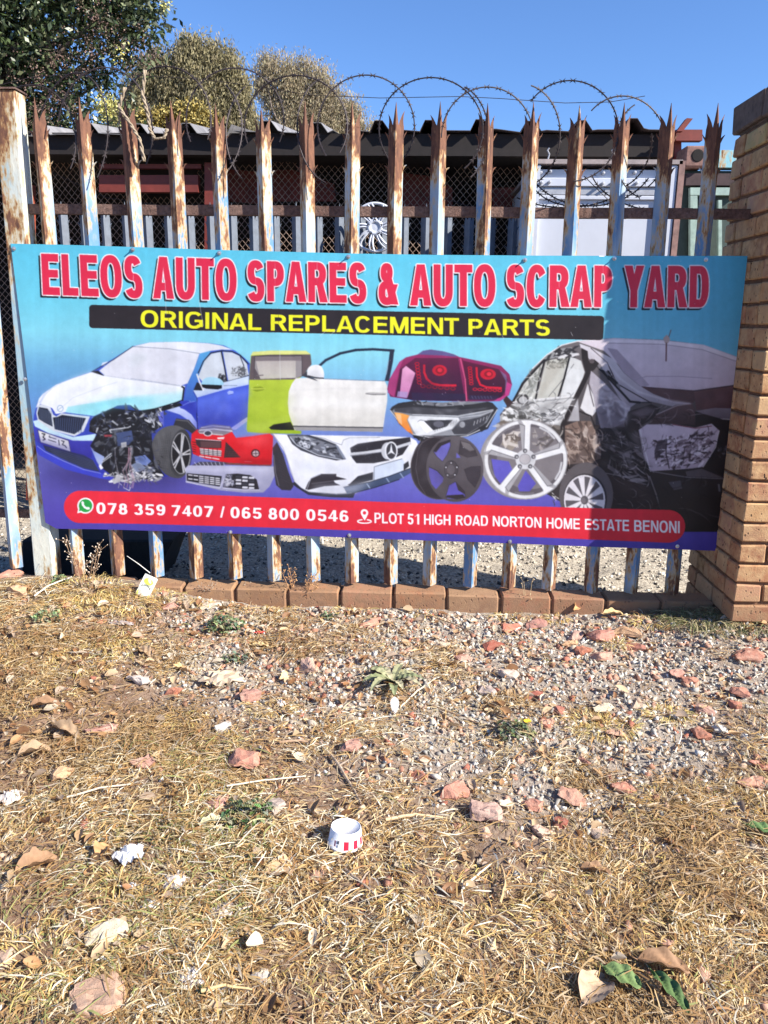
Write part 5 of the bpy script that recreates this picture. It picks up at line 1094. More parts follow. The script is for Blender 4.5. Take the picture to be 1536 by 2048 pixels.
# small chips of brick and clay, too many to count
N = 26000; X = R.uniform(-.8, 4.2, N); Y = -.10-R.rand(N)**1.15*2.6; ga = gravel_amount(X, Y)
keep = R.rand(N) < .05+.22*ga+.30*np.exp(-((Y+.30)/.25)**2)*(X > .3)+.22*np.exp(-((X-1.1)/.6)**2-((Y+.7)/.35)**2); X, Y = X[keep], Y[keep]; n = len(X); sz = .008+.040*R.rand(n)**3
pal = np.array([(.38, .19, .13), (.42, .25, .18), (.33, .13, .09), (.46, .33, .24), (.50, .41, .31), (.40, .23, .16), (.36, .30, .24), (.24, .13, .09)])
cc = pal[R.randint(len(pal), size=n)]*(.8+.4*R.rand(n))[:, None]
o = scatter_rocks('brick_rubble', X, Y, sz, cc, .28, .9, M_stone); tag(o, 'small red and pink brick chips strewn over the verge', 'rubble', kind='stuff')
N = 6500; X = R.uniform(-.7, 3.9, N); Y = -.12-R.rand(N)**1.3*1.9; ga = gravel_amount(X, Y); keep = R.rand(N) < (.07+.30*ga*np.exp(-((Y+.45)/.5)**2)+.22*np.exp(-((X-.9)/.7)**2-((Y+.65)/.4)**2))*np.clip((fbm(X, Y, 3, 2, 3)-.35)*4, .2, 1.3); X, Y = X[keep], Y[keep]; n = len(X)
o = scatter_rocks('rubble', X, Y, .020+.034*R.rand(n)**1.8, pal[R.randint(len(pal), size=n)]*(.8+.4*R.rand(n))[:, None], .30, .5, M_stone); tag(o, 'mixed brick and stone rubble thrown over the soil in front of the kerb', 'rubble', kind='stuff')
# yard gravel behind the fence
N = 14000; X = R.uniform(-1.4, 3.4, N); Y = .1+R.rand(N)**1.3*2.6; n = N; sz = .008+.03*R.rand(n)**2
pal = 1.15*np.array([(.50, .45, .37), (.38, .34, .28), (.55, .51, .44), (.28, .25, .21), (.10, .09, .08)])
o = scatter_rocks('yard_gravel', X, Y, sz, pal[R.randint(len(pal), size=n)]*(.75+.4*R.rand(n))[:, None], .2, 1.0, M_stone); tag(o, 'pale gravel on the yard floor behind the fence', 'gravel', kind='stuff')

# ---- named fragments
M_frag = None
def _frag():
    t = NT('broken_brick', .93, 0, .15); P = t.pos(); b = t.attr(); n = t.noise(P, 45, 6, .7); n2 = t.noise(P, 14, 4, .6)
    c = t.mix(t.mrange(n2, .35, .7), b, (.56, .44, .33)); c = t.mix(t.math('MULTIPLY', t.mrange(n, .45, .65), .55), b, c)
    c = t.mix(t.mrange(t.voro(P, 160), .22, .12), c, (.30, .14, .09)); t.col(c); t.bump(n, .8, .006); return t.m
M_frag = _frag()
FRAG_XY = []
def fragment(name, px, py, w, h, c, label, cat, seed, group=None, blocky=.75, flat=.6, lift=.5, mat=None, rough=.085, yaw=None):
    """one stone or broken brick, w x h photo pixels across, resting on the soil"""
    p = on_ground(px, py+h*.25); dist = (p-cam.location).dot(_f); W = w/FPX*dist*1.22; Hh = h/FPX*dist*1.15; L = max(Hh, W*.45)
    r = random.Random(seed); V, F = hull_rock(seed*7+3, 15 if blocky else 22, (W, L, min(W, L)*flat), blocky)
    bm = bmesh.new(); vs = [bm.verts.new(v) for v in V]
    for f in F: bm.faces.new([vs[i] for i in f])
    bmesh.ops.triangulate(bm, faces=bm.faces[:]); bmesh.ops.subdivide_edges(bm, edges=bm.edges[:], cuts=3, use_grid_fill=True); bmesh.ops.triangulate(bm, faces=bm.faces[:])
    from mathutils import noise as mn
    for v in bm.verts:
        q = v.co/W; n1 = mn.noise_vector(q*4+Vector((seed, 0, 0))); n2 = mn.noise_vector(q*12+Vector((0, seed, 0))); v.co = v.co*.96+n1*W*rough*.7+n2*W*rough*.28
    me = bpy.data.meshes.new(name); bm.to_mesh(me); bm.free()
    a = me.color_attributes.new('col', 'FLOAT_COLOR', 'POINT'); a.data.foreach_set('color', np.tile(np.array([*(k_*.84 for k_ in c), 1], np.float32), len(me.vertices)))
    o = link(name, me, mat or M_frag); zs_ = min(v.co.z for v in me.vertices); T_ = min(W, L)*flat
    o.rotation_euler = (r.uniform(-.14, .14), r.uniform(-.14, .14), r.uniform(-.5, .5) if yaw is None else yaw)
    o.location = (p.x, p.y, float(gh(p.x, p.y))+T_*lift*.50); tag(o, label, cat, group)
    FRAG_XY.append((p.x, p.y, max(W, L)*.52, T_)); return o
# dusty fired-clay tones
RD, PK, SAL, TAN, CRM, GRY, DRD, BRN = (.42, .16, .10), (.50, .27, .21), (.52, .24, .17), (.58, .36, .21), (.62, .52, .38), (.52, .50, .46), (.32, .10, .07), (.42, .24, .15)
GB = 'broken brick pieces on the verge'; GS = 'loose stones on the verge'
FR = [
 ('b', 22, 1146, 40, 28, SAL, 'orange-red brick piece against the foot of the far left pale'),
 ('s', 36, 1181, 44, 46, TAN, 'upright tan rock just below the orange brick piece at the left edge'),
 ('s', 277, 1354, 48, 36, (.60, .52, .47), 'whitish square stone left of the crumpled pale plastic bag'),
 ('b', 349, 1380, 28, 24, RD, 'small dark red brick chip below the crumpled pale plastic bag'),
 ('b', 500, 1385, 40, 36, PK, 'pink brick chunk right of the crumpled pale plastic bag'),
 ('b', 620, 1330, 36, 38, (.56, .36, .28), 'pale pink brick cube left of the serrated weed rosette'),
 ('b', 201, 1457, 54, 30, PK, 'flat pink brick slab beside the large curled brown leaf'),
 ('s', 123, 1540, 44, 50, TAN, 'tan wedge of sandstone below the large curled brown leaf'),
 ('b', 281, 1520, 52, 30, PK, 'thin pink brick sliver left of the big salmon brick'),
 ('b', 483, 1514, 64, 46, SAL, 'big salmon-coloured broken brick in the dry grass, left of the bent twig'),
 ('b', 702, 1490, 50, 32, PK, 'pale pink brick slab at the elbow of the bent twig'),
 ('b', 446, 1452, 30, 28, GRY, 'small grey cube stone above the big salmon brick'),
 ('b', 434, 1607, 42, 40, PK, 'pink brick lump up and left of the white tub, under a long straw'),
 ('s', 552, 1606, 38, 48, (.46, .38, .33), 'grey-brown stone shard standing up and left of the white tub'),
 ('s', 213, 1866, 84, 62, CRM, 'cream rock right above the biggest rock at lower left'),
 ('s', 203, 1972, 106, 112, (.52, .33, .23), 'biggest rock, pinkish brown, half sunk in straw at the lower left'),
 ('s', 10, 1905, 36, 50, (.55, .38, .28), 'brown stone cut by the left edge of the view near the bottom'),
 ('s', 288, 1890, 44, 26, (.56, .40, .28), 'small flat tan stone right of the cream rock'),
 ('s', 522, 1948, 40, 36, (.50, .44, .38), 'lone grey-tan stone in the straw near the bottom, below the white tub'),
 ('b', 904, 1577, 58, 40, SAL, 'bright salmon brick wedge right of the white tub'),
 ('b', 972, 1622, 58, 52, (.52, .34, .28), 'dusty pink-grey brick block right of the bright salmon wedge'),
 ('b', 1064, 1609, 38, 28, SAL, 'small orange-pink brick bit between two larger blocks in mid verge'),
 ('b', 1139, 1593, 46, 44, (.52, .28, .20), 'rounded salmon brick lump with a straw across it'),
 ('b', 1249, 1572, 46, 28, (.50, .23, .16), 'pointed pink brick wedge lying right of the rounded salmon lump'),
 ('s', 1081, 1659, 42, 36, (.58, .40, .31), 'pale pink stone behind the bent dark twig in mid verge'),
 ('b', 1121, 1640, 24, 32, DRD, 'narrow dark red brick splinter beside the pale pink stone'),
 ('s', 1198, 1656, 52, 40, (.50, .38, .29), 'brownish cracked stone at the edge of the straw, right of the red splinter'),
 ('s', 970, 1661, 28, 30, (.56, .36, .27), 'small peach stone just under the dusty pink-grey block'),
 ('b', 1203, 1268, 48, 42, (.48, .22, .17), 'chunky dusty red brick lump at the head of the rubble by the kerb'),
 ('b', 1255, 1262, 54, 26, (.54, .33, .19), 'orange-tan half brick in the rubble by the kerb'),
 ('b', 1268, 1291, 40, 26, (.44, .19, .14), 'red brick block right under the orange-tan half brick'),
 ('b', 1200, 1311, 42, 28, (.54, .31, .23), 'square pink brick block below the chunky dusty red lump'),
 ('b', 1168, 1300, 34, 22, RD, 'small red brick block left of the square pink one'),
 ('b', 1152, 1270, 40, 24, (.52, .33, .26), 'long pinkish slab leaning on the chunky dusty red lump'),
 ('s', 1138, 1284, 38, 22, TAN, 'tan chip left of the chunky red lump near the kerb'),
 ('b', 1022, 1252, 44, 28, (.45, .17, .12), 'crooked red brick piece below the fifth kerb brick'),
 ('b', 1073, 1246, 40, 28, (.42, .21, .17), 'dull red brick piece touching the gravel under the kerb'),
 ('b', 987, 1288, 38, 26, DRD, 'dark red leaning tile chip near the twig by the kerb'),
 ('b', 928, 1316, 42, 22, PK, 'flat pink chip right of the long twig'),
 ('s', 1016, 1345, 44, 30, (.58, .46, .38), 'beige-pink rough stone right of the weed rosette'),
 ('s', 978, 1379, 48, 32, (.50, .40, .35), 'mottled grey-pink stone up from the yellow flower'),
 ('b', 1067, 1391, 34, 26, (.40, .14, .10), 'red brick chip in the gravel above the yellow flower'),
 ('b', 1114, 1418, 24, 34, (.38, .15, .11), 'upright dark red chip amid the gravel right of the yellow flower'),
 ('s', 1204, 1413, 50, 28, CRM, 'smooth cream oval stone in the middle of the gravel'),
 ('s', 1274, 1409, 32, 24, (.56, .42, .30), 'small tan stone right of the smooth cream oval one'),
 ('b', 1348, 1345, 36, 22, PK, 'pale pink chip at left of two below the right pillar'),
 ('b', 1378, 1358, 30, 22, (.45, .20, .14), 'reddish chip right beside the pale pink one below the pillar'),
 ('b', 1499, 1308, 58, 34, (.45, .21, .15), 'large red brick bat at the foot of the brick pillar'),
 ('b', 1486, 1384, 46, 32, (.46, .21, .15), 'red half brick by the right edge, below the pillar'),
 ('b', 1473, 1406, 32, 26, (.40, .17, .12), 'darker red piece tucked under the half brick at right'),
 ('b', 1410, 1419, 34, 26, (.52, .30, .23), 'pink brick chip left of the red half bricks at right'),
 ('s', 1437, 1458, 32, 30, (.66, .63, .58), 'whitish angular stone at the right of the gravel'),
 ('b', 1401, 1463, 30, 36, (.42, .18, .12), 'brown-red chip left of the whitish angular stone'),
 ('b', 1094, 1443, 24, 20, (.52, .28, .20), 'tiny pink chip just above and right of the yellow flower'),
 ('b', 1520, 1530, 42, 24, (.42, .17, .12), 'dark red brick end at the right edge of the verge'),
 ('b', 1500, 1560, 60, 26, (.50, .26, .18), 'long pink brick strip at the right edge above the straw'),
 ('b', 1172, 1519, 24, 24, (.34, .16, .13), 'dull maroon chip in the lower gravel'),
 ('b', 839, 1548, 32, 22, (.42, .17, .11), 'brownish red chip up and right of the white tub'),
 ('s', 846, 1520, 26, 26, (.60, .47, .34), 'cream chip above the brownish red chip in mid verge'),
 ('b', 1335, 1886, 30, 26, (.50, .28, .20), 'lone pink chip in the straw near the lower right'),
 ('b', 1233, 1466, 44, 22, (.50, .30, .21), 'thin pink slab beside the dry grass tuft in the gravel'),
 ('s', 885, 1290, 38, 26, (.58, .48, .36), 'pale stone under the fourth kerb brick'),
 ('b', 740, 1245, 46, 26, (.46, .22, .16), 'tilted red tile piece just below the kerb at mid fence'),
 ('s', 420, 1210, 44, 30, (.60, .50, .40), 'pale lump at the kerb right of the discarded packet'),
 ('b', 340, 1212, 34, 20, PK, 'flat pink chip right below the discarded packet'),
]
for k, (ty, x, y, w, h, c, lb) in enumerate(FR):
    fragment('brick_fragment' if ty == 'b' else 'stone', x, y, w, h, c, lb, 'brick fragment' if ty == 'b' else 'stone', k+1, GB if ty == 'b' else GS, .8 if ty == 'b' else .25, .62 if ty == 'b' else .6, .45 if w < 90 else .25)

# ---- dry grass
def blades(name, X, Y, Z, L, Wd, head, pitch, curl, col, mat, segs=3, up=None):
    n = len(X); P = [np.stack([X, Y, Z], -1)]; a = head.copy(); e = pitch.copy(); V = []; half = Wd/2
    roll = (R.rand(n)-.5)*1.2
    for s in range(segs+1):
        side = np.stack([-np.sin(a)*np.cos(roll), np.cos(a)*np.cos(roll), np.sin(roll)], -1); w = half*(1 if s < segs else .15)*(.6 if s == 0 else 1)
        V.append(P[-1]+side*w[:, None]); V.append(P[-1]-side*w[:, None])
        d = np.stack([np.cos(a)*np.cos(e), np.sin(a)*np.cos(e), np.sin(e)], -1); P.append(P[-1]+d*(L/segs)[:, None])
        a = a+curl*(R.rand(n)); e = e-np.abs(pitch)*.55-.10*R.rand(n)
    V = np.stack(V, 1).reshape(-1, 3); st = 2*(segs+1); F = np.array([[2*s, 2*s+1, 2*s+3, 2*s+2] for s in range(segs)])
    F = (F[None]+(np.arange(n)*st)[:, None, None]).reshape(-1, 4)
    return np_mesh(name, V, F, np.repeat(col, st, 0), mat)
def _straw():
    t = NT('dry_straw', .62, 0, .35); t.col(t.attr()); t.b.inputs['Subsurface Weight'].default_value = 0
    tr = t.n.new('ShaderNodeBsdfTranslucent'); t.l.new(t.attr(), tr.inputs[0]); mx = t.n.new('ShaderNodeMixShader'); mx.inputs[0].default_value = .22
    t.l.new(t.b.outputs[0], mx.inputs[1]); t.l.new(tr.outputs[0], mx.inputs[2]); t.l.new(mx.outputs[0], t.n['Material Output'].inputs[0]); return t.m
M_straw = _straw()
STRAW = .95*np.array([(.66, .50, .26), (.72, .58, .34), (.56, .37, .15), (.48, .29, .11), (.78, .68, .48), (.62, .43, .19), (.80, .74, .60), (.40, .21, .08)])
def straw_cols(x, y):
    n = len(x); warm = fbm(x, y, 2.6, 3, 4); w2 = vn(x, y, 11, 4)
    idx = R.randint(len(STRAW), size=n); c = STRAW[idx]*(.62+.60*R.rand(n))[:, None]
    k = np.clip((warm-.46)*5+(w2-.5)*1.8, 0, 1)[:, None]; c = c*(1-.65*k)+np.array([.44, .26, .11])*.5*k
    g = (R.rand(n) < np.clip((fbm(x, y, 1.9, 7, 3)-.66)*1.6, 0, .15)+.004)
    c[g] = np.array([.30, .31, .11])*(.7+.6*R.rand(g.sum()))[:, None]; return c
def clear_of_fragments(x, y, f=.62):
    ok = np.ones(len(x), bool)
    for (fx, fy, fr, ft) in FRAG_XY: ok &= ((x-fx)**2+(y-fy)**2) > (fr*f)**2
    return ok
CUP = on_ground(690, 1690); FRAG_XY.append((CUP.x, CUP.y, .065, .05))
def straw_layer(N, x0, x1, dmax, lmin, lmax, wmin, wmax, zlift, pitch, dens=1.0):
    X = R.uniform(x0, x1, N); Y = -.11-R.rand(N)*dmax; ga = gravel_amount(X, Y)
    clump = np.clip((fbm(X, Y, 6, 1, 3)-.25)*2.8, .25, 1)
    keep = R.rand(N) < np.clip(1-1.12*ga, .09, 1)*clump*np.clip((fbm(X, Y, 2.1, 4, 3)-.30)*4.5, .30, 1)*dens; X, Y = X[keep], Y[keep]; ok = clear_of_fragments(X, Y); X, Y = X[ok], Y[ok]; n = len(X)
    Z = gh(X, Y)+R.rand(n)**1.6*zlift*(.35+1.1*fbm(X, Y, 5, 2, 3))
    swirl = fbm(X, Y, 1.6, 5, 2)*14; H = np.where(R.rand(n) < .5, swirl+R.randn(n)*.7, R.rand(n)*6.283)
    return X, Y, Z, lmin+(lmax-lmin)*R.rand(n)**1.5, wmin+(wmax-wmin)*R.rand(n)**2, H, pitch*R.rand(n), (R.rand(n)-.5)*1.3, straw_cols(X, Y)
parts = [straw_layer(160000, -.6, 3.8, 2.3, .008, .026, .0012, .0036, .030, .6), straw_layer(400000, -.6, 3.8, 2.3, .018, .060, .0016, .0044, .022, .40), straw_layer(90000, -.6, 3.8, 2.3, .04, .11, .0014, .0040, .034, .35)]
cat_ = [np.concatenate([p[i] for p in parts]) for i in range(9)]
o = blades('dry_grass', *cat_, M_straw); tag(o, 'matted dry golden grass and straw over the verge', 'dry grass', kind='stuff')
# upright tufts
def tufts(name, spots, label, cols, mat=M_straw, kind='stuff', cat='grass'):
    out = [[] for _ in range(9)]
    for (cx_, cy_, rad, n, L, lean) in spots:
        a = R.rand(n)*6.283; r_ = rad*np.sqrt(R.rand(n)); x = cx_+np.cos(a)*r_; y = cy_+np.sin(a)*r_*.6
        vals = (x, y, gh(x, y)-.003, L*(.5+.8*R.rand(n)), .0011+.0018*R.rand(n), a+R.randn(n)*.6, lean+(1.2-lean)*R.rand(n), (R.rand(n)-.5)*.8, cols[R.randint(len(cols), size=n)]*(.75+.5*R.rand(n))[:, None])
        for i in range(9): out[i].append(vals[i])
    o = blades(name, *[np.concatenate(v) for v in out], mat, 4); return tag(o, label, cat, kind=kind)
def G(px, py): p = on_ground(px, py); return p.x, p.y
gold = np.array([(.68, .52, .20), (.60, .42, .14), (.76, .62, .34), (.50, .42, .14), (.56, .34, .12)])
# brittle leaf flakes
def flakes(name, N, x0, x1, dmax, smin, smax, dens, cols, label):
    X = R.uniform(x0, x1, N); Y = -.11-R.rand(N)*dmax; k = R.rand(N) < dens(X, Y); X, Y = X[k], Y[k]; n = len(X); nu, nv = 4, 3; s_ = smin+(smax-smin)*R.rand(n)**2.5
    u, v = np.meshgrid(np.linspace(-1, 1, nu+1), np.linspace(-1, 1, nv+1), indexing='ij'); u = u.ravel(); v = v.ravel(); wv = v*np.sqrt(np.clip(1-u*u*.93, 0, 1))
    cu = (.1+.8*R.rand(n))[:, None]; L = np.stack([np.broadcast_to(u, (n, len(u))), wv[None]*(.45+.3*R.rand(n))[:, None]*(1+.25*(R.rand(n, len(u))-.5)), cu*wv[None]**2*.9+.35*(R.rand(n)-.3)[:, None]*u[None]**2+.12*(R.rand(n, len(u))-.5)], -1)*s_[:, None, None]*.5
    W_ = np.einsum('nij,nvj->nvi', rotm(R.rand(n)*6.28, (R.rand(n)-.5)*1.1, (R.rand(n)-.5)*1.1), L)+np.stack([X, Y, gh(X, Y)+.006+.014*R.rand(n)], -1)[:, None, :]
    F = np.array([[i*(nv+1)+j, (i+1)*(nv+1)+j, (i+1)*(nv+1)+j+1, i*(nv+1)+j+1] for i in range(nu) for j in range(nv)]); F = (F[None]+(np.arange(n)*len(u))[:, None, None]).reshape(-1, 4)
    o = np_mesh(name, W_.reshape(-1, 3), F, np.repeat(cols[R.randint(len(cols), size=n)]*(.7+.6*R.rand(n))[:, None], len(u), 0), M_straw, smooth=True); return tag(o, label, 'leaf litter', kind='stuff')
LC = np.array([(.34, .19, .09), (.44, .28, .15), (.50, .36, .22), (.26, .13, .06), (.40, .30, .22), (.56, .46, .34)])
flakes('leaf_litter', 9000, -.6, 3.6, 2.3, .012, .050, lambda x, y: .14+.55*np.clip((fbm(x, y, 2.2, 6, 3)-.44)*5, 0, 1)*np.exp(-((y+.65)/.6)**2)+.25*np.exp(-((x-.9)/.8)**2-((y+.6)/.45)**2), LC, 'brown crumbled leaf flakes strewn through the grass and rubble')
tufts('yellow_grass', [(*G(x, y), rad, n, L, .5) for x, y, rad, n, L in ((330, 1192, .07, 150, .05), (400, 1205, .05, 90, .045), (560, 1215, .06, 120, .05), (690, 1222, .05, 80, .045), (845, 1228, .05, 70, .04), (1010, 1236, .06, 90, .05), (1110, 1240, .05, 80, .05), (1300, 1246, .07, 150, .06), (180, 1185, .16, 520, .075), (250, 1210, .12, 380, .07), (120, 1215, .10, 240, .06), (215, 1280, .12, 300, .06), (60, 1310, .16, 360, .06), (150, 1330, .14, 260, .055), (60, 1400, .15, 240, .05), (250, 1300, .10, 200, .05), (365, 1440, .05, 120, .06), (375, 1540, .07, 140, .05), (240, 1770, .05, 90, .055), (310, 1840, .05, 70, .05), (1210, 1455, .11, 320, .055), (1180, 1440, .07, 160, .05), (1335, 1430, .08, 180, .05), (1230, 1290, .05, 90, .06), (540, 1420, .08, 130, .05), (440, 1480, .06, 100, .05), (1400, 1620, .2, 380, .05), (760, 1700, .1, 140, .05), (900, 1800, .2, 300, .05), (1200, 1850, .2, 300, .055), (1250, 1750, .15, 220, .06), (620, 1900, .2, 260, .055), (100, 1920, .16, 260, .06), (1440, 1900, .18, 260, .055))], 'tufts of yellow grass standing out of the straw', gold)
dark = np.array([(.16, .17, .07), (.22, .22, .09), (.40, .34, .18), (.55, .46, .26), (.10, .11, .05)])
tufts('pillar_grass', [(*G(x, y), rad, n, L, .5) for x, y, rad, n, L in ((1400, 1245, .12, 420, .10), (1460, 1235, .08, 260, .09), (1350, 1235, .09, 200, .08), (1520, 1250, .10, 320, .08), (1440, 1262, .08, 160, .06))], 'dark green and straw grass tufts growing at the foot of the brick pillar', dark)

# ------------------------------------------------------------------ litter, weeds and twigs
def placed(mbv, name, mat, px, py, rz, label, cat, group=None, dz=0.0, rx=0, ry=0, smooth=False, bevel=0):
    p = on_ground(px, py); o = mbv.build(name, mat, None, smooth, bevel); o.location = (p.x, p.y, float(gh(p.x, p.y))+dz); o.rotation_euler = (rx, ry, rz); return tag(o, label, cat, group)
M_paper = m_attr('waxed_paper', .5, .05, 30, 0)
cup = empty('paper_tub', (CUP.x, CUP.y, float(gh(CUP.x, CUP.y))+.006), 'white paper tub with red stripes lying upside down in the dry grass', 'tub')
cup.rotation_euler = (math.radians(-5), math.radians(3), 0)
def child(mb_, name, mat, par, smooth=False, bevel=0):
    o = mb_.build(name, mat, None, smooth, bevel); o.parent = par; return o
mb = MB(); Wc = (.80, .80, .82)
mb.lathe([(.0455, 0), (.0475, .001), (.0480, .003), (.0470, .006), (.0460, .0062), (.0405, .048), (.0395, .0495), (.0385, .0485), (.0380, .0470), (.0001, .0468)], (0, 0, 0), 'Z', 48, Wc)
child(mb, 'wall', M_paper, cup, True)
def patch(mb_, a0, a1, h0, h1, c, lift=.0004):
    n_ = 6; vs = []; fs = []
    for k in range(n_+1):
        a = a0+(a1-a0)*k/n_
        for h in (h0, h1):
            r_ = .0460-(h-.0062)*(.0055/.0418)+lift; vs.append((r_*math.cos(a), r_*math.sin(a), h))
    for k in range(n_): fs.append((2*k, 2*k+2, 2*k+3, 2*k+1))
    mb_.add(vs, fs, c)
rd = (.62, .02, .05)
for a in (-1.58, -.98, -.42, .14): mb = MB(); patch(mb, a, a+.30, .007, .030, rd); child(mb, 'red_stripe', M_paper, cup)
mb = MB(); dk = (.10, .10, .12)
patch(mb, -2.02, -1.86, .021, .030, (.35, .35, .37)); patch(mb, -1.99, -1.90, .012, .019, (.45, .45, .47)); patch(mb, -2.22, -2.10, .012, .028, (.55, .25, .3)); patch(mb, -1.98, -1.90, .0225, .0285, dk, .0008)
child(mb, 'printed_badge', M_paper, cup)

# discarded packet leaning on the kerb
mb = MB(); pw, ph_ = .062, .098
def leaf_sheet(mb_, w, h, nx_, ny_, f, col, flip=False, th=.0015):
    vs = []; fs = []
    for i in range(nx_+1):
        for j in range(ny_+1):
            u, v = i/nx_-.5, j/ny_; vs.append((u*w, f(u, v), v*h))
    k = (ny_+1)
    for i in range(nx_):
        for j in range(ny_): fs.append((i*k+j, (i+1)*k+j, (i+1)*k+j+1, i*k+j+1))
    mb_.add(vs, fs, col)
wf = lambda u, v: .004*math.cos(u*3)+.0018*math.sin(v*9+u*5)
leaf_sheet(mb, pw, ph_, 10, 14, lambda u, v: -wf(u, v), (.72, .72, .62)); leaf_sheet(mb, pw, ph_, 10, 14, lambda u, v: wf(u, v)*.6, (.7, .7, .66))
pk = placed(mb, 'packet', M_paper, 283, 1196, math.radians(-8), 'crumpled cream and yellow packet propped against the kerb beside a white stalk', 'packet', None, .006, math.radians(-24), math.radians(22), True)
def onpk(poly, c, name, lift=.0012):
    m_ = MB(); vs = [((u-.5)*pw, -wf(u-.5, v)-lift, v*ph_) for u, v in poly]; m_.add(vs, [tuple(range(len(vs)))], c); o = m_.build(name, M_paper); o.parent = pk; return o
onpk([(.5+.36*math.cos(a), .72+.14*math.sin(a)) for a in np.linspace(0, 6.1, 20)], (.72, .68, .10), 'yellow_panel')
onpk([(.02, .02), (.98, .02), (.98, .22), (.6, .28), (.02, .2)], (.55, .66, .12), 'lime_panel')
m_ = MB()
for k in range(6):
    u0 = .16+k*.12; arch = .60-.9*(u0-.46)**2
    for (a, b, c_, d) in ((0, 0, .022, .09), (.06, 0, .022, .09), (0, [.075, .035, .0, .04, .07, .035][k], .082, .016)):
        vs = [((u-.5)*pw, -wf(u-.5, v)-.0018, v*ph_) for u, v in ((u0+a, arch+b-.1), (u0+a+c_, arch+b-.1), (u0+a+c_, arch+b+d-.1), (u0+a, arch+b+d-.1))]; m_.add(vs, [(0, 1, 2, 3)], (.06, .07, .05))
o = m_.build('lettering', M_paper); o.parent = pk
mb = MB(); mb.tube([(0, 0, 0), (.04, .01, .05), (.09, .02, .09)], [.0022, .0018, .001], 6, (.66, .64, .58)); a_ = at(300, 1146, -.10); b_ = at(254, 1112, -.06)
mb = MB(); mb.tube([a_, a_.lerp(b_, .5)+Vector((0, 0, .003)), b_], [.0022, .0018, .0012], 6, (.72, .70, .64)); o = mb.build('stalk', M_paper); tag(o, 'thin white dry stalk sticking up from the discarded packet', 'stalk')

M_leafdry = m_attr('dry_leaf', .7, .25, 60, .3, .002)
def leaf(name, px, py, L, Wd, c, rz, label, curl=.5, dz=.012, cat='leaf', group=None, lobes=0, tilt=0.0):
    mb_ = MB(); nx_, ny_ = 14, 8; vs = []; fs = []
    for i in range(nx_+1):
        t_ = i/nx_; w_ = Wd*.5*math.sin(math.pi*min(1, t_*.96+.02))**.7*(1+lobes*math.sin(t_*26)*.5)
        for j in range(ny_+1):
            s = j/ny_*2-1; z_ = curl*w_*abs(s)**1.6+.10*L*curl*math.sin(t_*math.pi*1.3)+.004*math.sin(t_*17+s*5)
            vs.append(((t_-.5)*L, s*w_, z_))
    k = ny_+1
    for i in range(nx_):
        for j in range(ny_): fs.append((i*k+j, (i+1)*k+j, (i+1)*k+j+1, i*k+j+1))
    mb_.add(vs, fs, c); mb_.tube([(-L*.5, 0, .002), (-L*.65, .004, .004)], [.0012, .0008], 5, c)
    return placed(mb_, name, M_leafdry, px, py, rz, label, cat, group, dz, tilt, 0, True)
LB = (.27, .155, .085); LT = (.34, .23, .14); LG = (.13, .20, .06); GL = 'fallen leaves in the grass'
leaf('fallen_leaf', 75, 1745, .105, .06, LB, .7, 'big curled brown leaf near the left edge, above the cream rock', .8, .02, group=GL, lobes=.2)
leaf('fallen_leaf', 130, 1475, .12, .05, LT, -.3, 'large curled tan-brown leaf left of the flat pink brick slab', .9, .02, group=GL, lobes=.2)
leaf('fallen_leaf', 90, 1418, .10, .055, LB, .3, 'broad rusty brown leaf lying above the large curled tan one', .6, .016, group=GL)
leaf('fallen_leaf', 70, 1515, .10, .05, LT, .5, 'folded pale brown leaf below the large curled tan one', .9, .016, group=GL)
leaf('fallen_leaf', 208, 1712, .05, .05, (.38, .22, .10), 1.3, 'small cupped dark tan leaf left of the torn white paper', .9, .012, group=GL)
leaf('fallen_leaf', 357, 1342, .05, .035, (.60, .42, .20), .2, 'small yellow-brown leaf next to the crumpled plastic bag', .6, .012, group=GL)
leaf('fallen_leaf', 520, 1296, .07, .03, (.60, .46, .24), .1, 'narrow yellow leaf in the stones left of the serrated weed', .4, .012, group=GL)
leaf('fallen_leaf', 290, 1312, .07, .05, LT, -.5, 'pale folded leaf above the whitish square stone', .7, .012, group=GL)
leaf('fallen_leaf', 568, 1362, .055, .03, (.62, .44, .24), 1.2, 'pointed tan leaf standing upright between stones', .5, .02, group=GL, tilt=.8)
leaf('fallen_leaf', 1190, 1995, .10, .075, (.42, .30, .20), .9, 'broad pale brown leaf at the bottom, left of the flat green leaf', .5, .02, group=GL)
leaf('fallen_leaf', 1325, 1945, .11, .05, LB, -.2, 'brown leaf lying between the two green leaves at the bottom', .7, .02, group=GL)
leaf('fallen_leaf', 1242, 1972, .085, .05, (.15, .22, .08), -.6, 'green leaf lying flat in the straw at the bottom', .35, .025, group=GL)
leaf('fallen_leaf', 1337, 2002, .11, .035, (.09, .15, .05), -1.1, 'dark green pointed leaf in the straw at the bottom right', .5, .028, group=GL)
leaf('fallen_leaf', 1522, 1672, .08, .04, (.12, .20, .07), -.5, 'green leaf cut by the right edge of the view', .4, .02, group=GL)
leaf('fallen_leaf', 412, 1992, .035, .025, (.14, .22, .06), .2, 'tiny green leaf right of the biggest rock', .5, .012, group=GL)
leaf('fallen_leaf', 1190, 1752, .08, .03, LB, -.1, 'thin curled brown leaf in the straw right of the white tub', .8, .016, group=GL)
leaf('fallen_leaf', 425, 1655, .07, .03, (.46, .44, .28), .5, 'pale green folded leaf above the dark green weed', .6, .02, group=GL)
leaf('fallen_leaf', 570, 1745, .10, .07, (.50, .34, .20), .4, 'flat ragged brown leaf below left of the white tub', .3, .012, group=GL, lobes=.3)
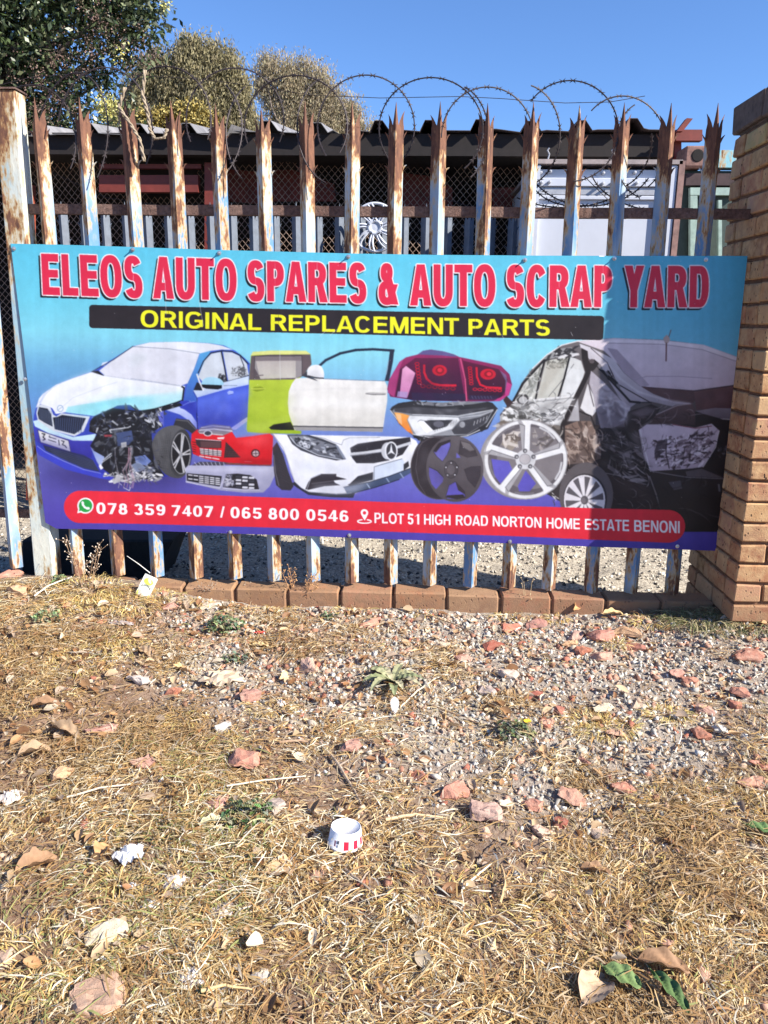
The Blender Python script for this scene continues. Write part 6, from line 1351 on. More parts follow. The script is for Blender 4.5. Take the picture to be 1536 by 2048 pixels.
leaf('fallen_leaf', 1150, 1228, .07, .035, (.50, .27, .12), 1.2, 'curled orange-brown leaf standing against the kerb', .8, .03, group=GL, tilt=.7)
leaf('fallen_leaf', 1225, 1236, .09, .05, (.56, .40, .20), .2, 'ribbed tan leaf at the kerb beside the dark grass by the pillar', .5, .02, group=GL)
# crumpled pale things
def crumple(name, px, py, sx, sy, h, c, label, cat, seed, rz=0, mat=M_paper, group=None):
    r = random.Random(seed); mb_ = MB(); N_ = 7; vs = []; fs = []
    for i in range(N_+1):
        for j in range(N_+1):
            u, v = i/N_*2-1, j/N_*2-1; u2, v2 = u*math.sqrt(1-v*v/2), v*math.sqrt(1-u*u/2); rr = math.hypot(u2, v2)
            z_ = h*(1-rr**2)*.5+h*(.7*abs(math.sin(u*5+v*3+seed))+.5*abs(math.sin(v*6-u*4+seed*2)))*.7+r.uniform(-1, 1)*h*.10-h*.2
            k_ = 1+.16*math.sin(math.atan2(v2, u2)*5+seed)+r.uniform(-.04, .04); vs.append((u2*sx*.5*k_, v2*sy*.5*k_, max(z_, -.004)))
    k = N_+1
    for i in range(N_):
        for j in range(N_): fs.append((i*k+j, (i+1)*k+j, (i+1)*k+j+1, i*k+j+1))
    mb_.add(vs, fs, c); return placed(mb_, name, mat, px, py, rz, label, cat, group, .004)
crumple('plastic_bag', 443, 1362, .155, .115, .026, (.46, .36, .26), 'crumpled pale plastic bag flattened into the stones left of the weed rosette', 'plastic bag', 3, .1)
crumple('torn_paper', 259, 1715, .075, .07, .024, (.62, .61, .61), 'crumpled white torn paper in the dry grass left of the tub', 'paper', 5, .4)
crumple('torn_paper', 300, 1812, .045, .035, .012, (.58, .56, .54), 'small white scrap of paper down from the larger torn one', 'paper', 8, .2)
crumple('torn_paper', 265, 1775, .02, .018, .01, (.80, .80, .80), 'tiniest white paper scrap between the two crumpled ones', 'paper', 9)
crumple('torn_paper', 352, 1768, .06, .06, .02, (.56, .48, .42), 'greyish crumpled wrapper right of the torn white paper', 'paper', 11, .8)
crumple('torn_paper', 448, 1826, .05, .055, .018, (.46, .38, .34), 'mauve-grey crumpled scrap lower right of the greyish wrapper', 'paper', 12, .3)
crumple('torn_paper', 386, 1958, .06, .06, .014, (.62, .56, .52), 'ragged pale tissue right of the biggest rock', 'paper', 13, .6)
crumple('torn_paper', 20, 1600, .06, .07, .018, (.56, .50, .45), 'pale twisted paper at the left edge above the straw', 'paper', 14, 1.0)
crumple('torn_paper', 245, 1250, .10, .035, .014, (.40, .34, .32), 'flat grey-brown wrapper between the left weed and the kerb', 'paper', 16, -.1)
crumple('bottle_cap', 562, 1412, .03, .045, .02, (.78, .70, .64), 'white and red crushed carton scrap left of the weed rosette', 'litter', 15, .2)
crumple('torn_paper', 520, 1268, .05, .02, .01, (.62, .07, .06), 'bright red scrap of wrapper amid the stones', 'paper', 17, .1)
# white feather
mb = MB()
for k in range(26):
    t_ = k/25; L = .016*math.sin(math.pi*(t_*.8+.15)); 
    for s in (-1, 1): mb.tube([(0, 0, t_*.055), (s*L, 0, t_*.055+L*.8)], [.0012, .0004], 4, (.80, .80, .80))
mb.tube([(0, 0, -.01), (0, 0, .058)], .0009, 5, (.8, .78, .74))
placed(mb, 'feather', M_paper, 790, 1432, .3, 'small white downy feather at the base of the serrated weed', 'feather', None, .008, -.5, .1)

M_leafgreen = m_attr('weed_leaf', .55, .2, 80, .2, .002)
def weed_leafgeo(mb_, base, az, L, Wd, c, droop=.25, lift=.35, teeth=9, seed=0):
    n_ = 26; vs = []; fs = []
    for i in range(n_+1):
        t_ = i/n_; w_ = Wd*.5*(math.sin(math.pi*min(.98, t_*.9+.07))**.8)*(1-.28*((t_*teeth) % 1)); x_ = L*t_; z_ = L*(lift*math.sin(t_*math.pi*.6)-droop*t_*t_)+.003
        for s in (-1, 0, 1):
            y_ = s*w_; q = Vector((x_*math.cos(az)-y_*math.sin(az), x_*math.sin(az)+y_*math.cos(az), z_+abs(s)*w_*.35+.0015*math.sin(t_*30+seed))); vs.append(Vector(base)+q)
    for i in range(n_):
        for j in (0, 1): fs.append((i*3+j, (i+1)*3+j, (i+1)*3+j+1, i*3+j+1))
    mb_.add(vs, fs, c)
r5 = random.Random(5); p = on_ground(785, 1372)
ros = empty('thistle_weed', (p.x, p.y, float(gh(p.x, p.y))), 'grey-green rosette weed with long serrated leaves in the middle of the rubble', 'weed')
for k in range(15):
    a = k*2.399; mb = MB(); L = .085+.045*r5.random(); g_ = r5.choice([(.20, .22, .11), (.27, .27, .15), (.17, .19, .10), (.33, .30, .19)])
    if k in (2, 7, 11): L *= 1.25
    weed_leafgeo(mb, (0, 0, .004+.001*k), a, L, .030+.008*r5.random(), g_, .18, .30+.12*r5.random(), 8, k)
    o = mb.build('leaf', M_leafgreen, None, False); o.parent = ros
def bushy(name, px, py, n, rad, h, ls, cols, label, seed):
    r = random.Random(seed); mb_ = MB()
    for k in range(n):
        a = r.uniform(0, 6.28); rr = rad*math.sqrt(r.random()); z_ = h*(1-rr/rad*.6)*r.random(); c = r.choice(cols); c = tuple(v*r.uniform(.7, 1.2) for v in c)
        weed_leafgeo(mb_, (rr*math.cos(a), rr*math.sin(a)*.8, z_), r.uniform(0, 6.28), ls*r.uniform(.6, 1.2), ls*.55, c, .3, r.uniform(0, .6), 2, k)
    for k in range(6): a = k; mb_.tube([(0, 0, 0), (rad*.5*math.cos(a), rad*.4*math.sin(a), h*.8)], .001, 4, (.2, .2, .1))
    return placed(mb_, name, M_leafgreen, px, py, 0, label, 'weed', None, 0)
GR = [(.10, .15, .06), (.16, .20, .09), (.07, .10, .05), (.22, .24, .13)]
bushy('green_weed', 448, 1262, 120, .075, .09, .026, GR, 'leafy green weed growing in the ash below the kerb, right of the packet', 1)
bushy('green_weed', 95, 1240, 60, .06, .06, .022, GR, 'low dark green weed at the left under the yellow grass', 2)
bushy('green_weed', 470, 1325, 46, .05, .04, .02, [(.10, .12, .08), (.16, .18, .12)], 'small dark weed just above the crumpled plastic bag', 3)
bushy('green_weed', 495, 1640, 90, .075, .06, .024, GR, 'dark green low weed up and left of the white tub', 4)
bushy('green_weed', 120, 1165, 24, .035, .04, .03, [(.22, .30, .12), (.3, .34, .16)], 'pale green broad-leaved seedling at the foot of the gate post', 6)
bushy('green_weed', 60, 1140, 50, .05, .07, .02, [(.12, .16, .09), (.3, .32, .22)], 'grey-green weed between the far left pale and the gate post', 7)
bushy('green_weed', 655, 1240, 26, .03, .05, .022, GR, 'little green weed at the kerb among pale chips', 8)
fw = bushy('flowering_weed', 1030, 1470, 80, .07, .05, .024, [(.16, .18, .08), (.26, .22, .12), (.08, .09, .05)], 'dark straggly weed with one yellow flower in the gravel', 5)
mb = MB(); hc = Vector((.035, -.02, .062))
for k in range(12): a = k*math.pi/6; mb.add([hc, hc+Vector((.011*math.cos(a-.2), .011*math.sin(a-.2), .003)), hc+Vector((.014*math.cos(a), .014*math.sin(a), .002)), hc+Vector((.011*math.cos(a+.2), .011*math.sin(a+.2), .003))], [(0, 1, 2, 3)], (.85, .60, .02))
mb.tube([(.02, 0, 0), (.03, -.01, .03), hc], .001, 5, (.15, .2, .08)); o = mb.build('flower', M_paper); o.parent = fw
# twigs and straws
M_twig = m_attr('twig_bark', .9, .3, 90, .5, .003)
def twig(pts, r0, r1, c, label, name='twig', cat='twig', lift=.010, branches=()):
    P = [on_ground(x, y) for x, y in pts]; P = [Vector((q.x, q.y, float(gh(q.x, q.y))+lift+.004*math.sin(i*2))) for i, q in enumerate(P)]
    fine = []
    for i in range(len(P)-1):
        for k in range(5): fine.append(P[i].lerp(P[i+1], k/5)+Vector((r5.uniform(-1, 1), r5.uniform(-1, 1), r5.uniform(-.5, .5)))*.0013)
    fine.append(P[-1]); n_ = len(fine); mb_ = MB(); mb_.tube(fine, [r0+(r1-r0)*i/n_ for i in range(n_)], 6, c)
    for (i, dx_, dy_, dz_) in branches: q = fine[i]; mb_.tube([q, q+Vector((dx_, dy_, dz_))*.6+Vector((0, 0, .004)), q+Vector((dx_, dy_, dz_))], [r1*1.2, r1, r1*.6], 5, c)
    o = mb_.build(name, M_twig); return tag(o, label, cat)
TB = (.20, .13, .085); TP = (.62, .50, .34); TG = (.36, .28, .21)
twig([(640, 1490), (672, 1530), (700, 1570), (722, 1612)], .0045, .003, TG, 'bent grey-brown twig running down toward the white tub', branches=((6, .04, .02, .01),))
twig([(560, 1490), (600, 1488), (645, 1494), (660, 1520)], .0045, .003, (.42, .28, .18), 'short curved brown twig meeting the bent one')
twig([(800, 1218), (850, 1235), (905, 1250), (955, 1275)], .003, .002, TB, 'long dark twig across the stones under the kerb')
twig([(775, 1255), (810, 1275), (835, 1290), (845, 1320)], .0026, .002, (.30, .19, .12), 'short hooked brown twig left of the flat pink chip')
twig([(850, 1412), (900, 1432), (950, 1448), (1000, 1462)], .004, .002, TB, 'dark twig from the rosette weed to the yellow flower')
twig([(795, 1425), (835, 1388), (870, 1360), (925, 1343)], .003, .002, (.62, .55, .42), 'long pale curved stalk beside the rosette weed', 'stalk', 'stalk')
twig([(70, 1205), (100, 1185), (145, 1165)], .0035, .0022, (.72, .66, .54), 'thick pale straw stick leaning in the yellow grass at left', 'stalk', 'stalk', .03)
twig([(455, 1590), (530, 1580), (612, 1568)], .0026, .0015, (.74, .66, .50), 'long pale straw lying over the pink brick lump', 'stalk', 'stalk', .03)
twig([(135, 1607), (200, 1590), (262, 1578)], .0032, .002, (.66, .55, .42), 'thick pale dry stem in the straw at the left', 'stalk', 'stalk', .02)
twig([(175, 1476), (240, 1477), (300, 1481)], .0024, .0015, (.55, .38, .20), 'straight orange straw right of the flat pink brick slab', 'stalk', 'stalk', .02)
twig([(772, 1648), (830, 1640), (885, 1642)], .005, .003, (.66, .48, .28), 'thick split reed right of the white tub', 'reed', 'reed', .015)
twig([(690, 1745), (730, 1780), (770, 1810)], .003, .002, TG, 'short grey twig in the straw below the white tub', branches=((4, .02, .03, .01),))
twig([(635, 1660), (600, 1655), (575, 1668)], .0035, .002, TG, 'curved grey twig left of the white tub')
twig([(670, 1630), (690, 1600), (705, 1585)], .002, .0015, TB, 'thin dark twig right behind the white tub')
twig([(1000, 1820), (1010, 1780), (1002, 1740)], .004, .002, (.50, .34, .18), 'upright brown stem in the straw at lower centre', 'stalk', 'stalk', .02)
twig([(925, 1790), (960, 1760), (985, 1735)], .003, .0015, (.76, .68, .54), 'pale curved straw left of the upright brown stem', 'stalk', 'stalk', .02)
twig([(405, 2005), (450, 1996), (505, 2000)], .0045, .0015, (.60, .44, .22), 'broad golden straw blade near the bottom, right of the biggest rock', 'stalk', 'stalk', .03)
twig([(1350, 1510), (1362, 1480), (1358, 1440)], .002, .001, (.70, .66, .58), 'fine pale stem in the gravel at the right', 'stalk', 'stalk', .01)
twig([(330, 1355), (350, 1340), (338, 1325)], .002, .0015, TB, 'tiny forked twig left of the crumpled plastic bag')
# dry flower stalks by the fence
def stalks(name, px, py, n, H, spread, c, cf, label, seed, fl=14):
    r = random.Random(seed); mb_ = MB()
    for k in range(n):
        a = r.uniform(-1, 1)*spread; b_ = r.uniform(-.5, .3)*spread; h = H*r.uniform(.6, 1.05); P = [Vector((a*.25, b_*.2, 0)), Vector((a*.5, b_*.5, h*.4)), Vector((a*.8, b_*.8, h*.75)), Vector((a, b_, h))]
        mb_.tube(P, [.0018, .0014, .001, .0006], 5, c)
        for m in range(fl):
            t_ = r.uniform(.35, 1); q = P[1].lerp(P[3], (t_-.35)/.65)+Vector((0, 0, 0)); e = q+Vector((r.uniform(-1, 1), r.uniform(-1, 1), r.uniform(.2, 1)))*.028
            mb_.tube([q, e], .0005, 4, c); d = .0022+r.random()*.0022
            mb_.add([e+Vector(v)*d for v in ((1, 0, 0), (-1, 0, 0), (0, 1, 0), (0, -1, 0), (0, 0, 1), (0, 0, -1))], [(0, 2, 4), (2, 1, 4), (1, 3, 4), (3, 0, 4), (2, 0, 5), (1, 2, 5), (3, 1, 5), (0, 3, 5)], cf)
    return placed(mb_, name, M_twig, px, py, 0, label, 'weed', None, 0)
stalks('dry_weed', 175, 1180, 6, .24, .13, (.36, .24, .15), (.60, .50, .40), 'dry branching weed with seed heads in front of the second pale', 1)
stalks('dry_weed', 150, 1150, 4, .10, .10, (.30, .20, .14), (.66, .60, .54), 'low grey seeding weed at the foot of the gate post', 2, 12)
stalks('dry_weed', 600, 1210, 7, .20, .10, (.40, .22, .11), (.46, .26, .12), 'rust-brown dry weed standing at the kerb in mid fence', 3, 16)
stalks('dry_weed', 450, 1195, 5, .07, .12, (.24, .18, .14), (.30, .24, .18), 'dark tangled dead weed lying on the kerb left of mid fence', 4, 10)
stalks('dry_weed', 1055, 1225, 3, .15, .05, (.46, .34, .20), (.52, .40, .24), 'thin straw stems rising before the kerb right of mid fence', 5, 3)

# ------------------------------------------------------------------ yard behind the fence
YR = 2.2
shed = empty('lean_to_shed', (.8, YR, -.22), 'low open scrap shed with a ribbed sheet roof and dark interior behind the fence', 'shed')
def X_at(px, Y, py=300): return at(px, py, Y).x
def roof(name, pxa, pxb, pya, pyb, slope, mat, seed, ph=0.0, back=2.3):
    xa, za = X_at(pxa, YR, pya), at(pxa, pya, YR).z; xb, zb = X_at(pxb, YR, pyb), at(pxb, pyb, YR).z
    pitch = .325; rh = .058; x = xa; prof = []; k = 0; r = random.Random(seed)
    def zz(x_): return za+(zb-za)*(x_-xa)/(xb-xa)
    while x < xb:
        j = r.uniform(-.008, .008); prof += [(x, zz(x)+r.uniform(-.006, .006)), (x+pitch*.50, zz(x)+j-.008), (x+pitch*.60, zz(x)+rh+j), (x+pitch*.76, zz(x)+rh+j), (x+pitch*.90, zz(x)+j)]; x += pitch
    prof = [q for q in prof if q[0] < xb]
    vs = []; fs = []; n_ = len(prof)
    for (dy, th) in ((0, 0), (back, 0), (0, -.004), (back, -.004)):
        for (x_, z_) in prof: vs.append((x_, YR-.05+dy, z_+dy*slope+th))
    for i in range(n_-1): fs += [(i, i+1, n_+i+1, n_+i), (2*n_+i+1, 2*n_+i, 3*n_+i, 3*n_+i+1), (i+1, i, 2*n_+i, 2*n_+i+1)]
    mb_ = MB(); mb_.add(vs, fs); return mb_.build(name, mat, shed)
roof('roof_sheet', 20, 480, 270, 269, .16, M_sheet, 1); roof('roof_sheet', 470, 700, 266, 264, .16, M_sheet, 2)
roof('roof_sheet', 690, 1352, 262, 262, .02, m_plain('shaded_sheet_metal', (.07, .055, .055), .7, .3, var=.3, scale=8), 3)  # right sheets coloured darker, shade of a roof seen from below put into the paint
zb1 = at(400, 268, YR).z; zb0 = at(400, 308, YR).z; xl, xr = X_at(20, YR), X_at(1352, YR)
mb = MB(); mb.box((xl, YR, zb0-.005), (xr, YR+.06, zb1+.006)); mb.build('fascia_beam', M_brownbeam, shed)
mb = MB(); mb.box((xl-1.6, YR+.07, zb0), (xr, YR+2.3, zb0+.01)); mb.build('roof_shade_sheet', M_black, shed)  # black sheet added so the roof underside reads as shade
mb = MB(); mb.box((xl-1.6, YR+2.3, -.4), (xr+.6, YR+2.36, zb1+.36)); mb.box((xl-1.6, YR+.1, -.4), (xl-1.55, YR+2.3, zb1+.2)); mb.box((xr+.02, YR+.2, -.4), (xr+.08, YR+2.3, zb1)); mb.box((xl-1.6, YR+.02, zb1+.02), (xl+.04, YR+2.3, zb1+.06)); mb.build('wall', M_black, shed)  # right-hand wall is added to block sun coming in from that side
def pxbox(mb_, x0, y0, x1, y1, Y, dep, col=(1, 1, 1)):
    a = at(x0, y1, Y); b = at(x1, y0, Y); c = at(x0, y0, Y); d = at(x1, y1, Y)
    mb_.add([a, d, b, c]+[q+Vector((0, dep, 0)) for q in (a, d, b, c)], [(0, 1, 2, 3), (7, 6, 5, 4), (0, 4, 5, 1), (1, 5, 6, 2), (2, 6, 7, 3), (3, 7, 4, 0)], col)
mb = MB(); pxbox(mb, 198, 350, 396, 384, 2.30, .06); pxbox(mb, 198, 328, 402, 337, 2.33, .05); mb.build('cross_beam', M_red, shed)
mb = MB(); pxbox(mb, 409, 325, 426, 1000, 2.32, .06); mb.build('post', M_red, shed)
mb = MB(); pxbox(mb, 52, 370, 66, 1000, 2.34, .04); mb.build('post', m_plain('orange_red_pole', (.30, .06, .03), .7, var=.4, scale=20), shed)
mb = MB(); pxbox(mb, 690, 300, 716, 1000, 2.62, .06); mb.build('post', m_plain('maroon_post', (.10, .03, .025), .8, var=.3), shed)
for i, (pts, lb) in enumerate((([(540, 322), (600, 345), (668, 368), (672, 402), (540, 402)], 'maroon sheet hung behind the mesh at mid shed'), ([(440, 335), (520, 345), (520, 408), (440, 400)], 'narrow maroon sheet behind the mesh right of the red post'), ([(800, 345), (860, 352), (905, 375), (905, 425), (800, 425)], 'dark maroon panel behind the mesh left of the white truck body'), ([(985, 375), (1080, 375), (1080, 430), (985, 425)], 'low maroon panel beside the white truck body'))):
    mb = MB(); P3 = [at(x, y, 2.75) for x, y in pts]; mb.prism([(q.x, q.z) for q in P3], 2.75, 2.78); o = mb.build('scrap_panel', m_plain('maroon_sheet', (.16, .03, .022), .75, var=.4, scale=14)); tag(o, lb, 'scrap panel', 'scrap panels in the shed')
# expanded mesh screen
MY = 2.5; topl = [(-120, 322), (40, 330), (100, 322), (170, 326), (250, 320), (300, 395), (395, 395), (400, 340), (440, 350), (500, 345), (560, 318), (640, 345), (690, 330), (745, 312), (790, 330), (850, 346), (900, 352), (930, 322), (942, 305), (1000, 345), (1085, 345)]
tx_, tz_ = zip(*[(at(x, y, MY).x, at(x, y, MY).z) for x, y in topl]); cw, chh = .046, .052
seg = []
x0, x1 = tx_[0], tx_[-1]; nxc = int((x1-x0)/cw); lowz = at(700, 520, MY).z
for i in range(nxc):
    xa = x0+i*cw; zend = -.2 if xa < at(75, 700, MY).x else lowz; top = np.interp(xa+cw/2, tx_, tz_); z = zend
    while z < top:
        seg += [((xa, z), (xa+cw/2, z+chh/2)), ((xa+cw/2, z+chh/2), (xa+cw, z)), ((xa, z+chh), (xa+cw/2, z+chh/2)), ((xa+cw/2, z+chh/2), (xa+cw, z+chh))]; z += chh
sa = np.array([s[0] for s in seg]); sb = np.array([s[1] for s in seg]); wob = lambda P: .03*np.sin(P[:, 0]*2.1+P[:, 1]*1.7)+.012*np.sin(P[:, 0]*9)
d = sb-sa; L_ = np.hypot(d[:, 0], d[:, 1])[:, None]; nn = np.stack([-d[:, 1], d[:, 0]], -1)/L_*.0020
Vm = np.stack([np.stack([P[:, 0]+s*nn[:, 0], MY+wob(P)+yy_, P[:, 1]+s*nn[:, 1]], -1) for P in (sa, sb) for s, yy_ in ((-1, 0), (1, 0), (0, .004))], 1)
Fm = np.array([[0, 1, 4, 3], [1, 2, 5, 4], [2, 0, 3, 5]]); Fm = (Fm[None]+(np.arange(len(seg))*6)[:, None, None]).reshape(-1, 4)
o = np_mesh('mesh_screen', Vm.reshape(-1, 3), Fm, mat=m_plain('rusty_expanded_mesh', (.30, .21, .16), .7, .2, var=.4, scale=12)); tag(o, 'sagging rusty diamond mesh screen across the shed front', 'mesh screen')
# second palisade inside
inner = empty('inner_palisade', (1.2, 1.9, -.2), 'second palisade fence of dull grey-blue pales standing before the shed', 'fence')
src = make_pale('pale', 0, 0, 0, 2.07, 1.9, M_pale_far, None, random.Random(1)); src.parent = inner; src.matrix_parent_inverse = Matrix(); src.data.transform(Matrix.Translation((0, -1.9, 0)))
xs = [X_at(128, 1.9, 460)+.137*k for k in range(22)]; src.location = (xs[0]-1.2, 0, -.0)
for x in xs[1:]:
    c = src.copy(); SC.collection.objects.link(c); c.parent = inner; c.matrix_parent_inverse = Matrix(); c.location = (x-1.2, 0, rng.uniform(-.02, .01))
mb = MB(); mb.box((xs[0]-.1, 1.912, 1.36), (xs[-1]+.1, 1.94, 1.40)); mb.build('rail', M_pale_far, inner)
# wheel trim
hp = at(750, 455, 1.80); HR = .150
hub = empty('wheel_trim', hp, 'silver multi-spoke plastic wheel trim hanging on the inner palisade above the banner', 'wheel trim')
mb = MB(); mb.lathe([(HR, .012), (HR, -.004), (HR*.97, -.012), (HR*.90, -.010), (HR*.88, .006)], (0, 0, 0), 'Y', 64); 
o = child(mb, 'rim', M_white, hub, True)
mb = MB()
for k in range(9):
    for e in (-.11, .13):
        a = k*2*math.pi/9+.2; c0, c1 = a+e*1.0, a+e*.75+.05; n_ = 8; vs = []; fs = []
        for i in range(n_+1):
            t_ = i/n_; r_ = HR*(.30+.62*t_); aa = c0+(c1-c0)*t_+.16*t_*t_; w_ = HR*(.052-.010*t_); yo = -.018-.010*math.sin(t_*3)
            c_, s_ = math.cos(aa), math.sin(aa)
            for q, yq in ((-1, .006), (0, -.004), (1, .006)): vs.append((r_*c_-q*w_*s_, yo+yq, r_*s_+q*w_*c_))
        for i in range(n_):
            for j in (0, 1): fs.append((i*3+j, i*3+j+1, (i+1)*3+j+1, (i+1)*3+j))
        mb.add(vs, fs)
child(mb, 'spokes', M_white, hub)
mb = MB(); mb.lathe([(HR*.36, -.004), (HR*.34, -.020), (HR*.2, -.024), (HR*.18, -.018), (HR*.12, -.018), (0, -.019)], (0, 0, 0), 'Y', 40); child(mb, 'hub_cap', M_white, hub, True)
mb = MB()
for k in range(5): a = k*2*math.pi/5+.3; mb.lathe([(HR*.055, -.0245), (HR*.05, -.022), (0, -.022)], (HR*.27*math.cos(a), 0, HR*.27*math.sin(a)), 'Y', 12)
child(mb, 'nut_recess', M_black, hub)
# white truck body
TY = 1.5; tr = empty('truck_body', at(1210, 700, TY+.4), 'white box body of a truck standing behind the right half of the fence', 'truck body')
mb = MB(); a = at(1076, 330, TY); b = at(1345, 334, TY); mb.box((a.x, TY+.02, -.15), (b.x, TY+1.2, a.z-.02)); mb.build('panel', M_white, tr)
mb = MB()
def zat(py, Y=TY, px=1210): return at(px, py, Y).z
mb.box((a.x-.01, TY-.02, zat(329)), (b.x+.05, TY+1.2, zat(320))); mb.build('top_rail', m_plain('dirty_grey_trim', (.30, .25, .24), .6, var=.3, scale=14), tr)
for (y0_a, y1_a, pr) in ((356, 373, .022), (391, 399, .016)): mb = MB(); mb.box((a.x+.01, TY+.02-pr, zat(y1_a)), (b.x-.05, TY+.018, zat(y0_a))); mb.build('ledge', M_white, tr, bevel=.003)
mb = MB(); mb.box((a.x+.005, TY+.009, zat(389)), (b.x-.05, TY+.019, zat(376))); mb.build('ledge', M_whitegrey, tr)
mb = MB(); mb.box((b.x-.045, TY-.012, -.15), (b.x+.03, TY+.3, zat(329)-.003)); mb.build('corner_trim', M_white, tr, bevel=.006)
mb = MB(); mb.box((b.x+.032, TY-.02, -.15), (b.x+.065, TY+.3, zat(322))); mb.build('corner_trim', m_plain('rusty_brown_trim', (.24, .14, .12), .8, var=.35, scale=20), tr)
mb = MB(); mb.box((a.x-.01, TY-.012, -.15), (a.x+.014, TY+.3, zat(331))); mb.build('corner_trim', M_white, tr)
mb = MB()
for x, y in ((1082, 345), (1101, 343), (1207, 346), (1098, 365), (1204, 368), (1222, 368), (1082, 366), (1270, 345), (1272, 367)):
    q = at(x, y, TY); mb.lathe([(.009, -.006-(.022 if y > 355 else 0)), (.009, .018), ], (q.x, TY, q.z), 'Y', 8); mb.lathe([(0, -.008-(.022 if y > 355 else 0)), (.009, -.006-(.022 if y > 355 else 0))], (q.x, TY, q.z), 'Y', 8)
mb.build('rivets', M_whitegrey, tr)
mb = MB()
for x in (1096, 1225):
    q = at(x, 318, TY); mb.tube([q+Vector((0, 0, 0)), q+Vector((.006, 0, .025)), q+Vector((-.006, 0, .045)), q+Vector((.004, 0, .058))], .0045, 6)
mb.build('hooks', M_whitegrey, tr)
# green container with corner casting
CY_ = 2.0; ct = empty('shipping_container', at(1440, 700, CY_+.6), 'dark green steel container with a rusty corner casting beside the brick pillar', 'container')
a = at(1366, 338, CY_); z1 = zat(338, CY_, 1420)
mb = MB(); mb.box((a.x+.02, CY_+.06, -.2), (a.x+2.2, CY_+2.4, z1)); mb.build('body', m_plain('dark_green_container', (.03, .05, .042), .6, var=.3), ct)
mb = MB(); q0 = at(1362, 336, CY_); q1 = at(1412, 293, CY_); mb.box((q0.x+.01, CY_-.03, q0.z), (q1.x, CY_+.16, q1.z)); cst = mb.build('corner_casting', M_castrust, ct, bevel=.01)
mb = MB(); q = at(1392, 313, CY_); mb.lathe([(.001, -.0345), (.032, -.0345), (.037, -.033), (.038, -.03)], (q.x, CY_, q.z), 'Y', 20); o = mb.build('casting_hole', M_black, ct)
mb = MB(); q0 = at(1412, 338, CY_); q1 = at(1476, 300, CY_); mb.box((q0.x+.002, CY_, q0.z+.01), (q0.x+2.0, CY_+.1, q1.z)); mb.build('top_rail', M_teal, ct)
mb = MB(); mb.box((a.x+.03, CY_+.01, zat(370, CY_, 1420)), (a.x+2.0, CY_+.055, zat(346, CY_, 1420))); mb.build('header', m_plain('maroon_header', (.05, .028, .03), .8, var=.3), ct)
mb = MB(); pxbox(mb, 1381, 375, 1480, 390, CY_+.01, .04); pxbox(mb, 1381, 391, 1395, 1000, CY_+.01, .04); mb.build('door_frame', M_greenpale, ct)
mb = MB(); pxbox(mb, 1437, 400, 1444, 1000, CY_+.0, .03); mb.build('lock_bar', M_greenpale, ct)
# red steel frame end
fr = empty('steel_frame', at(1360, 300, 2.15), 'red oxide steel tube frame sticking out past the end of the shed roof', 'steel frame')
mb = MB(); pxbox(mb, 1352, 259, 1405, 281, 2.12, .06); mb.build('arm', M_red, fr)
mb = MB(); pxbox(mb, 1349, 262, 1363, 330, 2.19, .05); mb.build('upright', M_red, fr)
mb = MB(); P = [at(1354, 262, 2.05), at(1374, 236, 2.05), at(1386, 237, 2.05), at(1366, 262, 2.05)]; mb.prism([(q.x, q.z) for q in P], 2.05, 2.10); mb.build('brace', M_red, fr)

mb = MB(); P = [at(x, y, .55) for x, y in ((40, 1058), (345, 1058), (332, 1082), (300, 1175), (40, 1175))]; mb.prism([(q.x, q.z-.06) for q in P], .55, .9)  # black slab added to stand for the deep shade low behind the fence
o = mb.build('shade_slab', m_plain('shade_black', (.012, .012, .013), .85, var=.4, scale=30, bump=.5), bevel=.01); tag(o, 'black slab added as deep shade low behind the fence beside the gate post', 'shade slab')

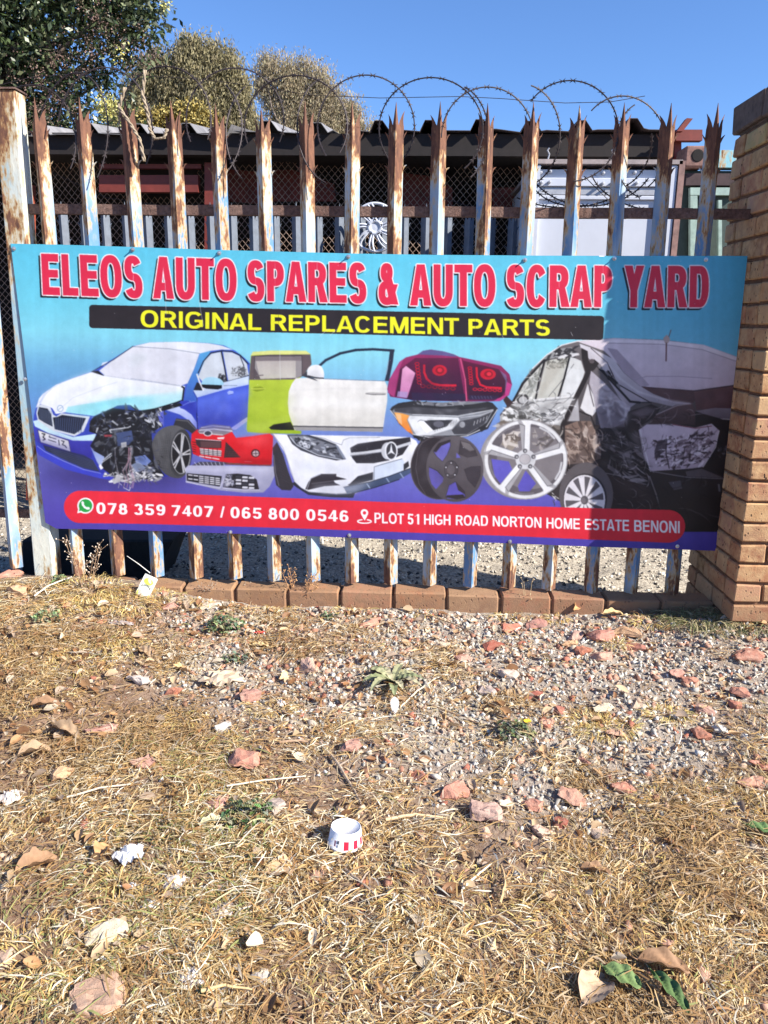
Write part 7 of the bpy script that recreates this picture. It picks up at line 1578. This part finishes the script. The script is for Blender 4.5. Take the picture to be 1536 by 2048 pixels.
# ------------------------------------------------------------------ trees
def m_leaf(name, gloss=.5, trans=.25):
    t = NT(name, gloss, 0, .5); t.col(t.attr()); tr = t.n.new('ShaderNodeBsdfTranslucent'); t.l.new(t.attr(), tr.inputs[0]); mx = t.n.new('ShaderNodeMixShader'); mx.inputs[0].default_value = trans
    t.l.new(t.b.outputs[0], mx.inputs[1]); t.l.new(tr.outputs[0], mx.inputs[2]); t.l.new(mx.outputs[0], t.n['Material Output'].inputs[0]); return t.m
def crown(name, blobs, Y, n, leaf_l, leaf_w, cols, mat, parent, seed, droop=.3, clump=.16, depth=.7, ncl=None):
    """leaves gathered in clumps through the volume of several blobs given in photo units at distance Y"""
    Rr = np.random.RandomState(seed); B = []
    for (px, py, r) in blobs: c = at(px, py, Y); rr = (at(px+r, py, Y)-c).length; B.append((c.x, c.z, rr))
    area = np.array([b[2]**2 for b in B]); area /= area.sum(); ncl = ncl or max(30, n//60)
    bi = Rr.choice(len(B), ncl, p=area); u = Rr.randn(ncl, 3); u /= np.linalg.norm(u, axis=1)[:, None]; rad = Rr.rand(ncl)**.42
    C = np.array([[B[i][0], Y, B[i][1]] for i in bi])+u*rad[:, None]*np.array([[B[i][2], B[i][2]*depth, B[i][2]] for i in bi])
    sc_ = np.array([B[i][2] for i in bi]).clip(.3, 9)
    k = Rr.randint(ncl, size=n); P = C[k]+np.clip(Rr.randn(n, 3), -1.9, 1.9)*np.array([1, 1, 1.0+.45*min(1, droop)])*(clump*(.4+.9*Rr.rand(ncl))[k])[:, None]
    az = Rr.rand(n)*6.283; el = -droop+Rr.randn(n)*.5; D = np.stack([np.cos(az)*np.cos(el), np.sin(az)*np.cos(el), np.sin(el)], -1)
    s = np.cross(D, Rr.randn(n, 3)); s /= np.linalg.norm(s, axis=1)[:, None]; L = leaf_l*(.55+.7*Rr.rand(n))[:, None]; W_ = leaf_w*(.6+.6*Rr.rand(n))[:, None]; nn_ = np.cross(D, s)
    V = np.stack([P, P+D*L*.5+s*W_*.5+nn_*W_*.12, P+D*L, P+D*L*.5-s*W_*.5+nn_*W_*.12], 1).reshape(-1, 3); F = np.arange(4*n).reshape(n, 4)
    cc_ = np.array(cols)[Rr.randint(len(cols), size=n)]*(.7+.6*Rr.rand(n))[:, None]*((.8+.4*Rr.rand(ncl))[k])[:, None]
    return np_mesh(name, V, F, np.repeat(cc_, 4, 0), mat, parent), C
def limbs(base, C, mat, parent, seed, r0, n=40, name='trunk'):
    r = random.Random(seed); mb_ = MB(); top = Vector((float(np.mean(C[:, 0])), float(np.mean(C[:, 1])), float(np.quantile(C[:, 2], .35)))); base = Vector(base)
    mids = [base.lerp(top, t_)+Vector((r.uniform(-1, 1), r.uniform(-1, 1), 0))*r0*.8 for t_ in (0, .25, .5, .75, 1)]; mb_.tube(mids, [r0, r0*.85, r0*.75, r0*.6, r0*.45], 10)
    for k in range(n):
        e = Vector(C[r.randrange(len(C))]); s = mids[-1].lerp(mids[-2], r.random()); m = s.lerp(e, .5)+Vector((r.uniform(-1, 1), r.uniform(-1, 1), r.uniform(-.2, 1)))*(e-s).length*.12
        mb_.tube([s, s.lerp(m, .5)+Vector((0, 0, .02)), m, e], [r0*.28, r0*.2, r0*.12, r0*.03], 5)
    return mb_.build(name, mat, parent, True)
M_bark = m_plain('bark', (.16, .12, .09), .95, var=.4, scale=9, bump=.8)
M_barkp = m_plain('pale_bark', (.20, .16, .13), .9, var=.3, scale=3)
t1 = empty('broadleaf_tree', (at(-60, 300, 6.5).x, 6.5, -.2), 'dense dark evergreen tree with glossy leaves and seed clusters at the upper left', 'tree')
blobs = [(20, 30, 130), (120, 50, 110), (215, 40, 75), (275, 35, 50), (300, 20, 32), (60, 170, 95), (130, 175, 75), (200, 165, 40), (20, 260, 70), (90, 265, 60), (255, 95, 45), (290, 95, 22), (175, 245, 45), (-120, 120, 200), (-60, 300, 120), (235, 190, 26), (-160, -60, 180), (60, -120, 150), (220, -70, 90), (212, 225, 26)]
cr, C1 = crown('crown', blobs, 6.5, 34000, .095, .042, [(.035, .055, .022), (.055, .085, .03), (.08, .11, .045), (.15, .17, .09), (.045, .065, .03)], m_leaf('glossy_leaf', .42, .15), t1, 4, .5, .13, .75, 700)
limbs((at(-60, 300, 6.5).x, 6.5, -.25), C1, M_bark, t1, 2, .16, 60)
sb_, _ = crown('seed_clusters', [(70, 170, 80), (120, 240, 70), (270, 90, 50), (180, 60, 70), (60, 260, 60), (300, 105, 24), (215, 215, 22), (150, 110, 60)], 6.15, 3600, .022, .018, [(.16, .10, .085), (.22, .15, .12), (.12, .075, .06)], M_leafdry, t1, 9, .1, .055, .5, 170); sb_['kind'] = 'stuff'
yb, _ = crown('blossom', [(222, 228, 26), (330, 8, 12), (208, 212, 14), (240, 112, 14)], 6.0, 700, .04, .02, [(.52, .46, .14), (.60, .56, .26), (.40, .40, .12)], M_leafdry, t1, 10, .1, .05, .4, 22); yb['kind'] = 'stuff'
t2 = empty('gum_tree', (at(400, 300, 24).x, 24, -.2), 'tall grey-green gum tree with hanging foliage behind the shed roof', 'tree')
cr, C2 = crown('crown', [(382, 112, 26), (418, 120, 24), (352, 140, 24), (395, 160, 40), (448, 142, 26), (474, 178, 24), (478, 225, 24), (436, 205, 44), (345, 190, 34), (300, 165, 22), (272, 215, 34), (250, 255, 40), (330, 245, 44), (400, 265, 60), (482, 262, 22), (318, 128, 13)], 24, 160000, .145, .040, [(0.217, 0.189, 0.094), (0.275, 0.239, 0.131), (0.160, 0.145, 0.072), (0.319, 0.268, 0.160), (0.246, 0.217, 0.123)], m_leaf('gum_leaf', .9, .3), t2, 5, 1.15, .19, .8, 420)
limbs((at(400, 300, 24).x, 24, -.3), C2, M_barkp, t2, 3, .28, 80)
t3 = empty('gum_tree', (at(600, 300, 30).x, 30, -.2), 'sparse pale buff tree with thin twigs showing sky, right of the grey-green gum', 'tree')
cr, C3 = crown('crown', [(540, 128, 20), (562, 150, 26), (528, 170, 20), (606, 142, 22), (586, 180, 30), (640, 160, 22), (652, 190, 26), (622, 220, 34), (545, 215, 28), (585, 250, 36), (678, 222, 26), (708, 238, 22), (736, 252, 16), (660, 262, 40), (522, 258, 18), (505, 235, 10)], 30, 52000, .15, .034, [(0.375, 0.306, 0.200), (0.425, 0.350, 0.237), (0.300, 0.250, 0.163), (0.338, 0.306, 0.188)], m_leaf('pale_gum_leaf', .95, .35), t3, 6, 1.1, .22, .8, 300)
limbs((at(600, 300, 30).x, 30, -.3), C3, M_barkp, t3, 5, .26, 150)
t4 = empty('yellow_bush', (at(350, 300, 9).x, 9, -.2), 'rounded mustard-yellow shrub showing just above the shed roof', 'shrub')
cr, C4 = crown('foliage', [(385, 240, 34), (350, 248, 26), (300, 248, 28), (325, 252, 26), (410, 248, 20)], 9, 12000, .05, .03, [(.36, .27, .07), (.28, .21, .06), (.20, .17, .06), (.42, .34, .12)], M_leafdry, t4, 7, -.3, .06, .7, 500)
limbs((at(350, 300, 9).x, 9, -.3), C4, M_bark, t4, 8, .06, 30, 'stem')
